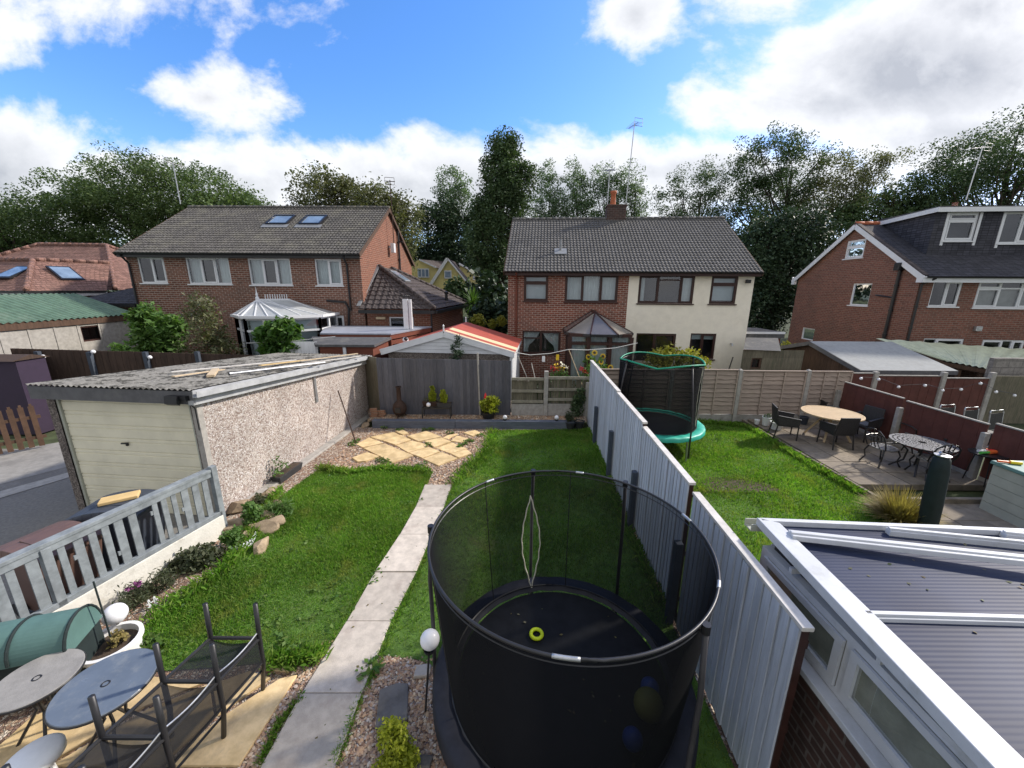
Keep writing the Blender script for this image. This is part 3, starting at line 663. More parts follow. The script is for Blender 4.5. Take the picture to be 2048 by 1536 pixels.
# ------------------------------------------------------------------ leaves, blades, stones
def blades(name, poly, n, h, w, mat, seed, clump=0.0, z=0.012, excl=(), thr=None):
    rg = np.random.default_rng(seed); P = np.array(poly)
    lo, hi = P.min(0), P.max(0)
    area = (hi - lo).prod()
    x = rg.uniform(lo[0], hi[0], n * 3); y = rg.uniform(lo[1], hi[1], n * 3)
    k = in_poly(x, y, poly)
    for e in excl: k &= ~in_poly(x, y, e)
    x, y = x[k][:n], y[k][:n]; n = len(x)
    # denser and finer near the camera
    d = np.hypot(x, y)
    f = np.clip(d / 5.0, 0.75, 2.4)
    hh = h * rg.uniform(0.5, 1.35, n) * (0.8 + 0.35 * np.sin(x * 2.1 + 1.3 * np.sin(y * 1.7)) * np.sin(y * 2.6)) * np.clip(f, .9, 1.3)
    ww = w * f * rg.uniform(.7, 1.3, n)
    th = rg.uniform(0, 2 * np.pi, n); lean = rg.uniform(0.15, 0.8, n) * hh; tl = rg.uniform(0, 2 * np.pi, n)
    a = np.stack([x - np.cos(th) * ww / 2, y - np.sin(th) * ww / 2, np.full(n, z)], 1)
    b = np.stack([x + np.cos(th) * ww / 2, y + np.sin(th) * ww / 2, np.full(n, z)], 1)
    mx, my = x + np.cos(tl) * lean * .4, y + np.sin(tl) * lean * .4
    c = np.stack([mx + np.cos(th) * ww * .4, my + np.sin(th) * ww * .4, z + hh * .65], 1)
    dd = np.stack([x + np.cos(tl) * lean, y + np.sin(tl) * lean, z + hh], 1)
    v = np.stack([a, b, c, dd], 1).reshape(-1, 3)
    return fast_mesh(name, v, 4, mat)
def clumps_to_quads(rg, cen, rad, per, size, up=0.35, aspect=0.6, droop=0.0, flat=1.0):
    """leaf quads gathered round clump centres"""
    n = len(cen) * per
    ci = np.repeat(np.arange(len(cen)), per)
    off = rg.normal(0, 0.5, (n, 3)); ol = np.linalg.norm(off, axis=1)[:, None]; off = off / np.maximum(1, ol / .85); off[:, 2] *= flat
    rr = np.asarray(rad)[ci][:, None] if np.ndim(rad) else rad
    p = cen[ci] + off * rr
    nrm = rg.normal(0, 1, (n, 3)); nrm[:, 2] = np.abs(nrm[:, 2]) + up; nrm /= np.linalg.norm(nrm, axis=1)[:, None]
    t = np.cross(nrm, rg.normal(0, 1, (n, 3))); t /= np.linalg.norm(t, axis=1)[:, None] + 1e-9
    b = np.cross(nrm, t); s = size * rg.uniform(.6, 1.4, n)[:, None]
    t, b = t * s * .5, b * s * .5 * aspect
    dz = np.array([0, 0, droop])
    return np.stack([p - t, p - b * 1.0 + t * .1, p + t - dz * s, p + b + t * .1], 1).reshape(-1, 3)
def ell_clumps(rg, ells, count, inner=0.45):
    """clump centres in the outer shell of several ellipsoids"""
    vol = np.array([e[3] * e[4] * e[5] for e in ells]) ** (2 / 3.0); vol /= vol.sum()
    out = []
    for e, f in zip(ells, vol):
        k = max(3, int(count * f))
        d = rg.normal(0, 1, (k, 3)); d /= np.linalg.norm(d, axis=1)[:, None]
        r = rg.uniform(inner, 1.0, k)[:, None] ** 0.7
        out.append(np.array(e[:3]) + d * r * np.array(e[3:]))
    return np.concatenate(out)
def tree(name, label, cat, x, y, h, ells, mat, seed, nclump=260, per=40, size=0.3, crad=1.0, trunk=0.3, group=None, inner=0.45, limbs=True, z0=None, aspect=.6, flat=.8):
    """ells in coordinates relative to the foot of the trunk"""
    z0 = float(T(x, y)) - .05 if z0 is None else z0
    t = thing(name, label, cat, (x, y, z0), 0, group)
    rg = np.random.default_rng(seed); rnd = random.Random(seed)
    cen = ell_clumps(rg, ells, nclump, inner)
    rad = crad * rg.uniform(.6, 1.3, len(cen))
    v = clumps_to_quads(rg, cen, rad, per, size, aspect=aspect, flat=flat)
    v = v + np.array([x, y, z0])
    fast_mesh('crown', v, 4, mat, t)
    mb = MB()
    top = h * 0.8
    pts = [Vector((0, 0, 0))]
    for i in range(1, 6):
        pts.append(Vector((rnd.uniform(-.15, .15) * i * .4, rnd.uniform(-.15, .15) * i * .4, top * i / 5)))
    mb.tube(pts, [trunk * (1 - .16 * i) for i in range(6)], 8)
    if limbs:
        idx = rg.permutation(len(cen))[:min(len(cen), 46)]
        for i in idx:
            c = Vector(cen[i]); zz = max(h * .18, min(top * .95, c.z * rnd.uniform(.45, .8)))
            f = zz / top * 5; k = min(4, int(f)); st = pts[k].lerp(pts[k + 1], f - k)
            mid = st.lerp(c, .55) + Vector((rnd.uniform(-.4, .4), rnd.uniform(-.4, .4), -abs(rnd.gauss(0, .3))))
            r0 = trunk * (1 - .16 * f) * .45
            mb.tube([st, mid, c], [r0, r0 * .6, r0 * .2], 5, caps=False)
    mb.build('trunk', M['bark'], t, world=False, smooth=True)
    return t
def shrub(name, label, cat, p, ells, mat, seed, nclump=60, per=30, size=.1, crad=.25, stems=8, group=None, z0=0.0, inner=.3, aspect=.6, stem_r=.012, up=.35, flat=.9):
    t = thing(name, label, cat, (p[0], p[1], z0), 0, group)
    rg = np.random.default_rng(seed); rnd = random.Random(seed)
    cen = ell_clumps(rg, ells, nclump, inner)
    v = clumps_to_quads(rg, cen, crad * rg.uniform(.6, 1.3, len(cen)), per, size, aspect=aspect, up=up, flat=flat) + np.array([p[0], p[1], z0])
    fast_mesh('foliage', v, 4, mat, t)
    mb = MB()
    for i in rg.permutation(len(cen))[:stems]:
        c = Vector(cen[i]); a = Vector((rnd.uniform(-.06, .06), rnd.uniform(-.06, .06), -.02))
        mb.tube([a, a.lerp(c, .5) + Vector((0, 0, .1 * c.length)), c], [stem_r, stem_r * .8, stem_r * .4], 5, caps=False)
    mb.build('stem', M['bark'], t, world=False)
    return t
def stones(name, poly, n, r, mat, seed, z=0.0, excl=()):
    rg = np.random.default_rng(seed); P = np.array(poly); lo, hi = P.min(0), P.max(0)
    x = rg.uniform(lo[0], hi[0], n * 4); y = rg.uniform(lo[1], hi[1], n * 4); k = in_poly(x, y, poly)
    for e in excl: k &= ~in_poly(x, y, e)
    x, y = x[k][:n], y[k][:n]; n = len(x)
    # squashed octahedra
    base = np.array([[1, 0, 0], [.3, .8, .1], [-.7, .55, 0], [-.9, -.3, .1], [-.2, -.85, 0], [.6, -.6, .05], [.1, 0, .55], [0, .05, -.4]], float)
    fs = [(0, 1, 6), (1, 2, 6), (2, 3, 6), (3, 4, 6), (4, 5, 6), (5, 0, 6)]
    th = rg.uniform(0, 2 * np.pi, n); s = r * rg.uniform(.55, 1.3, n); sy = rg.uniform(.55, 1, n); ti = rg.normal(0, .25, (n, 2))
    B = base[None] * np.stack([s, s * sy, s * rg.uniform(.5, .9, n)], 1)[:, None, :]
    B = B * (1 + rg.normal(0, .14, B.shape))
    X = B[..., 0] * np.cos(th)[:, None] - B[..., 1] * np.sin(th)[:, None]
    Y = B[..., 0] * np.sin(th)[:, None] + B[..., 1] * np.cos(th)[:, None]
    Z = B[..., 2] + X * ti[:, :1] + Y * ti[:, 1:]
    V = np.stack([X + x[:, None], Y + y[:, None], Z + z + (s * .25)[:, None]], -1).reshape(-1, 3)
    F = (np.array(fs)[None] + (np.arange(n) * 8)[:, None, None]).reshape(-1, 3)
    me = bpy.data.meshes.new(name); me.vertices.add(len(V)); me.loops.add(F.size); me.polygons.add(len(F))
    me.vertices.foreach_set('co', V.astype(np.float32).ravel()); me.loops.foreach_set('vertex_index', F.astype(np.int32).ravel())
    me.polygons.foreach_set('loop_start', np.arange(0, F.size, 3, dtype=np.int32)); me.polygons.foreach_set('loop_total', np.full(len(F), 3, dtype=np.int32))
    me.update(calc_edges=True); me.materials.append(mat); return new_obj(name, me, None)
def stonemat(name, cols):
    mt, nt, b = newmat(name); g = nd(nt, 'ShaderNodeNewGeometry')
    rp = nd(nt, 'ShaderNodeValToRGB', {0: g.outputs['Random Per Island']}); el = rp.color_ramp.elements
    while len(el) < len(cols): el.new(.5)
    for i, c in enumerate(cols): el[i].position = i / (len(cols) - 1); el[i].color = c4(c)
    setin(nt, b, 'Base Color', rp.outputs[0]); b.inputs['Roughness'].default_value = .75; return mt
M['stones'] = stonemat('loose_stones', [(0.20, 0.12, 0.08), (0.46, 0.30, 0.18), (0.30, 0.17, 0.10), (0.58, 0.46, 0.32), (0.36, 0.22, 0.14), (0.24, 0.16, 0.12), (0.62, 0.55, 0.47)])
# ------------------------------------------------------------------ building helpers (local coords of a Frame)
def wallP(kind, off=0.0):
    """map (s along the wall, d inwards, z) to local xyz"""
    if kind == 'front': return lambda s, d, z: (s, off + d, z)
    if kind == 'left': return lambda s, d, z: (off + d, s, z)       # outward -x; s = depth
    if kind == 'right': return lambda s, d, z: (off - d, s, z)      # outward +x
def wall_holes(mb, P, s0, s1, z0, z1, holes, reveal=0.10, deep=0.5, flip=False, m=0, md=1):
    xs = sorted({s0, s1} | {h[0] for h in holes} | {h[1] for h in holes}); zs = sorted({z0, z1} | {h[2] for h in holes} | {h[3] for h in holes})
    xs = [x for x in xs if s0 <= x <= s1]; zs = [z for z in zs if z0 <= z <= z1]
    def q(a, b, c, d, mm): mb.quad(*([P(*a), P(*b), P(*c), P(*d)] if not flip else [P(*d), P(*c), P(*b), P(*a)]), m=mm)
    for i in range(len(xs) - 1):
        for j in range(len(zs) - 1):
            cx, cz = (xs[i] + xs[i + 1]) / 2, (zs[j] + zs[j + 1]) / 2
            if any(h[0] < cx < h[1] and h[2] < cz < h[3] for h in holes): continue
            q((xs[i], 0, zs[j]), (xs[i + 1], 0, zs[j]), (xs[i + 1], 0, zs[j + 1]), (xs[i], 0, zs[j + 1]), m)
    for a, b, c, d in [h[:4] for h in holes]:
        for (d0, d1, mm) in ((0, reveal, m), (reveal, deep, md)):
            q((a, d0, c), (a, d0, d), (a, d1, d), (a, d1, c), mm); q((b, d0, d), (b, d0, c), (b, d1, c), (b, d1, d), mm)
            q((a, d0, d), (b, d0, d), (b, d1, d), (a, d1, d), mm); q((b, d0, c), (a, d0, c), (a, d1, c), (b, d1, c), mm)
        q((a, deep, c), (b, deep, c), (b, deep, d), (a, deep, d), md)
def curtain_mesh(mb, P, s0, s1, z0, z1, d=0.15, n=None, tie=None):
    """a hanging cloth with folds; tie=+1/-1 gathers the lower part to the right/left"""
    n = n or max(8, int((s1 - s0) / 0.035)); rows = 6
    base = len(mb.v)
    for j in range(rows + 1):
        t = j / rows; z = z1 + (z0 - z1) * t
        w = 1.0
        if tie: w = 1.0 - 0.72 * min(1, t / .72) ** 1.5 if t < .72 else .28 + .1 * (t - .72)
        for i in range(n + 1):
            f = i / n
            s = (s0 + (s1 - s0) * f * w) if tie != 1 else (s1 - (s1 - s0) * (1 - f) * w)
            mb.v.append(P(s, d + 0.018 * math.sin(i * 1.9) + .008 * math.sin(i * .7), z))
    for j in range(rows):
        for i in range(n):
            a = base + j * (n + 1) + i; mb.f.append((a, a + 1, a + n + 2, a + n + 1)); mb.m.append(0)
def window(root, P, h, lights=2, mat='upvc', transom=None, sill=True, curtain=None, fw=0.055, sash=True, blind=None, sillmat=None, label=None, opens=None, world=False):
    """h=(s0,s1,z0,z1); lights: int or list of fractions; transom: height fraction (all lights) or dict light->fraction"""
    s0, s1, z0, z1 = h
    fr = [0] + (list(lights) if isinstance(lights, (list, tuple)) else [i / lights for i in range(1, lights)]) + [1]
    mb = MB(); g = MB()
    d0, d1 = 0.035, 0.10
    mb.box(s0, s1, d0, d1, z0, z0 + fw, P=P); mb.box(s0, s1, d0, d1, z1 - fw, z1, P=P)
    for a in (s0, s1 - fw): mb.box(a, a + fw, d0, d1, z0 + fw, z1 - fw, P=P)
    xs = [s0 + fw * .0 + (s1 - s0) * f for f in fr]
    for x in xs[1:-1]: mb.box(x - fw / 2, x + fw / 2, d0, d1, z0 + fw, z1 - fw, P=P)
    for i in range(len(xs) - 1):
        a = xs[i] + (fw if i == 0 else fw / 2); b = xs[i + 1] - (fw if i == len(xs) - 2 else fw / 2)
        tr = transom.get(i) if isinstance(transom, dict) else transom
        cells = [(z0 + fw, z1 - fw)]
        if tr:
            zt = z0 + (z1 - z0) * tr
            mb.box(a, b, d0, d1, zt - fw / 2, zt + fw / 2, P=P)
            cells = [(z0 + fw, zt - fw / 2), (zt + fw / 2, z1 - fw)]
        for ci, (c0, c1) in enumerate(cells):
            if (opens is None and sash and (i % 2 == (len(xs) % 2))) or (opens and i in opens):
                t = fw * .8
                mb.box(a, b, d0 - .018, d1 - .03, c0, c0 + t, P=P); mb.box(a, b, d0 - .018, d1 - .03, c1 - t, c1, P=P)
                mb.box(a, a + t, d0 - .018, d1 - .03, c0 + t, c1 - t, P=P); mb.box(b - t, b, d0 - .018, d1 - .03, c0 + t, c1 - t, P=P)
                a2, b2, e0, e1 = a + t, b - t, c0 + t, c1 - t
            else: a2, b2, e0, e1 = a, b, c0, c1
            g.quad(P(a2, .07, e0), P(b2, .07, e0), P(b2, .07, e1), P(a2, .07, e1))
    w = mb.build('window', M[mat] if isinstance(mat, str) else mat, root, world=world)
    if label: w['label'] = label
    g.build('pane', M['glass'], w, world=world)
    if sill:
        sb = MB(); sb.box(s0 - .05, s1 + .05, -.06, .035, z0 - .05, z0 - .003, P=P); sb.build('sill', M[sillmat or mat], w, world=world)
    if curtain:
        cb = MB()
        for (a, b, tie) in curtain:
            curtain_mesh(cb, P, s0 + (s1 - s0) * a + .03, s0 + (s1 - s0) * b - .03, z0 + .03, z1 - .03, .2, tie=tie)
        cb.build('curtain', M['net_curtain'], w, smooth=True, world=world)
    if blind:
        bb = MB(); f0, f1, bm = blind
        bb.quad(P(s0 + .02, .16, z0 + (z1 - z0) * f0), P(s1 - .02, .16, z0 + (z1 - z0) * f0), P(s1 - .02, .16, z0 + (z1 - z0) * f1), P(s0 + .02, .16, z0 + (z1 - z0) * f1))
        bb.build('blind', M[bm], w, world=world)
    return w
def tiled(mb, el0, el1, rl0, rl1, course=0.235, period=0.15, amp=0.020, lift=0.03, step=0.025, m=0, phase=0.0):
    """one roof slope: eave from el0 to el1, ridge from rl0 to rl1 (Vectors); courses with a step, rolled across"""
    el0, el1, rl0, rl1 = map(Vector, (el0, el1, rl0, rl1))
    lat = (el1 - el0).normalized(); nrm = lat.cross((rl0 + rl1) / 2 - (el0 + el1) / 2).normalized()
    if nrm.z < 0: nrm = -nrm
    hgt = ((rl0 + rl1) / 2 - (el0 + el1) / 2); hgt = (hgt - lat * hgt.dot(lat)).length
    n = max(1, round(hgt / course))
    def prof(s): 
        x = ((s + phase) / period) % 1.0
        return amp * (math.sin(2 * math.pi * x) * .7 + .3 * math.sin(4 * math.pi * x))
    for j in range(n):
        t0, t1 = j / n, (j + 1) / n
        a0, a1 = el0.lerp(rl0, t0), el1.lerp(rl1, t0); b0, b1 = el0.lerp(rl0, t1), el1.lerp(rl1, t1)
        base = len(mb.v)
        k = max(1, int((a1 - a0).length / step))
        for (p0, p1, up) in ((a0, a1, 0.0), (a0, a1, lift), (b0, b1, 0.004)):
            for i in range(k + 1):
                p = p0.lerp(p1, i / k); s = (p - el0).dot(lat)
                mb.v.append(tuple(p + nrm * (up + (prof(s) if up > 0 else (prof(s) * .2 - .004 if up == 0 else 0)))))
        for r in range(2):
            for i in range(k):
                q = base + r * (k + 1) + i
                mb.f.append((q, q + 1, q + k + 2, q + k + 1)); mb.m.append(m)
def ridge(mb, a, b, r=0.09, m=0, seg=0.33):
    a, b = Vector(a), Vector(b); L = (b - a).length; n = max(1, int(L / seg)); d = (b - a) / n
    for i in range(n):
        mb.tube([a + d * i, a + d * (i + .97)], [r, r * .93], 8, m)
def gable_roof(x0, x1, yf, yr, ze, zr, oh=0.3, ov=0.12, mb=None, **k):
    """ridge along x. yf,yr wall planes; ze wall-top height"""
    mb = mb or MB(); yc = (yf + yr) / 2; sl = (zr - ze) / (yc - yf)
    e0, e1 = yf - oh, yr + oh; z0 = ze - sl * oh
    tiled(mb, (x0 - ov, e0, z0), (x1 + ov, e0, z0), (x0 - ov, yc, zr), (x1 + ov, yc, zr), **k)
    tiled(mb, (x1 + ov, e1, z0), (x0 - ov, e1, z0), (x1 + ov, yc, zr), (x0 - ov, yc, zr), **k)
    # underside sheet
    for ye in (e0, e1):
        mb.quad((x0 - ov, ye, z0 - .03), (x1 + ov, ye, z0 - .03), (x1 + ov, yc, zr - .05), (x0 - ov, yc, zr - .05))
    return mb
def gutter(root, a, b, mat='black_plastic', r=0.055, name='gutter'):
    mb = MB(); a, b = Vector(a), Vector(b); d = (b - a).normalized(); sd_ = Vector((0, 0, 1)).cross(d); n = 8; base = 0
    for e in (a, b):
        for k in range(n + 1):
            t = math.pi + math.pi * k / n
            mb.v.append(tuple(e + sd_ * r * math.cos(t) + Vector((0, 0, 1)) * r * math.sin(t)))
    for k in range(n): mb.f.append((k, k + 1, n + 2 + k, n + 1 + k)); mb.m.append(0)
    return mb.build(name, M[mat], root, world=False, smooth=True)
def pipe(root, pts, r=0.035, mat='black_plastic', name='downpipe', world=False):
    mb = MB(); mb.tube(pts, r, 8)
    for i in range(len(pts) - 1):
        a, b = Vector(pts[i]), Vector(pts[i + 1])
        if (b - a).length > 1.2:
            n = int((b - a).length / 1.1)
            for k in range(1, n + 1):
                c = a.lerp(b, k / (n + 1)); mb.tube([c - (b - a).normalized() * .04, c + (b - a).normalized() * .04], r * 1.35, 8)
    return mb.build(name, M[mat], root, world=world, smooth=False)
def aerial(label, base, h, yagi=None, lean=(0, 0), group='roof aerials', n=7, mat='galv'):
    t = thing('roof_aerial', label, 'aerial', base, 0, group)
    top = Vector(base) + Vector((lean[0], lean[1], h))
    mb = MB(); mb.tube([base, top], 0.022, 6); mb.build('pole', M[mat], t)
    if yagi:
        d = Vector(yagi); L = d.length; d.normalize(); sd_ = d.cross(Vector((0, 0, 1))).normalized()
        mb = MB(); c = top - Vector((0, 0, .06)); mb.tube([c - d * L * .4, c + d * L * .6], .014, 5)
        for i in range(n):
            p = c - d * L * .4 + d * L * i / (n - 1); w = .26 - .018 * i
            mb.tube([p - sd_ * w, p + sd_ * w], .009, 4)
        q = c - d * L * .42
        mb.tube([q - sd_ * .22 + Vector((0, 0, .16)), q + sd_ * .22 + Vector((0, 0, .16))], .011, 4); mb.tube([q - sd_ * .22 - Vector((0, 0, .16)), q + sd_ * .22 - Vector((0, 0, .16))], .011, 4)
        for e in (-.22, .22): mb.tube([q + sd_ * e - Vector((0, 0, .16)), q + sd_ * e + Vector((0, 0, .16))], .009, 4)
        mb.build('antenna', M[mat], t)
    return t
# ------------------------------------------------------------------ the pair of houses straight ahead
def middle_house():
    F = Frame(-0.20, 17.2, 4.5)
    t = thing('semi_detached_house', 'pair of joined houses, left half red brick, right half cream render, under one grey roof', 'house', F.o, F.rz)
    x1 = F.front(1509, 560)[0]; xs = F.front(1255, 600)[0]; ze = F.front(1250, 543.5, -.32)[1] + .20; dep = 8.0; zr = F.front(1250, 549)[1] + 4.0 * math.tan(R(35))
    P = wallP('front')
    def H(*a): return F.rect(*a)
    w1, w2, w3 = H(1048, 550, 1096, 602), H(1130, 550, 1236, 604), H(1045, 662, 1121, 707)
    w4, w5, w6, w7 = H(1277, 551, 1388, 607), H(1421, 552, 1474, 608), H(1271, 667, 1350, 722), H(1379, 667, 1430, 718)
    mb = MB(); wall_holes(mb, P, 0, xs, -.2, ze, [w1, w2, w3])
    mb.quad((0, dep, -.2), (0, 0, -.2), (0, 0, ze), (0, dep, ze)); mb.tri((0, dep, ze), (0, 0, ze), (0, dep / 2, zr - .1))
    mb.quad((xs, dep, -.2), (0, dep, -.2), (0, dep, ze), (xs, dep, ze))
    o = mb.build('wall', [M['brick_mid'], M['room_shade']], t, world=False); o['label'] = 'red brick wall of the left half'
    mb = MB(); wall_holes(mb, P, xs, x1, -.2, ze, [w4, w5, w6, w7], reveal=.12)
    mb.quad((x1, 0, -.2), (x1, dep, -.2), (x1, dep, ze), (x1, 0, ze)); mb.tri((x1, 0, ze), (x1, dep, ze), (x1, dep / 2, zr - .1))
    mb.quad((x1, dep, -.2), (xs, dep, -.2), (xs, dep, ze), (x1, dep, ze))
    o = mb.build('wall', [M['cream'], M['room_shade']], t, world=False); o['label'] = 'cream rendered wall of the right half'
    rf = gable_roof(0, x1, 0, dep, ze, zr, oh=.32, ov=.14).build('roof', M['tile_mid'], t, world=False)
    mb = MB(); ridge(mb, (-.14, dep / 2, zr + .03), (x1 + .14, dep / 2, zr + .03)); mb.build('ridge_tile', M['tile_mid'], rf, world=False, smooth=True)
    sl = (zr - ze) / 4.0
    for x in (-.15, x1 + .13):
        for s in (0, 1):
            ya = -.34 if s == 0 else dep + .34
            mb = MB(); mb.bar((x, ya, ze - sl * .34 - .07), (x, dep / 2, zr - .08), .03, .16); mb.build('bargeboard', M['timber_dark'], t, world=False)
    mb = MB(); mb.box(-.1, x1 + .1, -.30, -.27, ze - .36, ze - .17); mb.box(-.1, x1 + .1, -.27, 0, ze - .36, ze - .34); mb.build('fascia', M['brown_frame'], t, world=False)
    gutter(t, (-.12, -.37, ze - .2), (x1 + .12, -.37, ze - .2))
    px, _ = F.front(1033, 620)
    pipe(t, [(px, -.36, ze - .25), (px, -.06, ze - .5), (px, -.06, 0.0)], .04, 'timber_red')
    c = 'brown_frame'
    window(t, P, w1, 1, c, transom=.70, blind=(.02, .98, 'blind'))
    window(t, P, w2, [.34, .67], c, curtain=[(0.0, .33, None), (.35, .66, None), (.68, 1.0, None)])
    window(t, P, w3, [.47], c, transom={0: .68}, curtain=[(.0, .47, -1), (.5, 1.0, 1)])
    window(t, P, w4, [.36, .76], c, transom={1: .84}, curtain=[(0, .14, None), (.77, 1, None)])
    window(t, P, w5, 1, c, transom=.70, blind=(.12, .98, 'blind'))
    window(t, P, w6, [.45], c, sill=False)
    window(t, P, w7, [.46], c, blind=(.76, .98, 'blind'))
    # soil vent with a lead slate
    vx, _ = F.front(1121, 515, .9)
    y = 1.15; z = ze + sl * y
    mb = MB(); mb.tube([(vx, y, z - .05), (vx, y, z + .52)], .055, 10); mb.build('vent_pipe', M['lead'], t, world=False)
    mb = MB(); mb.hexa([(vx - .27, y - .3, z - sl * .3 + .05), (vx + .27, y - .3, z - sl * .3 + .05), (vx + .27, y + .12, z + sl * .12 + .05), (vx - .27, y + .12, z + sl * .12 + .05),
                        (vx - .27, y - .3, z - sl * .3 + .075), (vx + .27, y - .3, z - sl * .3 + .075), (vx + .27, y + .12, z + sl * .12 + .075), (vx - .27, y + .12, z + sl * .12 + .075)])
    mb.build('flashing', M['lead'], t, world=False)
    # chimney
    cx = F.front(1231, 420, dep / 2 + .3)[0]
    mb = MB(); mb.box(cx - .47, cx + .47, dep / 2 - .1, dep / 2 + .6, zr - .4, zr + .60); mb.box(cx - .50, cx + .50, dep / 2 - .13, dep / 2 + .63, zr + .60, zr + .68)
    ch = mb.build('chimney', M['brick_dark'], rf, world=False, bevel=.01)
    mb = MB(); mb.lathe([(.15, .68), (.13, .95), (.12, 1.22), (.16, 1.28), (.16, 1.36), (.11, 1.36)], (cx - .16, dep / 2 + .25, zr), 14)
    mb.build('chimney_pot', M['red_plastic'], t, world=False, smooth=True)
    # floodlight, tap, overflow
    lx, lz = F.front(1493, 563)
    mb = MB(); mb.box(lx - .09, lx + .09, -.2, -.08, lz - .07, lz + .07); mb.box(lx - .03, lx + .03, -.08, 0, lz - .02, lz + .08); mb.build('floodlight', M['black_plastic'], t, world=False, bevel=.01)
    lx, lz = F.front(1461, 687)
    mb = MB(); mb.tube([(lx, 0, lz), (lx, -.16, lz), (lx, -.18, lz - .08)], .035, 8); mb.build('overflow_pipe', M['galv'], t, world=False)
    # brown conservatory on the brick half
    cx0, cx1 = F.front(1139, 700, -2.2)[0], F.front(1262, 700, -2.2)[0]; yf = -2.2
    cz = F.front(1195, 668, yf)[1]; az = F.front(1190, 624, -1.0)[1]; xm = F.front(1190, 624, -1.0)[0]
    co = thing('conservatory', 'small dark brown framed conservatory with tinted facet roof on the brick house', 'conservatory', F.w((cx0 + cx1) / 2, yf, 0), F.rz)
    W = lambda x, y, z: tuple(F.w(x, y, z))
    mb = MB(); Pw = lambda s, d, z: W(s, yf + d, z)
    fr = [0, .31, .66, 1.0]
    mb.box(cx0, cx1, 0, .1, 0, .12, P=Pw); mb.box(cx0, cx1, 0, .1, cz - .12, cz, P=Pw)
    zt = F.front(1195, 688, yf)[1]
    for f in fr: 
        x = cx0 + (cx1 - cx0) * f; mb.box(x - .07, x + .07, -.005, .105, .12, cz - .12, P=Pw)
    mb.box(cx0 + .07, cx1 - .07, .003, .097, zt - .05, zt + .05, P=Pw)
    for x, sg in ((cx0, 1), (cx1, -1)):
        for k in range(3):
            y0 = yf + .15 + k * .95
            mb.add([W(x - .03, y0, 0), W(x + .03, y0, 0), W(x + .03, y0 + .09, 0), W(x - .03, y0 + .09, 0), W(x - .03, y0, cz), W(x + .03, y0, cz), W(x + .03, y0 + .09, cz), W(x - .03, y0 + .09, cz)], [(3, 2, 1, 0), (4, 5, 6, 7), (0, 1, 5, 4), (1, 2, 6, 5), (2, 3, 7, 6), (3, 0, 4, 7)])
        mb.add([W(x - .04, yf + .1, cz - .1), W(x + .04, yf + .1, cz - .1), W(x + .04, 0, cz - .1), W(x - .04, 0, cz - .1), W(x - .04, yf + .1, cz), W(x + .04, yf + .1, cz), W(x + .04, 0, cz), W(x - .04, 0, cz)], [(3, 2, 1, 0), (4, 5, 6, 7), (0, 1, 5, 4), (1, 2, 6, 5), (2, 3, 7, 6), (3, 0, 4, 7)])
    mb.build('frame', M['brown_frame'], co)
    mb = MB()
    for i in range(3):
        a = cx0 + (cx1 - cx0) * fr[i] + .07; b = cx0 + (cx1 - cx0) * fr[i + 1] - .07
        for z0, z1 in ((.12, zt - .05), (zt + .05, cz - .12)): mb.quad(Pw(a, .05, z0), Pw(b, .05, z0), Pw(b, .05, z1), Pw(a, .05, z1))
    for x in (cx0, cx1): mb.quad(W(x, yf + .1, 0), W(x, 0, 0), W(x, 0, cz - .1), W(x, yf + .1, cz - .1))
    mb.build('pane', M['glass'], co)
    mb = MB()
    for i in range(3):
        a = cx0 + (cx1 - cx0) * fr[i] + .1; b = cx0 + (cx1 - cx0) * fr[i + 1] - .1
        curtain_mesh(mb, Pw, a, b, .15, zt - .08, .22); curtain_mesh(mb, Pw, a, b, zt + .06, cz - .14, .2)
    mb.build('curtain', M['net_curtain'], co, smooth=True)
    # roof: four facets up to a short ridge that runs back to the wall
    ap = W(xm, -1.0, az); bk = W(xm, .0, az); ov = .14
    c = [W(cx0 - ov, 0, cz - .02), W(cx0 - ov, yf + .5, cz), W(cx0 + .75, yf - ov, cz), W(cx1 - .55, yf - ov, cz), W(cx1 + ov, yf + .6, cz), W(cx1 + ov, 0, cz - .02)]
    mt = basic('tinted_sheet', (0.24, 0.215, 0.185), .25, .1, 4, spec=.6)
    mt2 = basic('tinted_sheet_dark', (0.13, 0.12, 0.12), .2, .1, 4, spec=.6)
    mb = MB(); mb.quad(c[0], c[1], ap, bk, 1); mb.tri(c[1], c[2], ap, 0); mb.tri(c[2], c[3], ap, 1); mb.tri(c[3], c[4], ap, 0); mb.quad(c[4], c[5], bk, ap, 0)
    ro = mb.build('roof', [mt, mt2], co)
    mb = MB()
    for q in c[1:5]: mb.bar(q, ap, .055, .05)
    mb.bar(ap, bk, .12, .1); mb.bar(c[0], bk, .06, .05); mb.bar(c[5], bk, .06, .05)
    mb.build('glazing_bar', M['brown_frame'], ro)
    mb = MB()
    for i in range(5): mb.bar(Vector(c[i]) - Vector((0, 0, .05)), Vector(c[i + 1]) - Vector((0, 0, .05)), .09, .09)
    mb.build('gutter', M['black_plastic'], co)
    rz = F.w(F.front(1250, 400, dep / 2)[0], dep / 2 + .35, zr + .1)
    p = D(1249, 420, F.w(0, dep / 2 + .62, 0).y - .4)
    aerial('tall television aerial on the chimney of the half brick, half cream house', D(1250, 425, 21.1), 4.0, yagi=(-.25, .75, .0), lean=(.15, 0))
    aerial('short thin aerial beside the orange chimney pot', D(1214, 425, 21.0), 2.0, yagi=(.3, .5, .1), n=5)
middle_house()

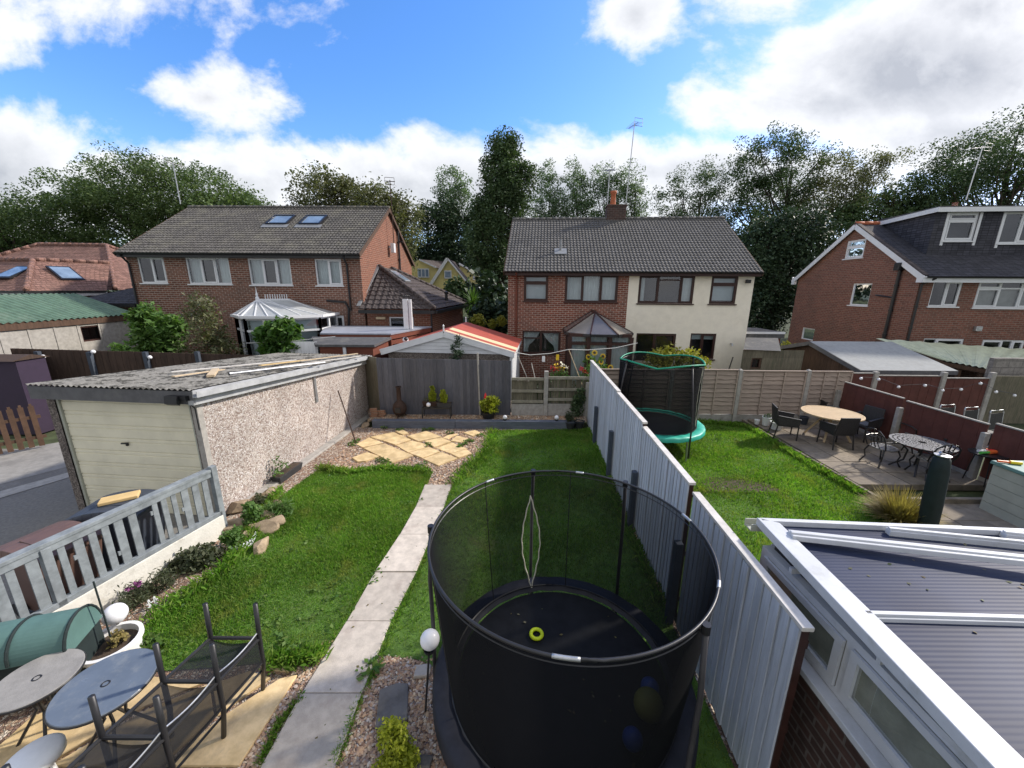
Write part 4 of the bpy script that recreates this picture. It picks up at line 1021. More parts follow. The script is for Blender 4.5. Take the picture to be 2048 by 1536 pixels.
# ------------------------------------------------------------------ the brown brick house on the left
def left_house():
    F = Frame(-6.45, 17.0, 1.0)
    t = thing('brick_house', 'wide brown brick house with white windows and two skylights in its mossy roof', 'house', F.o, F.rz)
    xl = F.front(262, 560)[0]; ze = F.front(480, 507, -.32)[1] + .20; dep = 8.0; zr = F.front(480, 513)[1] + 4 * math.tan(R(33.5)); b0 = 0.4
    P = wallP('front'); H = F.rect
    ws = [H(278, 514, 331, 566), H(374, 515, 460, 568), H(498, 517, 582, 570), H(631, 518, 684, 571)]
    wg = H(629, 631, 689, 668); wd = H(400, 628, 470, 700)
    mb = MB(); wall_holes(mb, P, xl, 0, b0, ze, ws + [wg])
    mb.quad((xl, dep, b0), (xl, 0, b0), (xl, 0, ze), (xl, dep, ze)); mb.tri((xl, dep, ze), (xl, 0, ze), (xl, dep / 2, zr - .1))
    mb.quad((0, dep, b0), (xl, dep, b0), (xl, dep, ze), (0, dep, ze))
    mb.build('wall', [M['brick_left'], M['room_shade']], t, world=False)
    mb = MB(); mb.quad((0, 0, b0), (0, dep, b0), (0, dep, ze), (0, 0, ze)); mb.tri((0, 0, ze), (0, dep, ze), (0, dep / 2, zr - .1))
    o = mb.build('gable_wall', M['brick_orange'], t, world=False)  # sunlight put into the gable's orange brick; the house front is brown
    rf = gable_roof(xl, 0, 0, dep, ze, zr, oh=.32, ov=.13).build('roof', M['tile_grey'], t, world=False)
    mb = MB(); ridge(mb, (xl - .13, dep / 2, zr + .03), (.13, dep / 2, zr + .03)); mb.build('ridge_tile', M['tile_grey'], rf, world=False, smooth=True)
    sl = (zr - ze) / 4
    for x in (xl - .14, .13):
        for ya in (-.34, dep + .34): mb = MB(); mb.bar((x, ya, ze - sl * .34 - .05), (x, dep / 2, zr - .06), .03, .16); mb.build('bargeboard', M['timber_dark'], t, world=False)
    mb = MB(); mb.box(xl - .1, .1, -.30, -.27, ze - .36, ze - .16); mb.box(xl - .1, .1, -.27, 0, ze - .36, ze - .34); mb.build('fascia', M['black_plastic'], t, world=False)
    gutter(t, (xl - .12, -.37, ze - .2), (.12, -.37, ze - .2))
    x = F.front(701, 600)[0]
    pipe(t, [(x, -.36, ze - .25), (x, -.06, ze - .6), (x, -.06, 3.2)], .04)
    pipe(t, [(F.front(655, 601)[0], -.07, F.front(655, 601)[1]), (F.front(692, 604)[0], -.07, F.front(692, 604)[1]), (F.front(699, 618)[0], -.07, F.front(699, 618)[1]), (F.front(699, 670)[0], -.07, F.front(699, 670)[1])], .05, name='waste_pipe')
    x = F.front(258, 560)[0] + .2
    pipe(t, [(x, -.36, ze - .25), (x, -.06, ze - .6), (x, -.06, .6)], .04)
    window(t, P, ws[0], 2); window(t, P, ws[1], 3, curtain=[(.68, 1, None), (0, .3, None)], opens=[1])
    window(t, P, ws[2], 3, curtain=[(0, .33, None), (.67, 1, None)], opens=[1]); window(t, P, ws[3], 2, curtain=[(0, 1, None)])
    window(t, P, wg, [.62], sill=False)
    # skylights set in the slope
    n = Vector((0, -sl, 1)).normalized(); up = Vector((0, 1, sl)).normalized()
    for (u0, u1, v0, v1) in ((541, 594, 443, 463), (606, 659, 445, 464)):
        c0 = F.front((u0 + u1) / 2, (v0 + v1) / 2, 2.2)
        y = 2.55; xc = F.front((u0 + u1) / 2 - 3, (v0 + v1) / 2, y)[0]
        c = Vector((xc, y, ze + sl * y)) + n * .06
        Q = lambda a, b, h: tuple(c + Vector((1, 0, 0)) * a + up * b + n * h)
        mb = MB(); w, hh = .50, .52
        for (a0, a1, b0_, b1_) in ((-w, w, -hh, -hh + .08), (-w, w, hh - .08, hh), (-w, -w + .08, -hh + .08, hh - .08), (w - .08, w, -hh + .08, hh - .08)):
            mb.hexa([Q(a0, b0_, -.08), Q(a1, b0_, -.08), Q(a1, b1_, -.08), Q(a0, b1_, -.08), Q(a0, b0_, .06), Q(a1, b0_, .06), Q(a1, b1_, .06), Q(a0, b1_, .06)])
        s = mb.build('skylight', M['black_plastic'], t, world=False)
        mb = MB(); mb.quad(Q(-w + .08, -hh + .08, .03), Q(w - .08, -hh + .08, .03), Q(w - .08, hh - .08, .03), Q(-w + .08, hh - .08, .03)); mb.build('pane', M['sky_glass'], s, world=False)
        mb = MB(); mb.quad(Q(-w - .12, -hh - .28, -.015), Q(w + .12, -hh - .28, -.015), Q(w + .12, -hh, .01), Q(-w - .12, -hh, .01))
        mb.build('flashing', M['lead'], s, world=False)
    # things fixed to the gable
    y, z = F.side(778, 494); mb = MB(); mb.box(.12, .30, y - .14, y + .14, z - .28, z + .18); mb.box(0, .12, y - .02, y + .02, z - .05, z + .05)
    mb.build('alarm_box', M['upvc'], t, world=False, bevel=.01)
    y, _ = F.side(795, 500)
    pipe(t, [(.08, y, ze + 1.75), (.08, y, 3.0)], .055, name='soil_pipe'); pipe(t, [(.1, y, ze + .9), (.32, y, ze + .9)], .05, name='bracket')
    yy, z0 = F.side(777, 488); _, z1 = F.side(774, 385)
    a = aerial('long thin aerial pole on the brown brick gable', F.w(.28, yy, z0), z1 - z0 + .5, yagi=(-.1, .5, .1), n=4, mat='rust')
    p = D(361, 408, 21.0)
    aerial('television aerial at the far left end of the brown brick ridge', p, 1.9, yagi=(.35, .6, -.05), n=7)
    return F, ze
FLH, ZE_L = left_house()

def brick_extension():
    Y0, Y1 = 17.05, 24.0
    a = D(713, 613, Y0); b = D(872, 614, Y0); c = D(935, 613, Y1)
    x0 = -6.38; ze = (a.z + b.z) / 2; apx = D(752, 533, 18.6)
    t = thing('brick_extension', 'orange brick side extension with dark hipped tile roof beside the brown house', 'house extension', ((x0 + b.x) / 2, Y0, .4))
    F = Frame(x0, Y0, 0); P0 = wallP('front')
    P = lambda s, d, z: tuple(F.w(*P0(s, d, z)))
    w = F.rect(779, 634, 828, 668)
    mb = MB(); wall_holes(mb, P, 0.01, b.x - x0 - .25, .4, ze, [w])
    xr0, xr1 = b.x - .25, c.x - .25
    mb.quad((xr0, Y0, .4), (xr1, Y1 - .3, .4), (xr1, Y1 - .3, ze), (xr0, Y0, ze))
    mb.build('wall', [M['brick_orange'], M['room_shade']], t)
    window(t, P, w, [.62], sill=False, world=True, sash=False)
    ex = .05
    A, B, C = Vector((x0 - .2, Y0 - .3, ze - .08)), Vector((b.x, Y0 - .3, ze - .08)), Vector((c.x, Y1, ze - .08))
    top = Vector((x0 + .05, apx.y + .4, apx.z)); top2 = Vector((x0 + .05, Y1 - 3.2, apx.z)); 
    mb = MB(); tiled(mb, A, B, top, top + Vector((.06, 0, 0)), course=.3, period=.28, amp=.03, lift=.035)
    tiled(mb, B, C, top, top2, course=.3, period=.28, amp=.012, lift=.03)
    Dk = Vector((x0, Y1, ze - .08)); tiled(mb, C, Dk, top2, top2 - Vector((.05, 0, 0)), course=.34)
    rf = mb.build('roof', M['tile_dark'], t)
    mb = MB(); ridge(mb, B + Vector((0, 0, .05)), top + Vector((0, 0, .05)), .10); mb.build('ridge_tile', M['tile_dark'], rf, smooth=True); mb = MB(); ridge(mb, C + Vector((0, 0, .05)), top2 + Vector((0, 0, .05)), .10)
    mb.build('ridge_tile', M['tile_dark'], rf, smooth=True)
    mb = MB(); mb.bar(A + Vector((-.02, 0, .12)), top + Vector((0, 0, .1)), .16, .03); mb.build('flashing', M['lead'], rf)
    sk = MB()
    e1 = (top2 - top).normalized(); mid = top.lerp(top2, .35).lerp(B.lerp(C, .35), .25); upv = (top - B.lerp(C, .15)).normalized(); nr = e1.cross(upv).normalized()
    if nr.z < 0: nr = -nr
    q = [mid + nr * .09 + e1 * a + upv * bb for a, bb in ((-.5, -.5), (.5, -.5), (.5, .5), (-.5, .5))]
    sk.add([p - nr * .06 for p in q] + q, [(4, 5, 6, 7), (0, 1, 5, 4), (1, 2, 6, 5), (2, 3, 7, 6), (3, 0, 4, 7)]); s = sk.build('skylight', M['lead'], t)
    mb = MB(); cc = sum(q, Vector()) / 4; mb.quad(*[tuple(cc + (p - cc) * .8 + nr * .006) for p in q]); mb.build('pane', M['sky_glass'], s)
    mb = MB(); v = D(893, 600, 20.5); mb.tube([v - Vector((0, 0, .5)), v + Vector((0, 0, .35))], .07, 10); mb.lathe([(.07, .3), (.11, .33), (.11, .42), (.02, .44)], v, 10); mb.build('vent_pipe', M['black_plastic'], t)
    mb = MB(); mb.bar(A + Vector((0, -.06, -.12)), B + Vector((0, -.06, -.12)), .1, .14); mb.bar(B + Vector((.05, 0, -.12)), C + Vector((.05, 0, -.12)), .1, .14); mb.build('gutter', M['black_plastic'], t)
    pipe(t, [(b.x - .2, Y0 - .1, ze - .2), (b.x - .2, Y0 - .1, .5)], .04, world=True)
    # burglar lamp and meter box on the front wall
    q = D(762, 636, Y0 - .05); mb = MB(); mb.box(q.x - .2, q.x + .2, Y0 - .12, Y0 - .003, q.z - .05, q.z + .05); mb.build('wall_lamp', M['timber_pale'], t)
brick_extension()

# ------------------------------------------------------------------ the russet house on the right, gable towards us
def right_house():
    F = Frame(16.8, 16.45, 5.0); dep = 8.0
    ze = 4.96; zr = 7.39; W_ = 13.0; b0 = -.4
    t = thing('brick_house', 'russet brick house seen gable on, with white bargeboards and a wide tile hung dormer', 'house', F.o, F.rz)
    Pf, Pl = wallP('front'), wallP('left')
    def HS(u0, v0, u1, v1):
        ya = F.side(u0, (v0 + v1) / 2)[0]; yb = F.side(u1, (v0 + v1) / 2)[0]; um = (u0 + u1) / 2
        return (min(ya, yb), max(ya, yb), F.side(um, v1)[1], F.side(um, v0)[1])
    g1, g2, g3 = HS(1692, 480, 1729, 516), HS(1702, 567, 1740, 611), HS(1603, 656, 1628, 680)
    mb = MB()
    # gable: rectangle plus the triangle, attic window cut through strips
    wall_holes(mb, Pl, 0, dep, b0, ze, [g2, g3], flip=True)
    sl = (zr - ze) / 4
    def ymin(z): return (z - ze) / sl
    def strip(za, zb, ya=None, yb=None):
        l0, l1 = ymin(za), ymin(zb); r0, r1 = dep - l0, dep - l1
        if ya is not None: l0 = l1 = ya
        if yb is not None: r0 = r1 = yb
        mb.quad((0, r0, za), (0, l0, za), (0, l1, zb), (0, r1, zb))
    strip(ze, g1[2]); strip(g1[2], g1[3], None, g1[0]); strip(g1[2], g1[3], g1[1], None); strip(g1[3], zr - .08)
    for d0, d1, mm in ((0, .1, 0), (.1, .5, 1)):
        a, b, c, d = g1
        mb.quad((d0, a, c), (d0, a, d), (d1, a, d), (d1, a, c), mm); mb.quad((d0, b, c), (d1, b, c), (d1, b, d), (d0, b, d), mm); mb.quad((d0, a, d), (d0, b, d), (d1, b, d), (d1, a, d), mm); mb.quad((d0, a, c), (d1, a, c), (d1, b, c), (d0, b, c), mm)
    mb.quad((.5, a, c), (.5, a, d), (.5, b, d), (.5, b, c), 1)
    fw = [F.rect(1862, 562, 1921, 613), F.rect(1952, 562, 2085, 616), F.rect(1845, 677, 1926, 705), F.rect(1960, 680, 2046, 720)]
    wall_holes(mb, Pf, 0, W_, b0, ze, fw)
    mb.quad((W_, dep, b0), (0, dep, b0), (0, dep, ze), (W_, dep, ze))
    mb.build('wall', [M['brick_right'], M['room_shade']], t, world=False)
    # the gable courses run the other way round: frames
    window(t, Pl, g1, 1, transom=.62); window(t, Pl, g2, 1, sash=False); window(t, Pl, g3, 1, sash=False, sill=False)
    window(t, Pf, fw[0], 2); window(t, Pf, fw[1], [.36, .68], transom=.72, blind=(.0, .7, 'blind_dark'))
    window(t, Pf, fw[2], [.33], sill=False); window(t, Pf, fw[3], [.48, .72], sill=False)
    rf = gable_roof(0, W_, 0, dep, ze, zr, oh=.3, ov=.16, course=.14, amp=.0, lift=.014, step=.5, period=.25).build('roof', M['slate'], t, world=False)
    mb = MB()
    n = 16
    for s in (0, 1):
        for i in range(n):
            y0 = -.3 + (4.3) * i / n; z0 = ze - sl * .3 + sl * 4.3 * i / n
            y1 = y0 + 4.3 / n * .95; z1 = z0 + sl * 4.3 / n * .95
            if s: y0, y1 = dep - y0, dep - y1
            mb.bar((-.08, y0, z0 + .045), (-.08, y1, z1 + .06), .2, .05)
    mb.build('verge_tile', M['tile_dark'], rf, world=False)
    mb = MB(); ridge(mb, (-.16, 4, zr + .03), (1.0, 4, zr + .03), .1); mb.build('ridge_tile', M['red_plastic'], rf, world=False, smooth=True)
    for ya, yq in ((-.33, -.33), (dep + .33, dep + .05)):
        mb = MB(); mb.bar((-.17, ya, ze - sl * .33 - .09), (-.17, 4, zr - .1), .03, .22); mb.build('bargeboard', M['upvc'], t, world=False); ya = yq
        mb = MB(); mb.hexa([(-.18, ya, ze - .42), (-.05, ya, ze - .42), (-.05, ya + .3, ze - .42), (-.18, ya + .3, ze - .42), (-.18, ya, ze - .2), (-.05, ya, ze - .2), (-.05, ya + .3, ze + .02), (-.18, ya + .3, ze + .02)])
        mb.build('eaves_box', M['upvc'], t, world=False)
    mb = MB(); mb.box(-.04, W_, -.30, -.27, ze - .42, ze - .22); mb.box(-.04, W_, -.27, 0, ze - .42, ze - .40); mb.build('fascia', M['upvc'], t, world=False)
    gutter(t, (-.1, -.37, ze - .2), (W_, -.37, ze - .2))
    # dormer
    yd = 1.25; xd, zt = F.front(1874, 424, yd); zr_ = ze + sl * yd
    top = max(zt, zr + .16)
    mb = MB()
    d1 = F.rect(1893, 424, 1953, 482, yd); d2 = F.rect(2004, 424, 2080, 487, yd)
    Pd = wallP('front', yd)
    wall_holes(mb, Pd, xd, W_, zr_ - .1, top, [d1, d2], deep=.4)
    mb.tri((xd, yd, zr_ - .1), (xd, yd, top), (xd, 4.0, zr)); mb.tri((xd, 4, zr), (xd, yd, top), (xd, 4.0, zr + .05))
    dm = mb.build('dormer', [M['slate'], M['room_shade']], t, world=False)
    mb = MB(); mb.hexa([(xd - .12, yd - .2, top), (W_, yd - .2, top), (W_, 4.2, zr + .08), (xd - .12, 4.2, zr + .08), (xd - .12, yd - .2, top + .1), (W_, yd - .2, top + .1), (W_, 4.2, zr + .2), (xd - .12, 4.2, zr + .2)])
    mb.build('dormer_roof', M['felt_dark'], dm, world=False)
    mb = MB(); mb.box(xd - .14, W_, yd - .235, yd - .205, top - .13, top + .05); mb.bar((xd - .14, yd - .22, top - .03), (xd - .14, 4.1, zr + .02), .03, .18); mb.build('dormer_fascia', M['upvc'], dm, world=False)
    window(t, Pd, d1, 1, transom=.72, fw=.07); window(t, Pd, d2, 2, fw=.07)
    for h in (d1, d2):
        mb = MB()
        for x in (h[0] - .05, h[1] + .05): mb.box(x - .05, x + .05, yd - .03, yd - .003, h[2] - .18, top - .13)
        mb.box(h[0], h[1], yd - .026, yd - .003, h[3], top - .13)
        mb.build('dormer_trim', M['upvc'], dm, world=False)
    # black pipes
    y0 = F.side(1790, 600)[0]
    pipe(t, [(-.09, y0, ze + .55), (-.09, y0, 1.2)], .06, name='soil_pipe')
    mb = MB(); mb.box(-.28, -.02, y0 - .13, y0 + .13, ze + .1, ze + .42); mb.build('hopper', M['black_plastic'], t, world=False, bevel=.02)
    pipe(t, [(-.07, y0, 3.9), (-.07, y0 + 1.0, 4.0)], .03, name='waste_pipe')
    x = F.front(1822, 620)[0]
    pipe(t, [(.28, -.36, ze - .25), (.05, -.07, ze - .5), (.05, -.07, 0)], .045)
    c = F.front(1922, 400, 4.3); mb = MB(); mb.box(c[0] - .35, c[0] + .35, 4.25, 4.9, zr, zr + .62); mb.box(c[0] - .39, c[0] + .39, 4.21, 4.94, zr + .62, zr + .70); mb.lathe([(.12, .7), (.1, 1.0), (.13, 1.05)], (c[0], 4.55, zr), 10)
    mb.build('chimney', M['brick_mid'], rf, world=False)
    y = F.front(1943, 660)
    mb = MB(); lx, lz = F.front(1952, 657); mb.box(lx - .12, lx + .12, -.14, -.01, lz - .1, lz + .1); mb.build('floodlight', M['galv'], t, world=False, bevel=.02)
    a = F.w(*[c[0] + .3, 4.9, zr + .35]); q = D(1951, 290, a.y)
    aerial('white aerial mast behind the dormer of the russet house', D(1932, 400, a.y), 2.4, yagi=(-.1, .5, .1), lean=(.12, 0), n=5, mat='white_paint')
right_house()

# ------------------------------------------------------------------ far left: bungalow, slate lean-to, prefabricated garage
def bungalow():
    A, B = D(78, 490, 24.5), D(214, 492, 24.5); zb = .3
    t = thing('bungalow', 'low bungalow with a terracotta hipped roof at the far left', 'bungalow', ((A.x + B.x) / 2, 21, zb))
    ez = D(225, 580, 20.8).z
    E = [Vector((A.x - 4.2, 20.6, ez)), Vector((B.x + 3.8, 20.6, ez)), Vector((B.x + 3.8, 28.4, ez)), Vector((A.x - 4.2, 28.4, ez))]
    k = dict(course=.16, period=.165, amp=.004, lift=.016, step=.4)
    mb = MB(); tiled(mb, E[0], E[1], A, B, **k); tiled(mb, E[1], E[2], B, B + Vector((0, .01, 0)), **k); tiled(mb, E[2], E[3], B, A, **k); tiled(mb, E[3], E[0], A, A + Vector((0, .01, 0)), **k)
    # front wing
    Pk, Q = D(66, 521, 19.2), D(222, 535, 21.3); e0, e1, e2 = D(52, 579, 17.0), D(214, 584, 19.6), D(-150, 590, 17.2)
    e1.z = e0.z = e2.z = (e0.z + e1.z) / 2; Pl = D(-150, 524, 20.6); Pl.z = Pk.z; Q.z = Pk.z
    tiled(mb, e0, e1, Pk, Q, **k); tiled(mb, e2, e0, Pl, Pk, **k)
    rf = mb.build('roof', M['tile_red'], t)
    for a, b in ((A, B), (B, E[1]), (A, E[0]), (Pk, Q), (Pk, e0), (Pk, Pl), (B, E[2])):
        mb = MB(); ridge(mb, a + Vector((0, 0, .05)), b + Vector((0, 0, .05)), .11, seg=.4); mb.build('ridge_tile', M['tile_red'], rf, smooth=True)
    mb = MB()
    for a, b in ((e2, e0), (e0, e1), (E[0], E[1]), (E[1], E[2])):
        d = (b - a).normalized(); n = Vector((d.y, -d.x, 0)); a2, b2 = a - n * .4, b - n * .4
        mb.quad((a2.x, a2.y, zb - .3), (b2.x, b2.y, zb - .3), (b2.x, b2.y, b.z - .1), (a2.x, a2.y, a.z - .1))
    mb.build('wall', M['brick_pale'], t)
    mb = MB()
    for a, b in ((e2, e0), (e0, e1)): mb.bar(a - Vector((0, 0, .14)), b - Vector((0, 0, .14)), .05, .16)
    mb.build('fascia', M['upvc'], t)
    mb = MB()
    for a, b in ((e2, e0), (e0, e1)): mb.bar(a - Vector((0, .07, .05)), b - Vector((0, .07, .05)), .1, .08)
    mb.build('gutter', M['black_plastic'], t)
    def sky(c, ex, up):
        n = ex.cross(up).normalized(); n = n if n.z > 0 else -n
        q = [c + ex * a + up * b + n * .09 for a, b in ((-.42, -.58), (.42, -.58), (.42, .58), (-.42, .58))]
        m_ = MB(); m_.add([p - n * .08 for p in q] + q, [(4, 5, 6, 7), (0, 1, 5, 4), (1, 2, 6, 5), (2, 3, 7, 6), (3, 0, 4, 7)]); s = m_.build('skylight', M['black_plastic'], t)
        cc = sum(q, Vector()) / 4; m_ = MB(); m_.quad(*[tuple(cc + (p - cc) * .84 + n * .008) for p in q]); m_.build('pane', M['sky_glass'], s)
    ex = (e1 - e0).normalized(); up = (Pk.lerp(Q, .35) - e0.lerp(e1, .4)).normalized(); up = (up - ex * up.dot(ex)).normalized()
    sky(e0.lerp(e1, .42).lerp(Pk.lerp(Q, .42), .55), ex, up)
    ex = (e0 - e2).normalized(); up = (Pl.lerp(Pk, .5) - e2.lerp(e0, .5)).normalized(); up = (up - ex * up.dot(ex)).normalized()
    sky(e2.lerp(e0, .86).lerp(Pl.lerp(Pk, .86), .55), ex, up)
bungalow()
def slate_annexe():
    Y0, Y1 = 17.4, 21.5; a = D(135, 606, Y0); b = D(266, 608, Y0); ap = D(262, 556, 19.6); ze = a.z; zb = .3
    t = thing('brick_annexe', 'small brick annexe with blue-grey slate hip roof left of the brown house', 'house extension', ((a.x + b.x) / 2, Y0, zb))
    A, B, C = Vector((a.x, Y0 - .25, ze)), Vector((-16.45, Y0 - .25, ze)), Vector((a.x, Y1 + .25, ze)); top = Vector((-16.5, 19.6, ap.z))
    k = dict(course=.2, period=.25, amp=.008, lift=.015, step=.12)
    mb = MB(); tiled(mb, A, B, top - Vector((.05, 0, 0)), top, **k); tiled(mb, C, A, top, top - Vector((0, .05, 0)), **k); mb.build('roof', M['slate'], t)
    F = Frame(a.x + .25, Y0, 0); P0 = wallP('front'); P = lambda s, d, z: tuple(F.w(*P0(s, d, z)))
    w1 = F.rect(166, 620, 199, 634); d1 = F.rect(224, 622, 257, 700); d1 = (d1[0], d1[1], .42, d1[3])
    mb = MB(); wall_holes(mb, P, 0, -16.46 - F.o.x, zb, ze, [w1, d1], reveal=.15); mb.quad((F.o.x, Y1, zb), (F.o.x, Y0, zb), (F.o.x, Y0, ze), (F.o.x, Y1, ze)); mb.build('wall', [M['brick_pale'], M['room_shade']], t)
    mb = MB(); mb.box(F.o.x + d1[0], F.o.x + d1[1], Y0 + .1, Y0 + .14, .42, d1[3]); mb.build('door', M['brown_frame'], t)
    window(t, P, w1, 1, 'brown_frame', sash=False, sill=False, world=True)
    mb = MB(); mb.bar(A + Vector((0, -.05, -.08)), B + Vector((0, -.05, -.08)), .1, .12); mb.build('gutter', M['black_plastic'], t)
slate_annexe()
def corrug(mb, a, b, c, d, period=.15, amp=.022, step=.03, thick=.0, m=0):
    """sheet with ribs running from edge ab up to edge dc"""
    a, b, c, d = map(Vector, (a, b, c, d)); L = (b - a).length; n = max(4, int(L / step)); nr = (b - a).cross(d - a).normalized(); nr = nr if nr.z > 0 else -nr
    base = len(mb.v)
    for i in range(n + 1):
        t = i / n; o = nr * (amp * math.sin(2 * math.pi * t * L / period))
        mb.v.append(tuple(a.lerp(b, t) + o)); mb.v.append(tuple(d.lerp(c, t) + o))
    for i in range(n):
        k = base + 2 * i; mb.f.append((k, k + 2, k + 3, k + 1)); mb.m.append(m)
def left_garage():
    xw = -16.0; y0, y1 = 10.5, 16.4; zb = .3
    zt1 = PXP(238, 641, xw).z; zt0 = PXP(8, 661, xw).z; zt = (zt0 + zt1) / 2
    t = thing('garage', 'grey concrete panel garage with green corrugated roof and one dark window', 'garage', (xw - 2, y0, zb))
    F = Frame(xw, y0, 0); P0 = wallP('right'); P = lambda s, d, z: tuple(F.w(*P0(s, d, z)))
    ya, yb = PXP(163, 665, xw).y - y0, PXP(204, 665, xw).y - y0; za, zb2 = PXP(184, 682, xw).z, PXP(184, 651, xw).z
    mb = MB(); wall_holes(mb, P, 0, y1 - y0, 0, zt, [(ya, yb, za, zb2)], reveal=.05); mb.quad((xw, y0, 0), (xw - 4.5, y0, 0), (xw - 4.5, y0, zt + .9), (xw, y0, zt)); mb.quad((xw - 4.5, y1, 0), (xw, y1, 0), (xw, y1, zt), (xw - 4.5, y1, zt + .9))
    for i in range(1, 8): mb.box(xw, xw + .02, y0 + i * .74 - .03, y0 + i * .74 + .03, 0, zt - .01)
    mb.build('wall', [M['concrete'], M['room_shade']], t)
    window(t, P, (ya, yb, za, zb2), 1, 'brown_frame', sash=False, sill=False, world=True)
    mb = MB(); mb.box(xw, xw + .06, y0 - .1, y1 + .1, zt - .02, zt + .2); mb.build('fascia', M['timber_dark'], t)
    mb = MB(); corrug(mb, (xw + .1, y0 - .15, zt + .22), (xw + .1, y1 + .15, zt + .22), (xw - 2.3, y1 + .15, zt + 1.05), (xw - 2.3, y0 - .15, zt + 1.05), .2, .03, .04)
    corrug(mb, (xw - 4.8, y1 + .15, zt + .2), (xw - 4.8, y0 - .15, zt + .2), (xw - 2.3, y0 - .15, zt + 1.05), (xw - 2.3, y1 + .15, zt + 1.05), .2, .03, .04)
    mb.build('roof', M['sheet_dkgreen'], t)
    mb = MB(); mb.tube([PXP(163, 610, -15.7) , PXP(163, 645, -15.7)], .02, 6)
left_garage()

# ------------------------------------------------------------------ white conservatory of the brown house
def white_conservatory():
    Yf = 14.6; zb = .5
    L, Rr = D(441, 636, Yf), D(628, 634, Yf + .5); ez = (L.z + Rr.z) / 2; ap = D(515, 600, 15.9); ap2 = D(556, 603, 16.4)
    t = thing('conservatory', 'white framed conservatory with pointed glass roof and ridge cresting', 'conservatory', ((L.x + Rr.x) / 2, Yf, zb))
    c = [(L.x - .05, 17.0), (L.x - .05, Yf + .9), (L.x + .9, Yf), (Rr.x - .9, Yf), (Rr.x, Yf + .9), (Rr.x, 17.0)]
    fr = MB(); gl = MB(); dw = MB()
    for i in range(5):
        a, b = Vector((*c[i], 0)), Vector((*c[i + 1], 0)); n = max(1, round((b - a).length / .85))
        for j in range(n + 1):
            p = a.lerp(b, j / n); fr.box(p.x - .045, p.x + .045, p.y - .045, p.y + .045, zb, ez)
        for z in (zb + .6, ez - .5, ez - .05): fr.bar(a + Vector((0, 0, z)), b + Vector((0, 0, z)), .07, .08)
        gl.quad((a.x, a.y, zb + .6), (b.x, b.y, zb + .6), (b.x, b.y, ez), (a.x, a.y, ez)); dw.quad((a.x, a.y, zb), (b.x, b.y, zb), (b.x, b.y, zb + .6), (a.x, a.y, zb + .6))
    fr.build('frame', M['upvc'], t); gl.build('pane', M['glass'], t); dw.build('dwarf_wall', M['white_paint'], t)
    bl = MB()
    for i in (1, 2, 3):
        a, b = Vector((*c[i], 0)), Vector((*c[i + 1], 0)); d = (b - a).normalized(); nn = Vector((-d.y, d.x, 0)) * .12
        a, b = a + nn + d * .1, b + nn - d * .1
        bl.quad((a.x, a.y, zb + .7), (b.x, b.y, zb + .7), (b.x, b.y, ez - .1), (a.x, a.y, ez - .1))
    bl.build('blind', M['blind'], t)
    ap2 = Vector((ap2.x, 17.0, ap.z)) if False else Vector((ap.x + .9, 16.6, ap.z)); e = [Vector((p[0] * 1.0, p[1], ez + .03)) for p in c]; ctr = Vector(((L.x + Rr.x) / 2, 16, ez))
    e = [q + (q - ctr).normalized() * .14 for q in e]; e[0].y = 17; e[5].y = 17
    rt = basic('opal_roof_sheet', (0.42, 0.44, 0.45), .3, .1, 5, spec=.6)
    mb = MB(); mb.quad(e[0], e[1], ap, ap2); mb.tri(e[1], e[2], ap); mb.tri(e[2], e[3], ap); mb.tri(e[3], e[4], ap); mb.tri(e[4], ap2, ap); mb.tri(e[4], e[5], ap2)
    rf = mb.build('roof', rt, t)
    mb = MB()
    for q in e[1:5]: mb.bar(q, ap, .05, .06)
    for f in (.33, .66): mb.bar(e[2].lerp(e[3], f), ap, .04, .05)
    for f in (.5,): mb.bar(e[1].lerp(e[2], f), ap, .04, .05); mb.bar(e[3].lerp(e[4], f), ap.lerp(ap2, .3), .04, .05)
    mb.bar(e[4].lerp(e[5], .4), ap2, .05, .05); mb.bar(ap, ap2, .12, .08)
    for i in range(5): mb.bar(e[i], e[i + 1], .1, .1)
    mb.build('glazing_bar', M['upvc'], rf)
    mb = MB(); mb.lathe([(.07, 0), (.07, .1), (.03, .14), (.05, .2), (.02, .3), (.004, .52)], ap, 10)
    for i in range(10):
        p = ap.lerp(ap2, .25 + .075 * i); mb.box(p.x - .012, p.x + .012, p.y - .012, p.y + .012, p.z, p.z + .2); mb.sphere((p.x, p.y, p.z + .2), .025, 6, 5)
    mb.build('cresting', M['upvc'], rf)
white_conservatory()

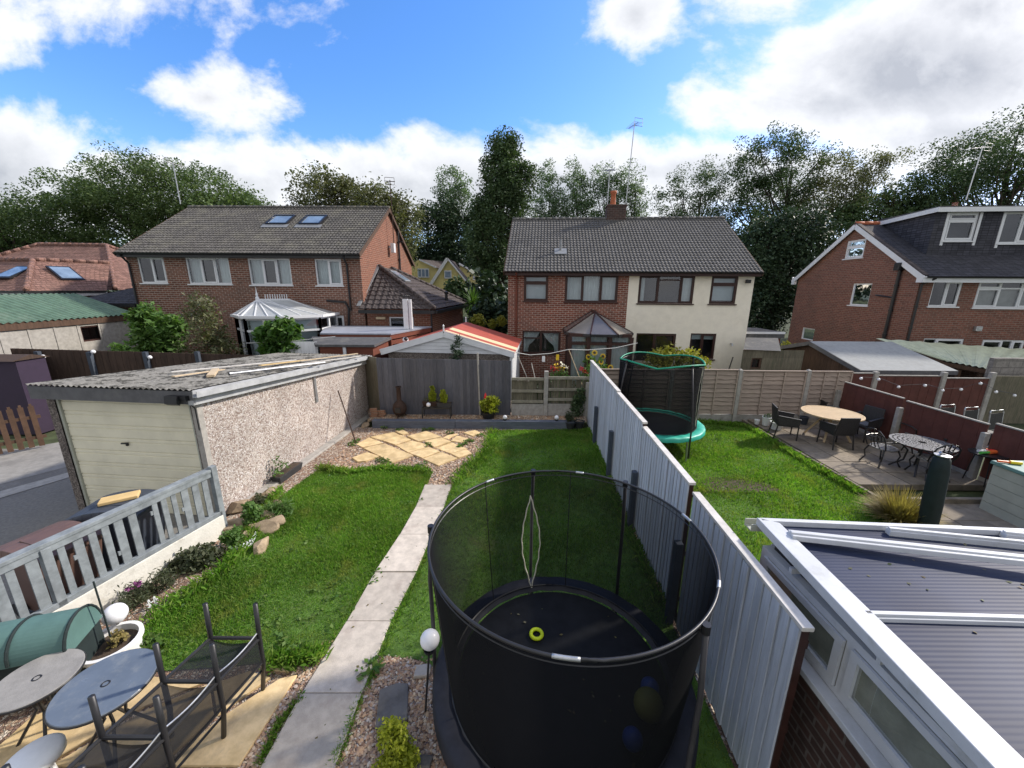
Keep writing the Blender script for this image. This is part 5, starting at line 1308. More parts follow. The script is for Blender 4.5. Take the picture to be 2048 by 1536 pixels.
# ------------------------------------------------------------------ sheds between the gardens
def mid_sheds():
    a, b, c, d = D(631, 687, 12.9), D(750, 691, 12.9), D(783, 675, 14.2), D(650, 673, 14.2)
    zf, zb_ = (a.z + b.z) / 2, (c.z + d.z) / 2
    t = thing('shed', 'low timber shed with a grey felt roof behind the pebbledash garage', 'shed', ((a.x + b.x) / 2, 12.9, .3))
    mb = MB(); mb.hexa([(a.x, 12.85, zf - .08), (b.x, 12.85, zf - .08), (c.x, 14.2, zb_ - .08), (d.x - .5, 14.2, zb_ - .08), (a.x, 12.85, zf), (b.x, 12.85, zf), (c.x, 14.2, zb_), (d.x - .5, 14.2, zb_)]); mb.build('roof', M['felt_dark'], t)
    mb = MB(); mb.hexa([(a.x + .1, 12.95, .2), (b.x - .1, 12.95, .2), (c.x - .1, 14.1, .2), (a.x + .1, 14.1, .2), (a.x + .1, 12.95, zf - .085), (b.x - .1, 12.95, zf - .085), (c.x - .1, 14.1, zb_ - .09), (a.x + .1, 14.1, zb_ - .09)]); mb.build('wall', M['timber_red'], t)
    mb = MB(); mb.box(b.x - 1.1, b.x - 1.0, 12.9, 12.945, .2, zf - .1); mb.build('door_frame', M['upvc'], t)
    a, b, c, d = D(641, 665, 14.35), D(783, 668, 14.35), D(863, 651, 16.6), D(672, 653, 16.6); zf, zb_ = (a.z + b.z) / 2, (c.z + d.z) / 2
    t = thing('shed', 'open sided red-brown timber shed under a flat blue-grey sheet roof', 'shed', ((a.x + b.x) / 2, 14.35, .3))
    mb = MB(); mb.hexa([(a.x, 14.3, zf - .05), (b.x, 14.3, zf - .05), (c.x, 16.6, zb_ - .05), (d.x - .4, 16.6, zb_ - .05), (a.x, 14.3, zf), (b.x, 14.3, zf), (c.x, 16.6, zb_), (d.x - .4, 16.6, zb_)]); mb.build('roof', M['felt_blue'], t)
    mb = MB()
    for f in (0.02, .35, .68, .98):
        p = b.lerp(c, f); mb.box(p.x - .12, p.x - .04, p.y - .05, p.y + .05, .2, p.z - .06)
    for z in (.35, .62): mb.bar((b.x - .08, 14.35, zf - z), (c.x - .08, 16.5, zb_ - z), .04, .16)
    mb.bar((b.x - .06, 14.3, zf - .14), (c.x - .06, 16.55, zb_ - .14), .05, .16); mb.bar((a.x, 14.33, zf - .13), (b.x - .1, 14.33, zf - .13), .05, .14)
    mb.build('frame', M['timber_red'], t)
    mb = MB(); mb.quad((b.x - .14, 14.4, .2), (c.x - .14, 16.5, .2), (c.x - .14, 16.5, zb_ - .7), (b.x - .14, 14.4, zf - .7)); mb.quad((a.x + .1, 14.5, .2), (b.x - .15, 14.5, .2), (b.x - .15, 14.5, zf - .1), (a.x + .1, 14.5, zf - .1)); mb.build('wall', M['timber_red'], t)
    p, q = D(812, 653, 15.6), D(818, 598, 15.6)
    t = thing('flue', 'white boxed flue standing on the blue-grey shed roof', 'flue', (p.x + .1, 15.6, p.z - .08))
    mb = MB(); mb.box(p.x - .06, p.x + .13, 15.5, 15.66, p.z - .1, q.z); mb.box(p.x + .15, p.x + .26, 15.56, 15.7, p.z - .1, q.z - .02); mb.build('casing', M['upvc'], t, bevel=.008)
    mb = MB()
    for i in range(4): mb.box(p.x - .04 + i * .07, p.x - .015 + i * .07, 15.57, 15.6, q.z - .01, q.z + .10); mb.sphere((p.x - .027 + i * .07, 15.585, q.z + .12), .03, 6, 5)
    mb.bar((p.x - .2, 15.585, q.z + .10), (p.x + .38, 15.585, q.z + .12), .02, .02); mb.build('spikes', M['black_plastic'], t)
    p = D(811, 680, 14.0)
    t = thing('football', 'white football with black patches resting at the edge of the shed roofs', 'ball', p)
    mb = MB(); mb.sphere(p, .11, 14, 10); mb.build('ball', M['upvc'], t, smooth=True)
    mb = MB(); mb.sphere(p + Vector((.02, -.035, .03)), .085, 8, 6); mb.build('patch', M['black_plastic'], t, smooth=True)
mid_sheds()
def red_garage():
    Yg = 12.95; L, Rr = D(774, 705, Yg), D(1022, 706, Yg); F = Frame(L.x, Yg, 5.0); wdt = (Rr.x - L.x); dp = 3.6
    ez = (D(770, 703, Yg).z + D(1022, 705, Yg).z) / 2; az = D(890, 669, Yg).z; xm = D(890, 669, Yg).x - L.x; zb = .1
    t = thing('garage', 'pebbledash garage with white gable boards and a red sheet roof with cream stripes', 'garage', F.o, F.rz)
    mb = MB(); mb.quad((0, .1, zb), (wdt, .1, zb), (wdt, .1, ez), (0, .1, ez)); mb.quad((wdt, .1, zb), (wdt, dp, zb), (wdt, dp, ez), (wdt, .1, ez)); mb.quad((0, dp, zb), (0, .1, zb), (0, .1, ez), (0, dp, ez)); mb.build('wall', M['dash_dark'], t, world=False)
    mb = MB()
    n = 5
    for i in range(n):
        z0, z1 = ez - .02 + (az - ez) * i / n, ez - .02 + (az - ez) * (i + .94) / n; f0, f1 = i / n, (i + .94) / n
        mb.hexa([(xm * f0, .05, z0), (wdt - (wdt - xm) * f0, .05, z0), (wdt - (wdt - xm) * f0, .095, z0), (xm * f0, .095, z0), (xm * f1, .05, z1), (wdt - (wdt - xm) * f1, .05, z1), (wdt - (wdt - xm) * f1, .095, z1), (xm * f1, .095, z1)])
    mb.quad((0, .098, ez), (wdt, .098, ez), (xm, .098, az), (xm - .01, .098, az)); mb.box(wdt - .03, wdt + .06, .05, dp, ez - 1.6, ez - .04)
    mb.build('gable_board', M['upvc'], t, world=False)
    mb = MB(); 
    mb.bar((-.22, -.02, ez - .02), (xm, -.02, az + .04), .03, .2, up=(0, 0, 1)); mb.bar((xm, -.02, az + .04), (wdt + .12, -.02, ez - .02), .03, .2); mb.lathe([(.03, 0), (.02, .15), (.035, .18), (.003, .24)], (xm, -.02, az + .12), 8)
    mb.build('bargeboard', M['upvc'], t, world=False)
    mb = MB(); mb.lathe([(.03, 0), (.02, .15), (.035, .18), (.003, .24)], (xm, dp, az + .12), 8); mb.build('finial', M['upvc'], t, world=False)
    mb = MB(); mb.box(wdt + .08, wdt + .13, 0, dp, ez - .12, ez + .02); mb.build('eaves_trim', M['upvc'], t, world=False)
    A, B, C, D_ = Vector((wdt + .14, -.04, ez + .03)), Vector((wdt + .14, dp + .1, ez + .03)), Vector((xm, dp + .1, az + .13)), Vector((xm, -.04, az + .13))
    mb = MB()
    cuts = [0, .07, .12, .30, .40, 1.0]; mats = [0, 1, 0, 1, 0]
    # stripes run down the slope parallel with the gable
    cuts = [0, .05, .10, .20, .34, 1.0]
    for i in range(5):
        a0, a1 = A.lerp(B, cuts[i]), A.lerp(B, cuts[i + 1]); d0, d1 = D_.lerp(C, cuts[i]), D_.lerp(C, cuts[i + 1]); mb.quad(a0, a1, d1, d0, [0, 1, 0, 1, 0][i])
    E = Vector((-.25, -.04, ez + .03)); G_ = Vector((-.25, dp + .1, ez + .03)); mb.quad(E, D_, C, G_, 0)
    mb.build('roof', [M['roof_red'], M['roof_stripe']], t, world=False)
red_garage()

# ------------------------------------------------------------------ sheds on the right, beyond the lap fence
def right_sheds():
    X0, X1, Ya, Yb, ze, zr = 12.0, 15.0, 13.0, 17.6, 1.58, 2.18; Ym = (Ya + Yb) / 2
    t = thing('shed', 'dark timber shed with a pale grey felt roof behind the garden fence', 'shed', ((X0 + X1) / 2, Ym, 0))
    o = .14; sl = (zr - ze) / (Ym - Ya)
    mb = MB()
    for y, sg in ((Ya, -1), (Yb, 1)):
        e = [(X0 - o, y + sg * .2, ze - sl * .2), (X1 + o, y + sg * .2, ze - sl * .2), (X1 + o, Ym, zr), (X0 - o, Ym, zr)]
        e = e if sg < 0 else [e[1], e[0], e[3], e[2]]
        mb.hexa([(p[0], p[1], p[2]) for p in e] + [(p[0], p[1], p[2] + .05) for p in e])
    mb.build('roof', M['felt_grey'], t)
    mb = MB(); n = 26
    for k in range(n):
        y0, y1 = Ya + (Yb - Ya) * k / n, Ya + (Yb - Ya) * (k + .97) / n; top = lambda y: zr - .01 - abs(y - Ym) * sl
        mb.hexa([(X0, y0, -.1), (X0 + .03, y0, -.1), (X0 + .03, y1, -.1), (X0, y1, -.1), (X0, y0, top(y0)), (X0 + .03, y0, top(y0)), (X0 + .03, y1, top(y1)), (X0, y1, top(y1))])
    mb.box(X0 + .03, X1, Ya, Ya + .03, -.1, ze - .01); mb.build('wall', M['timber_dark'], t)
    for y, sg in ((Ya, -1), (Yb, 1)):
        mb = MB(); mb.bar((X0 - o - .02, y + sg * .2, ze - sl * .2 - .03), (X0 - o - .02, Ym, zr - .03), .03, .15); mb.build('bargeboard', M['fascia_grey'], t)
    mb = MB(); mb.box(X0 - o, X1 + o, Ya - .22, Ya - .19, ze - sl * .2 - .09, ze - sl * .2 + .05); mb.build('fascia', M['fascia_grey'], t)
    # green corrugated carport
    a, d = D(1760, 676, 18.9), D(2010, 742, 13.4)
    t = thing('carport', 'open shelter roofed with pale green corrugated sheets', 'carport', ((a.x + d.x) / 2, 14, 0))
    p0, p1, p2, p3 = D(1886, 721, 14.4), D(2008, 743, 13.3), D(2130, 704, 15.4), D(1752, 677, 16.2)
    z0, z1 = (p0.z + p1.z) / 2, (p2.z + p3.z) / 2
    mb = MB(); corrug(mb, p0, p1, p2, p3, .16, .03, .032); mb.build('roof', M['sheet_green'], t)
    mb = MB(); mb.bar(p0 - Vector((0, 0, .12)), p1 - Vector((0, 0, .12)), .06, .14); mb.bar(p0 - Vector((0, 0, .1)), p3 - Vector((0, 0, .1)), .06, .14)
    for f in (0.02, .35, .7): q = p0.lerp(p1, f); mb.box(q.x - .05, q.x + .05, q.y + .03, q.y + .13, -.1, q.z - .1)
    mb.build('frame', M['timber_dark'], t)
    mb = MB(); q0, q1 = p0 + Vector((1.2, 2.0, 0)), p1 + Vector((1.0, 1.2, 0)); mb.quad((q0.x, q0.y, -.1), (q1.x, q1.y, -.1), (q1.x, q1.y, q1.z), (q0.x, q0.y, q0.z)); mb.build('back_wall', M['brick_dark'], t)
    # block wall / shed between
    p, q = D(1925, 728, 12.6), D(2120, 735, 12.6)
    t = thing('block_wall', 'grey concrete block wall below the green corrugated roof', 'wall', ((p.x + q.x) / 2, 12.6, 0))
    mb = MB(); mb.box(p.x + .9, q.x, 12.5, 12.65, -.1, D(2040, 716, 12.6).z); mb.build('wall', brick('concrete_block', (0.27, 0.25, 0.23), (0.2, 0.185, 0.17), (0.16, 0.15, 0.14), .44, .22, .012), t)
    # small shed with a window in the gap beside the cream house
    a, b = D(1487, 699, 14.2), D(1562, 702, 14.2); c, d = D(1556, 676, 15.8), D(1492, 675, 15.8)
    t = thing('shed', 'small weathered shed with one square window in the gap beside the cream house', 'shed', ((a.x + b.x) / 2, 14.2, 0))
    mb = MB(); mb.quad(a, b, c, d); mb.build('roof', M['felt_dark'], t)
    F = Frame(a.x + .05, 14.3, 0); P0 = wallP('front'); P = lambda s, dd, z: tuple(F.w(*P0(s, dd, z))); w = F.rect(1502, 716, 1523, 738)
    mb = MB(); wall_holes(mb, P, 0, b.x - a.x + .9, -.1, a.z - .03, [w], deep=.3); mb.build('wall', [M['fence_olive'], M['room_shade']], t); window(t, P, w, 1, 'timber_dark', sash=False, sill=False, world=True)
    a, b = D(1494, 668, 18), D(1562, 671, 18)
    t = thing('shed', 'flat roofed orange timber shed deep in the gap between the houses', 'shed', ((a.x + b.x) / 2, 18, 0))
    mb = MB(); mb.box(a.x, b.x, 18, 20, -.1, a.z - .2); mb.build('wall', M['timber_red'], t)
    mb = MB(); mb.box(a.x - .1, b.x + .1, 17.9, 20.1, a.z - .19, a.z + .1); mb.build('roof', M['felt_dark'], t)
    mb = MB(); mb.box(a.x - .1, b.x + .1, 17.87, 17.898, a.z + .02, a.z + .12); mb.build('edge_trim', M['upvc'], t)
right_sheds()

# ------------------------------------------------------------------ the yellow house far off
def yellow_house():
    Y = 44.0; zb = float(T(-8, Y)) - .2
    p = lambda u, v, y=Y: D(u, v, y)
    a = p(826, 600); t = thing('yellow_house', 'far yellow rendered house with a steep white edged gable among the trees', 'house', (p(890, 600).x, Y, zb))
    # left wing gable, centre gable, right wing
    mb = MB()
    def poly(pts, y): 
        q = [p(u, v, y) for u, v in pts]; mb.add([tuple(x) for x in q], [tuple(range(len(q)))][:1])
    lw = [(818, 640), (880, 640), (880, 540), (838, 520), (820, 526)]
    mb.add([tuple(p(*q)) for q in lw], [(0, 1, 2, 3, 4)])
    mb.add([tuple(p(*q, 41.5)) for q in [(862, 640), (945, 640), (945, 577), (895, 520), (862, 566)]], [(0, 1, 2, 3, 4)])
    mb.add([tuple(p(*q, 46)) for q in [(915, 640), (962, 640), (958, 550), (920, 528)]], [(0, 1, 2, 3)])
    mb.build('wall', M['yellow_render'], t)
    mb = MB(); ap, l, r = p(895, 517, 41.2), p(861, 570, 41.2), p(945, 578, 41.2); bk = Vector((0, 6, 0))
    mb.quad(l, ap, ap + bk, l + bk); mb.quad(ap, r, r + bk, ap + bk)
    mb.quad(p(838, 519, 43.8), p(884, 540, 43.8), p(905, 524, 49), p(845, 519, 49)); mb.quad(p(915, 527, 45.8), p(962, 552, 45.8), p(960, 545, 52), p(918, 524, 52))
    mb.build('roof', M['tile_dark'], t)
    for a_, b_, w_ in ((l + Vector((0, -.1, 0)), ap + Vector((0, -.1, 0)), .3), (ap + Vector((0, -.1, 0)), r + Vector((0, -.1, 0)), .12), (p(838, 519, 43.7), p(872, 535, 43.7), .15), (p(918, 527, 45.7), p(962, 552, 45.7), .2)):
        mb = MB(); mb.bar(a_, b_, .1, w_); mb.build('bargeboard', M['upvc'], t)
    for (u0, v0, u1, v1, y) in ((836, 537, 858, 555, 43.9), (889, 541, 903, 557, 41.4), (946, 552, 950, 560, 45.9)):
        mb = MB(); A, B = p(u0, v1, y), p(u1, v0, y); mb.box(A.x, B.x, y - .06, y, A.z, B.z); w = mb.build('window', M['upvc'], t)
        mb = MB(); n = 3 if u1 - u0 > 16 else 1
        for i in range(n):
            x0 = A.x + .08 + (B.x - A.x - .08) * i / n; x1 = A.x + (B.x - A.x - .08) * (i + 1) / n; mb.quad((x0, y - .065, A.z + .1), (x1, y - .065, A.z + .1), (x1, y - .065, B.z - .1), (x0, y - .065, B.z - .1))
        mb.build('pane', M['sky_glass'], w)
    t = thing('gazebo', 'white pointed garden gazebo just left of the brick half of the joined houses', 'gazebo', (*D(985, 590, 36).xy, float(T(-1.8, 36)) - .05))
    c = D(985, 571, 36); mb = MB(); b = 1.6
    for i in range(4):
        q = [(-b, -b), (b, -b), (b, b), (-b, b)]; s, e = q[i], q[(i + 1) % 4]; mb.tri((c.x + s[0], 36 + s[1], c.z - .3), (c.x + e[0], 36 + e[1], c.z - .3), (c.x, 36, c.z + .55))
    mb.build('canopy', M['laundry'], t); mb = MB()
    for q in ((-1, -1), (1, -1), (1, 1), (-1, 1)): mb.box(c.x + q[0] * 1.55 - .04, c.x + q[0] * 1.55 + .04, 36 + q[1] * 1.55 - .04, 36 + q[1] * 1.55 + .04, float(T(-1.8, 36)) - .1, c.z - .3)
    mb.build('leg', M['upvc'], t)
yellow_house()
# ------------------------------------------------------------------ pebbledash garage on our left
M['gutter_grey'] = basic('pale_grey_gutter', (0.42, 0.43, 0.44), .45, .15, 5, stain=(.24, .24, .24), stain_amt=.4)
def our_garage():
    F = Frame(-5.43, 6.32, 5.4); L = 6.15; Wd = 2.92; z0, z1 = 2.32, 1.86     # wall tops, front and rear
    t = thing('garage', 'single garage with pink pebbledash side wall, cream up and over door and mossy corrugated roof', 'garage', F.o, F.rz)
    mb = MB(); mb.add([(0, 0, -.05), (0, L, -.05), (0, L, z1), (0, 0, z0)], [(0, 1, 2, 3)]); mb.build('wall', M['dash'], t, world=False)
    dl, dr = F.front(113, 800)[0], F.front(374, 812)[0]; dt = F.front(240, 803)[1]
    mb = MB()
    for a, b in ((-Wd, dl - .05), (dr + .05, 0)): mb.quad((a, 0, -.05), (b, 0, -.05), (b, 0, z0), (a, 0, z0))
    mb.quad((dl - .05, 0, dt + .04), (dr + .05, 0, dt + .04), (dr + .05, 0, z0), (dl - .05, 0, z0))
    mb.quad((-Wd, L, -.05), (-Wd, 0, -.05), (-Wd, 0, z0), (-Wd, L, z1)); mb.quad((0, L, -.05), (-Wd, L, -.05), (-Wd, L, z1), (0, L, z1))
    o = mb.build('wall', M['dash_dark'], t, world=False); o['label'] = 'pebbledash piers beside the door, shade put into their colour'
    mb = MB()
    n = 9; h = dt + .02
    for i in range(n):        # ribbed door: wide panel, narrow groove pair
        za, zb = h * i / n, h * (i + 1) / n; g = .012
        mb.box(dl, dr, .05, .07, za + g, zb - .075); mb.box(dl, dr, .053, .07, zb - .075 + g, zb - g); mb.box(dl, dr, .064, .075, za, zb)
    d = mb.build('door', M['garage_door'], t, world=False, bevel=.006)
    mb = MB(); hx, hz = F.front(250, 889); mb.box(hx - .015, hx + .015, .02, .05, hz - .04, hz + .02); mb.bar((hx - .09, .015, hz + .01), (hx + .05, .015, hz + .02), .02, .025); mb.build('handle', M['black_plastic'], d, world=False)
    mb = MB(); mb.box(dl - .05, dl - .004, .02, .08, 0, dt + .04); mb.box(dr + .004, dr + .05, .02, .08, 0, dt + .04); mb.box(dl - .004, dr + .004, .02, .08, dt + .022, dt + .06); mb.build('door_frame', M['box_cream'], t, world=False)
    # roof: ribs run front to back
    mb = MB(); A, B, C, E = (-Wd - .12, -.15, z0 + .2), (.12, -.15, z0 + .2), (.12, L + .12, z1 + .16), (-Wd - .12, L + .12, z1 + .16)
    nn = 16
    for i in range(1):
        corrug(mb, A, B, C, E, .105, .015, .013)
    rf = mb.build('roof', M['asbestos'], t, world=False, smooth=True)
    mb = MB(); mb.box(-Wd - .1, .1, -.13, -.09, z0 - .06, z0 + .17); mb.build('fascia', M['fascia_grey'], t, world=False)
    mb = MB()
    s = (z1 - z0) / L
    mb.bar((.14, -.16, z0 + .13), (.14, L + .1, z1 + .10), .012, .13); mb.bar((.175, -.16, z0 + .08), (.175, L + .1, z1 + .05), .08, .012); mb.bar((.21, -.16, z0 + .13), (.21, L + .1, z1 + .10), .012, .10)
    mb.bar((.05, -.13, z0 + .01), (.05, L, z1 - .02), .10, .16)
    mb.build('gutter', M['gutter_grey'], t, world=False)
    mb = MB(); mb.box(-.09, .012, -.014, .09, -.05, z0 - .06); mb.build('corner_post', M['concrete'], t, world=False)
    y, z = F.side(626, 748); y2, z2 = F.side(629, 806)
    mb = MB(); mb.box(.012, .04, y - .035, y + .035, z2, z + .05); mb.tube([(.03, y, z + .05), (.16, y, z + .12)], .04, 8); mb.build('downpipe', M['galv'], t, world=False)
    lx, lz = F.front(369, 793)
    mb = MB(); mb.hexa([(lx - .12, -.26, lz - .06), (lx + .1, -.26, lz - .06), (lx + .1, -.20, lz - .1), (lx - .12, -.20, lz - .1), (lx - .12, -.24, lz + .07), (lx + .1, -.24, lz + .07), (lx + .1, -.14, lz + .06), (lx - .12, -.14, lz + .06)]); mb.box(lx + .1, lx + .22, -.2, -.13, lz - .02, lz + .06)
    mb.tube([(lx + .15, -.16, lz), (lx + .17, -.02, lz - .2), (lx + .17, -.02, lz - .6)], .008, 5)
    mb.build('floodlight', M['black_plastic'], t, world=False)
    mb = MB(); mb.box(.0, .22, .25, L, -.05, .05); mb.build('footing', M['concrete'], t, world=False, bevel=.02)
    # loose timber on the roof
    n = Vector((0, -s, 1)).normalized()
    def rp(u, v, h=.05):
        d = ray(u, v); o = F.w(0, -.15, z0 + .2 + h); nw = (F.dep * -s + Vector((0, 0, 1))).normalized(); k = (o - CAM).dot(nw) / d.dot(nw); return CAM + d * k
    grp = 'offcuts lying on the garage roof'
    for nm, lab, pa, pb, w, hh, mt in (
        ('timber_plank', 'long white painted plank lying along the corrugated garage roof', (342, 744), (592, 720), .05, .02, 'fence_cap'),
        ('timber_plank', 'bare pine plank beside the white one on the garage roof', (346, 753), (447, 739), .09, .02, 'timber_pale'),
        ('timber_block', 'short pale wood block on the garage roof', (421, 752), (431, 739), .13, .05, 'timber_pale'),
        ('timber_plank', 'bare plank pointing to the far corner of the garage roof', (520, 731), (612, 720), .11, .02, 'foam'),
        ('timber_plank', 'long thin white strip nearest the gutter on the garage roof', (505, 741), (722, 712), .035, .02, 'fence_cap'),
        ('timber_plank', 'thin pale batten reaching the far end of the garage roof', (600, 722), (715, 707), .05, .02, 'timber_pale')):
        a, b = rp(*pa), rp(*pb); t2 = thing(nm, lab, 'timber', a.lerp(b, .5), 0, grp); m_ = MB(); m_.bar(a, b, w, hh); m_.build('plank', M[mt], t2, bevel=.004)
    a, b = rp(458, 748, .07), rp(650, 725, .07); t2 = thing('drain_pipe', 'loose grey pipe lying among timber on the garage roof', 'pipe', a.lerp(b, .5), 0, grp); m_ = MB(); m_.tube([a, b], .022, 10, caps=False); m_.tube([a, a.lerp(b, .03)], .032, 10, caps=False); m_.build('pipe', M['galv'], t2)
    # rusty rod leaning on the side wall
    b = G(712, 886); a = PXP(676, 781, b.x - .55); t2 = thing('metal_rod', 'thin rusty rod leaning against the pebbledash wall', 'rod', b); m_ = MB(); m_.tube([b, a], .016, 6); m_.build('rod', M['rust'], t2)
    c = G(576, 952); ang = R(90 - 5.4)
    t2 = thing('trough_planter', 'long dark trough planter with leafy seedlings below the pebbledash wall', 'planter', c, R(-5.4)); m_ = MB()
    m_.hexa([(-.09, -.36, 0), (.09, -.36, 0), (.09, .36, 0), (-.09, .36, 0), (-.12, -.40, .16), (.12, -.40, .16), (.12, .40, .16), (-.12, .40, .16)]); m_.build('trough', M['dark_pot'], t2, world=False, bevel=.008)
    m_ = MB(); m_.quad((-.10, -.37, .163), (.10, -.37, .163), (.10, .37, .163), (-.10, .37, .163)); m_.build('compost', M['soil'], t2, world=False)
    rg = np.random.default_rng(4); cc = np.array([[0, -.28, .3], [.03, -.15, .36], [-.04, -.22, .48], [0, -.05, .26], [.02, -.34, .26]]); v = clumps_to_quads(rg, cc, .13, 26, .06)
    w = np.array([(Matrix.Translation(c) @ Matrix.Rotation(R(-5.4), 4, 'Z') @ Vector(q))[:] for q in v]); fast_mesh('foliage', w, 4, M['leaf_light'], t2)
our_garage()

# ------------------------------------------------------------------ slatted fence, white wall, bins
def left_boundary():
    A, B = Vector((-4.95, 5.85, 0)), Vector((-5.58, 3.45, 0)); d = (B - A).normalized(); E = A + d * 4.3; n = Vector((d.y, -d.x, 0))
    if n.x < 0: n = -n
    t = thing('low_wall', 'low white painted wall under the blue-grey slatted fence', 'wall', A.lerp(E, .5))
    mb = MB(); mb.hexa([A + n * .02, E + n * .02, E - n * .2, A - n * .2] [::-1] + [p + Vector((0, 0, .40)) for p in [A + n * .02, E + n * .02, E - n * .2, A - n * .2][::-1]]); mb.build('wall', M['wall_white'], t, bevel=.01)
    t = thing('slat_fence', 'blue-grey painted slatted fence standing on a low white wall', 'fence', A.lerp(E, .5) + Vector((0, 0, .4)))
    z = Vector((0, 0, 1)); L = (E - A).length; rnd = random.Random(5)
    mb = MB(); mb.bar(A - n * .06 + z * 1.235, E - n * .06 + z * 1.235, .13, .05); mb.bar(A - n * .02 + z * 1.17, E - n * .02 + z * 1.17, .03, .09); mb.build('top_rail', M['slat_blue'], t, bevel=.006)
    mb = MB(); mb.bar(A - n * .03 + z * .44, E - n * .03 + z * .44, .09, .075); mb.build('bottom_rail', M['slat_blue'], t, bevel=.006)
    for f in (.0, .47, .9):
        mb = MB(); p = A + d * (L * f); mb.bar(p - n * .03 - d * .0 + z * .0, p - n * .03 + z * (1.3 if f == 0 else 1.2), .09, .09, up=d); mb.build('post', M['slat_blue'], t, bevel=.006)
    mb = MB(); x = .16
    while x < L:
        w = rnd.uniform(.065, .10); p = A + d * x
        if rnd.random() < .93:
            j = rnd.uniform(-.006, .006)
            mb.bar(p - n * (.03 + j) + z * .48, p - n * (.03 + j) + z * 1.16, .018, w, up=d) if False else mb.hexa([p - d * w / 2 - n * (.02 + j) + z * .47, p - d * w / 2 - n * (.04 + j) + z * .47, p + d * w / 2 - n * (.04 + j) + z * .47, p + d * w / 2 - n * (.02 + j) + z * .47,
                     p - d * w / 2 - n * (.02 + j) + z * 1.16, p - d * w / 2 - n * (.04 + j) + z * 1.16, p + d * w / 2 - n * (.04 + j) + z * 1.16, p + d * w / 2 - n * (.02 + j) + z * 1.16][::1])
            if rnd.random() < .3:
                zz = rnd.uniform(.6, 1.0); mb.bar(p - n * .03 + d * (w / 2) + z * zz, p - n * .03 + d * (w / 2 + .03) + z * zz, .018, .06)
        x += w + rnd.uniform(.045, .075)
    mb.build('slats', M['slat_blue'], t)
left_boundary()
def bin_(name, label, c, rz, bm, mark=False):
    t = thing(name, label, 'wheelie bin', c, rz, 'wheelie bins behind the slatted fence')
    mb = MB(); w0, d0, w1, d1, h = .24, .28, .33, .42, .94
    mb.hexa([(-w0, -d0, .04), (w0, -d0, .04), (w0, d0, .04), (-w0, d0, .04), (-w1, -d1, h), (w1, -d1, h), (w1, d1, h), (-w1, d1, h)]); mb.box(-w1 - .02, w1 + .02, -d1 - .02, d1 + .02, h - .06, h)
    mb.build('body', bm, t, world=False, bevel=.015)
    mb = MB(); n = 8
    for i in range(n):      # domed lid
        y0, y1 = -d1 - .04 + (2 * d1 + .08) * i / n, -d1 - .04 + (2 * d1 + .08) * (i + 1) / n
        f = lambda y: h + .015 + .085 * (1 - (y / (d1 + .05)) ** 2)
        mb.hexa([(-w1 - .03, y0, h + .002), (w1 + .03, y0, h + .002), (w1 + .03, y1, h + .002), (-w1 - .03, y1, h + .002), (-w1, y0, f(y0)), (w1, y0, f(y0)), (w1, y1, f(y1)), (-w1, y1, f(y1))])
    mb.box(-w1 * .5, w1 * .5, -d1 * .5, d1 * .4, h + .06, h + .108)
    mb.build('lid', bm, t, world=False, bevel=.006)
    mb = MB(); mb.tube([(-w1, d1 + .05, h - .03), (w1, d1 + .05, h - .03)], .018, 8); mb.build('handle', bm, t, world=False)
    for sx in (-1, 1):
        mb = MB(); mb.tube([(sx * (w0 + .02), d0 + .02, .1), (sx * (w0 + .08), d0 + .02, .1)], .1, 14); mb.build('wheel', M['black_plastic'], t, world=False)
    if mark:
        mb = MB(); pts = [Vector((.10 * math.cos(a), .085 * math.sin(a), 0)) + Vector((.02, -.265, h + .078)) for a in np.linspace(R(45), R(320), 12)]
        for i in range(11): mb.bar(pts[i], pts[i + 1] + (pts[i + 1] - pts[i]) * .1, .04, .006)
        mb.build('letter', M['white_paint'], t, world=False)
    return t
cb = G(238, 1000, 1.04); bin_('wheelie_bin', 'dark blue wheelie bin with a piece of yellow foam on its lid', (cb.x, cb.y, 0), R(100), M['bin_blue'])
cb2 = G(92, 1072, 1.04); bin_('wheelie_bin', 'brown wheelie bin with a white letter on its lid', (cb2.x, cb2.y, 0), R(75), M['bin_brown'], True)
fo = thing('foam_block', 'flat yellow foam block lying on the dark blue bin lid', 'foam', (cb.x + .02, cb.y, 1.05), R(35)); mb = MB(); mb.box(-.22, .22, -.11, .11, 0, .05); mb.build('block', M['foam'], fo, world=False, bevel=.01)

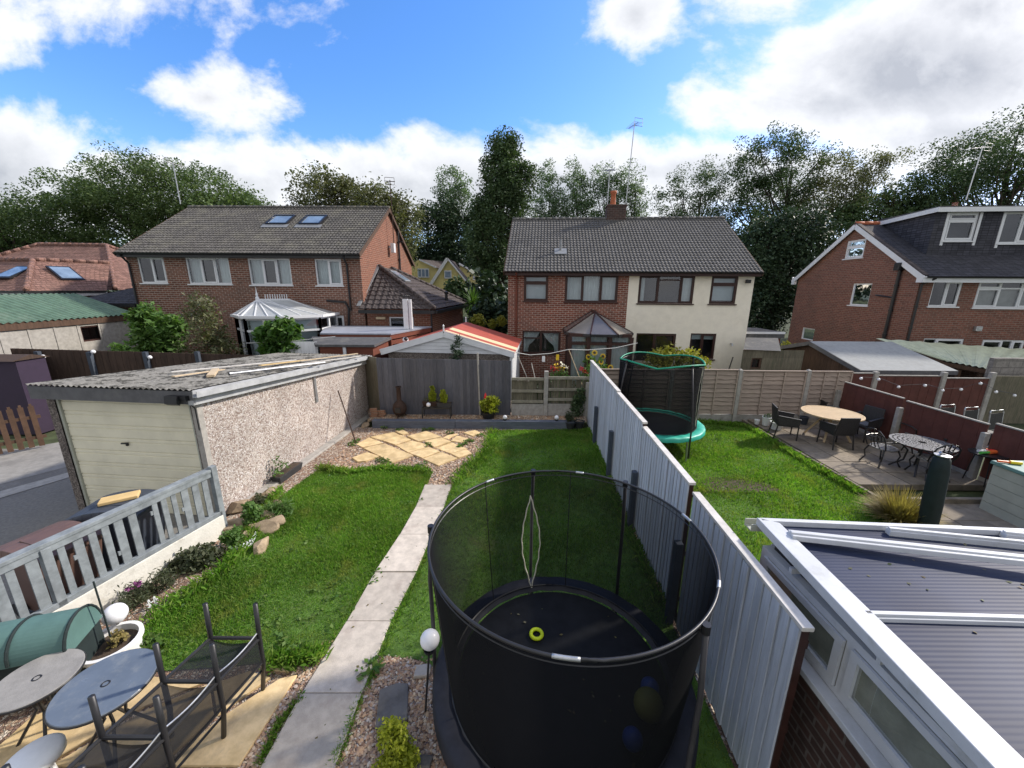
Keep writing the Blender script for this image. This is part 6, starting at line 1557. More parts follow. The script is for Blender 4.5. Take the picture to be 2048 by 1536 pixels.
# ------------------------------------------------------------------ white board fence between the gardens
def white_fence():
    t = thing('board_fence', 'pale painted fence of vertical boards in five stepped panels between the two lawns', 'fence', (FX(6.8), 6.8, 0))
    th = math.atan(.0377); dl = Vector((math.sin(th), math.cos(th), 0)); n = Vector((-dl.y, dl.x, 0)) if False else Vector((-math.cos(th), math.sin(th), 0)); z = Vector((0, 0, 1))
    for k, (ya, yb, zt) in enumerate(((2.21, 4.02, 1.90), (4.17, 6.06, 1.955), (6.09, 7.97, 2.03), (8.0, 9.88, 2.06), (9.91, 11.6, 2.06))):
        a = Vector((FX(ya), ya, 0)); b = Vector((FX(yb), yb, 0)); L = (b - a).length; d = (b - a).normalized(); rnd = random.Random(k)
        mb = MB(); N = 17; p = L / N
        for i in range(N):
            c = a + d * (p * (i + .5) + rnd.uniform(-.004, .004)); w = p * rnd.uniform(.84, .92) / 2; o = rnd.uniform(-.005, .005); lo = .02 + rnd.uniform(0, .04); tp = rnd.uniform(-.02, .0); sk = d * rnd.uniform(-.008, .008)
            q = [c - d * w + n * (.03 + o), c + d * w + n * (.03 + o - .006), c + d * w + n * .008, c - d * w + n * .008]
            mb.hexa([x + z * lo for x in q][::-1] + [x + sk + z * (zt - .015 + tp) for x in q][::-1])
        pn = mb.build('panel', M['fence_white'], t)
        mb = MB()
        mb.hexa([x for x in [a + n * .006 + z * .02, b + n * .006 + z * .02, b - n * .01 + z * .02, a - n * .01 + z * .02]] + [a + n * .006 + z * (zt - .03), b + n * .006 + z * (zt - .03), b - n * .01 + z * (zt - .03), a - n * .01 + z * (zt - .03)])
        for h in (.3, zt / 2, zt - .15): mb.bar(a - n * .03 + z * h, b - n * .03 + z * h, .04, .07)
        mb.bar(a + d * .012 - n * .012 + z * .02, a + d * .012 - n * .012 + z * (zt - .02), .05, .03, up=d)
        mb.build('backing', M['brown_frame'], pn)
        mb = MB(); mb.bar(a - d * .02 - n * .01 + z * zt, b + d * .02 - n * .01 + z * zt, .085, .035); mb.build('cap_rail', M['fence_cap'], t, bevel=.004)
    for y, h in ((9.9, 1.12), (7.985, 1.16), (6.075, 1.15), (4.10, 1.2)):
        mb = MB(); mb.box(FX(y) - .13, FX(y) - .045, y - .05, y + .05, -.05, h); mb.build('post', M['post_blue'], t, bevel=.008)
white_fence()

# ------------------------------------------------------------------ back of our garden
def back_of_garden():
    Y = 11.87
    l, r = D(752, 716, Y), D(1022, 722, Y)
    t = thing('board_fence', 'tall dark grey fence of upright boards behind the chiminea', 'fence', ((l.x + r.x) / 2, Y, 0))
    mb = MB(); rnd = random.Random(2); x = l.x; i = 0; ztl, ztr = D(752, 716, Y).z, D(1022, 722, Y).z
    while x < r.x - .03:
        w = rnd.uniform(.095, .125); f = (x - l.x) / (r.x - l.x); zt = ztl + (ztr - ztl) * f + rnd.uniform(-.008, .008); o = .012 * (i % 2)
        mb.box(x, min(x + w + .012, r.x), Y + o, Y + o + .016, .1, zt); x += w; i += 1
    mb.build('boards', M['fence_grey'], t)
    mb = MB()
    for z in (.5, 1.2, 1.8): mb.box(l.x, r.x, Y + .032, Y + .07, z, z + .08)
    mb.build('rail', M['fence_grey'], t)
    mb = MB(); g0 = D(729, 716, Y + .55); mb.hexa([(g0.x, Y + .55, .1), (l.x - .02, Y + .05, .1), (l.x, Y + .09, .1), (g0.x, Y + .6, .1), (g0.x, Y + .55, ztl - .02), (l.x - .02, Y + .05, ztl), (l.x, Y + .09, ztl), (g0.x, Y + .6, ztl - .02)]); mb.build('end_board', M['fence_olive'], t)
    p = D(955, 706, Y - .05); t = thing('wooden_stake', 'slim pale wooden post in front of the dark grey fence', 'post', (p.x, Y - .05, .2)); mb = MB(); mb.tube([(p.x + .06, Y - .05, .1), (p.x, Y - .05, p.z)], .028, 8); mb.build('stake', M['concrete'], t)
    # open fence of rails
    a, b = r.x + .02, D(1182, 750, Y).x
    t = thing('rail_fence', 'weathered fence seen from behind, its rails, concrete posts and gravel boards showing', 'fence', ((a + b) / 2, Y, 0))
    pc = D(1093, 742, Y)
    for px_, zt in ((pc.x, pc.z), (D(1176, 765, Y).x, D(1176, 765, Y).z)):
        mb = MB(); mb.box(px_ - .065, px_ + .065, Y - .06, Y + .06, 0, zt); mb.build('post', M['concrete'], t, bevel=.012)
    bays = ((a, pc.x - .07, (758, 782, 803)), (pc.x + .07, b, (756, 779, 799)))
    for (x0, x1, vs) in bays:
        u = 1024 + 770 * (x0 + x1) / 2 / 12.2
        mb = MB()
        for v in vs: zz = D(u, v, Y).z; mb.box(x0, x1, Y - .03, Y + .02, zz - .045, zz + .045)
        mb.build('rail', M['rail_olive'], t, bevel=.006)
        mb = MB(); x = x0; zt = D(u, vs[0], Y).z; i = 0
        while x < x1:
            w = rnd.uniform(.08, .115); mb.box(x, min(x + w - rnd.choice([.0, .012, .03]), x1), Y + .022 + .008 * (i % 2), Y + .036 + .008 * (i % 2), .35 + rnd.uniform(0, .03), zt + rnd.uniform(-.09, .04)); x += w; i += 1
        mb.build('boards', M['fence_olive'], t)
        mb = MB(); mb.box(x0, x1, Y - .02, Y + .02, .05, D(u, 808, Y).z); mb.build('gravel_board', M['concrete'], t)
    # raised bed
    sheet('gravel', [(-4.4, 11.3), (2.35, 11.3), (2.4, 12.0), (-4.9, 12.4)], .2, M['gravel'])
    x0, x1, x2 = -4.28, D(911, 850, 11.2).x, 1.92
    for i, (xa, xb) in enumerate(((x0, x1 - .004), (x1 + .004, x2))):
        t = thing('sleeper', ['dark blue-grey sleeper edging the raised bed below the chiminea', 'dark blue-grey sleeper edging the raised bed beside the lawn'][i], 'sleeper', ((xa + xb) / 2, 11.22, 0), 0, 'sleepers edging the raised bed')
        mb = MB(); mb.box(xa, xb, 11.12, 11.32, -.05, .245); mb.build('timber', M['sleeper_top'], t, bevel=.012)
    # chiminea
    c = Vector((-3.55, 11.62, .2)); t = thing('chiminea', 'rusty iron chiminea with tall flue in front of the dark grey fence', 'chiminea', c)
    mb = MB(); mb.lathe([(.02, .08), (.16, .10), (.21, .2), (.22, .3), (.19, .42), (.12, .50), (.07, .55), (.065, .95), (.09, .97), (.09, 1.0), (.05, 1.0)], c, 20); mb.build('body', M['rust'], t, smooth=True)
    mb = MB(); mb.box(c.x - .08, c.x + .09, c.y - .235, c.y - .15, .2 + .2, .2 + .36); mb.build('mouth', M['black_metal'], t)
    for k in range(3):
        mb = MB(); q = 2 * math.pi * k / 3 + .4; mb.tube([c + Vector((.12 * math.cos(q), .12 * math.sin(q), .14)), c + Vector((.2 * math.cos(q), .2 * math.sin(q), 0))], .02, 6); mb.build('leg', M['rust'], t)
    # bricks
    k = 0
    for row, (n, zz) in enumerate(((2, .245), (2, .315), (2, .385), (1, .455))):
        for i in range(n):
            t = thing('house_brick', 'reddish brick in the small pile at the garage corner', 'brick', (-4.36 + i * .24 + rnd.uniform(-.03, .03), 11.62 + rnd.uniform(-.03, .03) + .0, zz - .045), rnd.uniform(-.25, .25), 'bricks piled at the garage corner')
            mb = MB(); mb.box(-.108, .108, -.051, .051, 0, .066); mb.build('brick', M['brick_pale'], t, world=False, bevel=.004)
    for i, (q, s) in enumerate((((-4.55, 11.25, 0), .17), ((-4.45, 11.45, .1), .15))): rock(q, s, 30 + i, 'pale rough stone at the end of the sleepers', 'stones by the garage corner')
    # plant stand with two troughs and dwarf conifers
    c = Vector((-2.35, 11.58, .2)); t = thing('plant_stand', 'black metal stand carrying two troughs by the grey fence', 'stand', c)
    mb = MB()
    for sx in (-.45, .42): mb.bar(c + Vector((sx, -.12, .34)), c + Vector((sx, .12, .34)), .03, .03)
    for sy in (-.12, .12): mb.bar(c + Vector((-.45, sy, .34)), c + Vector((.42, sy, .34)), .03, .03)
    mb.build('frame', M['black_metal'], t)
    for sx in (-.45, .42):
        for sy in (-.12, .12): mb = MB(); mb.bar(c + Vector((sx, sy, 0)), c + Vector((sx, sy, .33)), .03, .03); mb.build('leg', M['black_metal'], t)
    for i, (dx, dy, dz, lab, hh) in enumerate(((-.24, .1, .36, 'brown trough on the plant stand holding the left dwarf conifer', .5), (.24, -.05, .36, 'black trough on the plant stand holding the right dwarf conifer', .42))):
        q = c + Vector((dx, dy, dz)); t = thing('trough_planter', lab, 'planter', q)
        mb = MB(); mb.hexa([(q.x - .2, q.y - .07, q.z), (q.x + .2, q.y - .07, q.z), (q.x + .2, q.y + .07, q.z), (q.x - .2, q.y + .07, q.z), (q.x - .24, q.y - .09, q.z + .15), (q.x + .24, q.y - .09, q.z + .15), (q.x + .24, q.y + .09, q.z + .15), (q.x - .24, q.y + .09, q.z + .15)]); mb.build('trough', M['rust' if i == 0 else 'dark_pot'], t, bevel=.006)
        mb = MB(); mb.quad((q.x - .22, q.y - .08, q.z + .152), (q.x + .22, q.y - .08, q.z + .152), (q.x + .22, q.y + .08, q.z + .152), (q.x - .22, q.y + .08, q.z + .152)); mb.build('compost', M['soil'], t)
        shrub('dwarf_conifer', ['golden cone shaped dwarf conifer in the brown trough', 'golden cone shaped dwarf conifer in the black trough'][i], 'conifer', (q.x + (.08 if i == 0 else -.02), q.y), [(0, 0, .12, .10, .10, .12), (0, 0, .25, .085, .085, .14), (0, 0, hh - .1, .05, .05, .12)], M['leaf_lime'], 60 + i, 70, 40, .05, .06, 5, None, q.z + .14, inner=.2)
        rg = np.random.default_rng(i); cc = np.array([[q.x - .14, q.y, q.z + .22], [q.x - .05, q.y, q.z + .2]]) if i == 0 else np.array([[q.x - .18, q.y, q.z + .24], [q.x - .16, q.y + .03, q.z + .3]])
        t2 = thing('seedling', ['dark heather tuft in the brown trough', 'dark heather tuft in the black trough'][i], 'plant', (q.x - .12, q.y, q.z + .15)); fast_mesh('foliage', clumps_to_quads(rg, cc, .09, 22, .04), 4, M['leaf_olive'], t2)
    for i, (u, v, z, lab) in enumerate(((857, 812, None, 'white solar globe lamp hung on the plant stand'), (1010, 839, .245, 'white solar lamp on the sleeper near the golden shrub'), (1113, 842, .245, 'white solar lamp at the right end of the sleeper'))):
        q = D(u, v, 11.4 if z is None else 11.24); zz = q.z - .06 if z is None else z
        t = thing('solar_lamp', lab, 'lamp', (q.x, q.y, zz), 0, 'small solar lamps along the raised bed'); mb = MB(); mb.lathe([(.05, 0), (.06, .03), (.055, .05)], (q.x, q.y, zz), 12); mb.build('base', M['black_plastic'], t)
        mb = MB(); mb.sphere((q.x, q.y, zz + .10), .068, 14, 10); mb.build('globe', M['globe'], t, smooth=True)
    q = D(977, 826, 11.55)
    t = thing('plant_pot', 'black pot under the round golden shrub', 'pot', (q.x, 11.55, .2)); mb = MB(); mb.lathe([(.01, 0), (.17, 0), (.22, .2), (.24, .2), (.24, .22), (.2, .22), (.19, .17), (.01, .17)], (q.x, 11.55, .2), 20); mb.build('pot', M['black_plastic'], t)
    shrub('golden_shrub', 'round golden-green shrub in a black pot on the raised bed', 'shrub', (q.x, 11.55), [(0, 0, .22, .36, .3, .2), (.05, 0, .34, .26, .24, .16), (0.1, 0, .46, .12, .12, .1)], M['leaf_lime'], 70, 70, 30, .065, .12, 8, None, .38)
    p = D(971, 793, 11.62); t = thing('garden_ornament', 'small red ornament on a stick above the golden shrub', 'ornament', (p.x, 11.62, .2)); mb = MB(); mb.tube([(p.x, 11.62, .2), (p.x, 11.62, p.z + .1)], .008, 5); mb.build('stick', M['rust'], t); mb = MB(); mb.lathe([(.005, -.08), (.05, -.05), (.04, .03), (.01, .12)], (p.x, 11.62, p.z), 10); mb.build('bell', M['red_toy'], t)
    for i, (u, v, lab, hh) in enumerate(((1140, 858, 'dark pot with wispy plant in the corner by the white fence', .35), (1158, 856, 'empty dark pot in the corner by the white fence', .0))):
        q = G(u, v); t = thing('plant_pot', lab, 'pot', q); mb = MB(); mb.lathe([(.01, 0), (.11, 0), (.15, .2), (.165, .2), (.165, .23), (.14, .23), (.13, .19), (.01, .19)], q, 18); mb.build('pot', M['dark_pot'], t)
        if hh: shrub('pot_plant', 'wispy grey-green plant in the corner pot', 'plant', (q.x, q.y), [(0, 0, .2, .17, .17, .2)], M['leaf_grey'], 71, 24, 22, .06, .1, 6, None, .2)
    shrub('climbing_plant', 'dark climbing plant at the right end of the open rail fence', 'plant', (D(1155, 800, 11.75).x, 11.75), [(0, 0, .4, .22, .1, .4), (.06, 0, .75, .18, .1, .25)], M['leaf_dark'], 72, 40, 26, .08, .12, 6, None, .15)
def rock(p, s, seed, label, group, mat='stone', flat=.6):
    rnd = random.Random(seed); bm = bmesh.new(); bmesh.ops.create_icosphere(bm, subdivisions=3, radius=1.0)
    a = [Vector((rnd.gauss(0, 1), rnd.gauss(0, 1), rnd.gauss(0, 1))).normalized() for _ in range(13)]; h = [rnd.uniform(.40, .72) for _ in a]
    for v in bm.verts:
        for n, hh in zip(a, h):
            dd = v.co.dot(n)
            if dd > hh: v.co -= n * (dd - hh)
    sx, sy = rnd.uniform(.9, 1.25), rnd.uniform(.7, 1.0)
    for v in bm.verts: v.co = Vector((v.co.x * s * sx, v.co.y * s * sy, v.co.z * s * flat))
    me = bpy.data.meshes.new('rock'); bm.to_mesh(me); bm.free(); me.materials.append(M[mat])
    o = new_obj('rock', me, None); o.location = (p[0], p[1], p[2] + s * flat * .5); o.rotation_euler = (rnd.uniform(-.2, .2), rnd.uniform(-.2, .2), rnd.uniform(0, 6))
    tag(o, label, 'rock', group); b = o.modifiers.new('bevel', 'BEVEL'); b.width = .004; b.segments = 1
    return o
back_of_garden()

# ------------------------------------------------------------------ rockery and bed along the white wall
def rockery():
    g = 'rockery stones by the end of the slatted fence'
    rs = [((478, 1020), .26, 'long brown slab stone at the top of the rockery'), ((512, 1004), .24, 'flat brown stone against the pebbledash wall'), ((540, 992), .2, 'pale brown stone near the trough planter'),
          ((476, 1052), .24, 'brown rockery stone beside the fence post'), ((538, 1040), .22, 'reddish angular stone on the lawn side of the rockery'), ((512, 1030), .2, 'small brown stone in the middle of the rockery'),
          ((490, 1078), .17, 'small rounded stone above the little picket edging'), ((534, 1062), .22, 'flat mossy stone at the lawn edge'), ((524, 1098), .22, 'broad pale stone in front of the little picket edging'), ((478, 1094), .18, 'small stone at the foot of the white wall')]
    rs += [((495, 1040), .2, 'square brown stone between the pebbledash wall and the fern'), ((556, 1018), .19, 'small tan stone at the far lawn corner of the rockery'), ((548, 1050), .2, 'dark wedge stone leaning on the reddish one'), ((462, 1072), .18, 'little brown stone against the last fence post'), ((508, 1062), .18, 'mossy stone below the fern')]
    for i, (p, s, lab) in enumerate(rs): rock(G(*p), s, 100 + i, lab, g)
    def pk(label, pts, h=.14):
        P = [G(*p) for p in pts]; t = thing('picket_edging', label, 'edging', sum(P, Vector()) / len(P)); mb = MB()
        for a, b in zip(P, P[1:]):
            n = max(2, int((b - a).length / .045)); d = (b - a).normalized()
            for i in range(n):
                q = a.lerp(b, (i + .5) / n); mb.bar(q, q + Vector((0, 0, h * .85)), .008, .026, up=d); mb.tri(q - d * .013 + Vector((0, 0, h * .85)), q + d * .013 + Vector((0, 0, h * .85)), q + Vector((0, 0, h)))
            for z in (.04, .09): mb.bar(a + Vector((0, 0, z)), b + Vector((0, 0, z)), .006, .014)
        mb.build('pickets', M['upvc'], t)
    pk('tiny white picket edging curving round the rockery', [(462, 1110), (487, 1102), (505, 1092), (514, 1075)])
    pk('tiny white picket edging among the plants by the white wall', [(296, 1222), (318, 1208)], .16); pk('short bit of tiny white picket edging below the slatted fence', [(432, 1104), (446, 1097)])
    f = lambda lab, u, v, ells, m, sd, **k: shrub(k.pop('name', 'border_plant'), lab, 'plant', G(u, v).xy, ells, M[m], sd, **k)
    f('low blue-green leafy plant at the foot of the white wall', 405, 1130, [(0, 0, .13, .30, .22, .13), (-.2, -.1, .10, .22, .18, .10)], 'leaf_grey', 80, nclump=50, size=.07, crad=.12)
    f('wispy grey lavender along the white wall', 318, 1185, [(0, 0, .15, .2, .24, .16), (-.1, -.25, .13, .18, .2, .14)], 'leaf_grey', 81, nclump=50, size=.07, crad=.12, aspect=.2, name='lavender')
    f('bright green fern among the rockery stones', 508, 1052, [(0, 0, .22, .16, .14, .2)], 'leaf_light', 82, nclump=26, size=.07, crad=.09)
    f('green weed behind the tiny white picket edging', 470, 1095, [(0, 0, .18, .16, .14, .18)], 'leaf_light', 83, nclump=26, size=.07, crad=.09)
    f('bluish alpine plant at the top of the rockery', 520, 1012, [(0, 0, .14, .12, .1, .12)], 'leaf_grey', 84, nclump=18, size=.05, crad=.07)
    f('tall grass tuft leaning over the lawn by the rockery', 560, 1030, [(0, 0, .12, .2, .2, .14)], 'leaf_light', 85, nclump=24, size=.16, crad=.12, aspect=.1)
    p = G(262, 1175, .3); t = thing('flower', 'dark purple flower hanging by the white wall', 'flower', (p.x, p.y, .0)); mb = MB(); mb.tube([(p.x, p.y, 0), (p.x, p.y, .3)], .006, 5); mb.build('stem', M['bark'], t); fast_mesh('petals', clumps_to_quads(np.random.default_rng(5), np.array([[p.x, p.y, .3], [p.x + .05, p.y + .04, .32]]), .05, 14, .05), 4, M['petal_purple'], t)
rockery()

# ------------------------------------------------------------------ trampoline with net
def trampoline(name, label, c, Rm, Rp, zb, Rt, zt, pole_ang, pad, trim, netm, slit=None, poles_curve=0.0, lowpad=.12, tape=None, legs=None):
    t = thing(name, label, 'trampoline', (c[0], c[1], 0)); n = 96; C = Vector((c[0], c[1], 0))
    mb = MB(); mb.lathe([(.001, zb), (Rm * .5, zb - .01), (Rm, zb)], C, n); mb.build('mat', M['tram_black'], t, smooth=True)
    mb = MB(); mb.lathe([(Rm + .01, zb + .012), (Rm + .03, zb + .035), (Rp - .03, zb + .04), (Rp, zb + .015), (Rp + .005, zb - lowpad)], C, n)
    rg = random.Random(3); mb.v = [(x, y, z + .006 * math.sin(math.atan2(y - C.y, x - C.x) * 23) + rg.uniform(-.003, .003)) for x, y, z in mb.v]; mb.build('pad', M[pad], t, smooth=True)
    mb = MB(); mb.torus(C + Vector((0, 0, zb - .03)), Rp - .06, .025, n, 8); mb.build('frame', M['galv'], t, smooth=True)
    for a in (legs or pole_ang):
        a = R(a); p = Vector((math.cos(a), math.sin(a), 0)); mb = MB(); mb.tube([C + p * (Rp - .06) + Vector((0, 0, zb - .03)), C + p * (Rp - .02) + Vector((0, 0, .02)), C + p * (Rp - .02) + Vector((0, 0, 0))], .025, 8); mb.build('leg', M['galv'], t)
    # net: from the inside of the pad up to the ring
    mb = MB(); rows = 22; cols = 120; base = 0; slm = None
    sag = (lambda a: 0.0) if not poles_curve else (lambda a: poles_curve * (1 - abs(math.cos((math.degrees(a) - pole_ang[0]) / (360 / len(pole_ang)) * math.pi))))
    def pt(a, f):
        r = Rm + .06 + (Rt - Rm - .06) * f ** .8; top = zt - sag(a)
        return C + Vector((math.cos(a) * r, math.sin(a) * r, zb + .02 + (top - zb - .02) * f))
    s0, hw, f0, f1 = slit if slit else (0, 0, 0, 0)
    for j in range(rows + 1):
        f = j / rows
        if slit:
            g = max(0.0, (f - f0) / (f1 - f0)); g = hw * math.sin(math.pi * min(1, g)) ** 1.1 if 0 < g < 1 else 0.0
            a0, a1 = R(s0) + g / Rt, R(s0) + 2 * math.pi - g / Rt
        else: a0, a1 = 0, 2 * math.pi
        for i in range(cols + 1): mb.v.append(tuple(pt(a0 + (a1 - a0) * i / cols, f)))
    for j in range(rows):
        for i in range(cols): k = j * (cols + 1) + i; mb.f.append((k, k + 1, k + cols + 2, k + cols + 1)); mb.m.append(0)
    net = mb.build('net', M[netm], t, smooth=True)
    mb = MB()
    for a in [x + 30 for x in pole_ang]:
        mb.tube([pt(R(a), j / 12) + Vector((0, 0, 0)) for j in range(13)], .005, 4, caps=False)
    mb.tube([pt(2 * math.pi * k / 96, .02) for k in range(97)], .010, 5, caps=False); mb.tube([pt(2 * math.pi * k / 96, .965) for k in range(97)], .006, 4, caps=False)
    mb.build('seams', M['black_plastic'], net)
    if slit:
        mb = MB()
        for sg in (1, -1):
            pts = []
            for j in range(0, 41):
                f = f0 + (f1 - f0) * j / 40; g = hw * math.sin(math.pi * j / 40) ** 1.1; p = pt(R(s0) + sg * g / Rt, f); pts.append(p + Vector((math.cos(j) * .004, 0, 0)))
            mb.tube(pts, .008, 5)
        mb.build('zip', M['cream_tape'], net)
    mb = MB(); m2 = 144
    ring = [pt(2 * math.pi * i / m2, 1.0) for i in range(m2 + 1)]
    mb.tube(ring, .0125 if not poles_curve else .022, 8, caps=False); mb.build('top_ring' if not poles_curve else 'top_trim', M[trim], t, smooth=True)
    for a, w in (tape or ()):
        mb = MB(); mb.tube([pt(R(a + w * i / 4), 1.0) for i in range(-4, 5)], .0145, 8)
        mb.build('ring_joint', M['galv'], t, smooth=True)
    for a in pole_ang:
        aa = R(a); p = Vector((math.cos(aa), math.sin(aa), 0)); mb = MB()
        top = C + p * (Rt + .03) + Vector((0, 0, zt - .02)); mid = C + p * (Rp + .02) + Vector((0, 0, zb + .1 + .3)); lo = C + p * (Rp + .03) + Vector((0, 0, .12))
        mb.tube([lo, mid, mid.lerp(top, .5) + p * .02, top], .021, 8); pl = mb.build('pole', M['pole_m'], t, smooth=True)
        mb = MB(); mb.tube([top - Vector((0, 0, .04)), top + Vector((0, 0, .03))], .03, 10); mb.build('pole_cap', M['black_plastic'], pl)
    return t
M['pole_m'] = basic('dark_pole_foam', (0.05, 0.047, 0.05), .5, .2, 6)
TC = (.51, 3.08)
trampoline('trampoline', 'large black trampoline with round safety net and half open zip beside the white fence', TC, 1.02, 1.27, .46, 1.235, 2.03, [50, 101, 176, 309], 'tram_pad', 'black_metal', 'net', slit=(103, .125, .0, .80), tape=[(262, 4), (12, 3), (75, 2.2), (128, 2.5), (330, 2)])
q = G(1073, 1268, .475); t = thing('throwing_ring', 'bright lime yellow ring lying on the black trampoline mat', 'toy', (q.x, q.y, .455)); mb = MB(); mb.torus((q.x, q.y, .475), .062, .02, 28, 10); mb.build('ring', M['lime'], t, smooth=True)
for u, v, r, m_, lab in ((1325, 1382, .085, 'blue_ball', 'small dark blue ball at the fence side of the trampoline mat'), (1340, 1440, .13, 'olive_ball', 'large olive ball on the black trampoline mat'), (1300, 1515, .085, 'blue_ball', 'bright blue ball nearest the front of the trampoline')):
    q = G(u, v, .54); o = q - Vector((*TC, q.z)); 
    if o.length > .85: q = Vector((*TC, q.z)) + o.normalized() * .85
    t = thing('ball', lab, 'ball', (q.x, q.y, .46)); mb = MB(); mb.sphere((q.x, q.y, .457 + r), r, 20, 14); mb.build('ball', M[m_], t, smooth=True)

# ------------------------------------------------------------------ lamp, shrub, slabs at the trampoline's foot
t = thing('solar_lamp', 'white globe lamp on a thin stake beside the big trampoline', 'lamp', (-.82, 3.02, 0)); mb = MB(); mb.tube([(-.86, 3.0, 0), (-.80, 3.05, .72)], .011, 6); mb.build('stake', M['black_metal'], t)
mb = MB(); mb.sphere((-.79, 3.06, .84), .095, 18, 12); mb.build('globe', M['globe'], t, smooth=True); mb = MB(); mb.lathe([(.012, 0), (.05, .01), (.06, .05)], (-.80, 3.05, .70), 12); mb.build('collar', M['black_plastic'], t)
p = G(790, 1505, .15); shrub('golden_shrub', 'low golden conifer shrub in the gravel beside the path', 'shrub', (p.x, p.y), [(0, 0, .14, .2, .18, .14), (-.04, .06, .27, .13, .12, .13), (.1, -.08, .16, .13, .12, .12)], M['leaf_lime'], 90, 80, 34, .035, .07, 8)
for u, v, w, h, rz, lab, m_ in ((785, 1412, .16, .2, .3, 'dark grey slate slab lying in the gravel', 'stone_grey'), (845, 1346, .09, .07, .1, 'small pinkish slab at the trampoline edge', 'slab'), (842, 1528, .1, .05, .0, 'grey brick edging stone at the bottom of the gravel bed', 'stone_grey')):
    q = G(u, v); t = thing('stone_slab', lab, 'stone', q, rz); mb = MB(); mb.prism([(-w, -h), (w * .9, -h * 1.05), (w * 1.05, h * .8), (w * .3, h), (-w * .8, h * .9)], 0, .05); mb.build('slab', M[m_], t, world=False, bevel=.012)

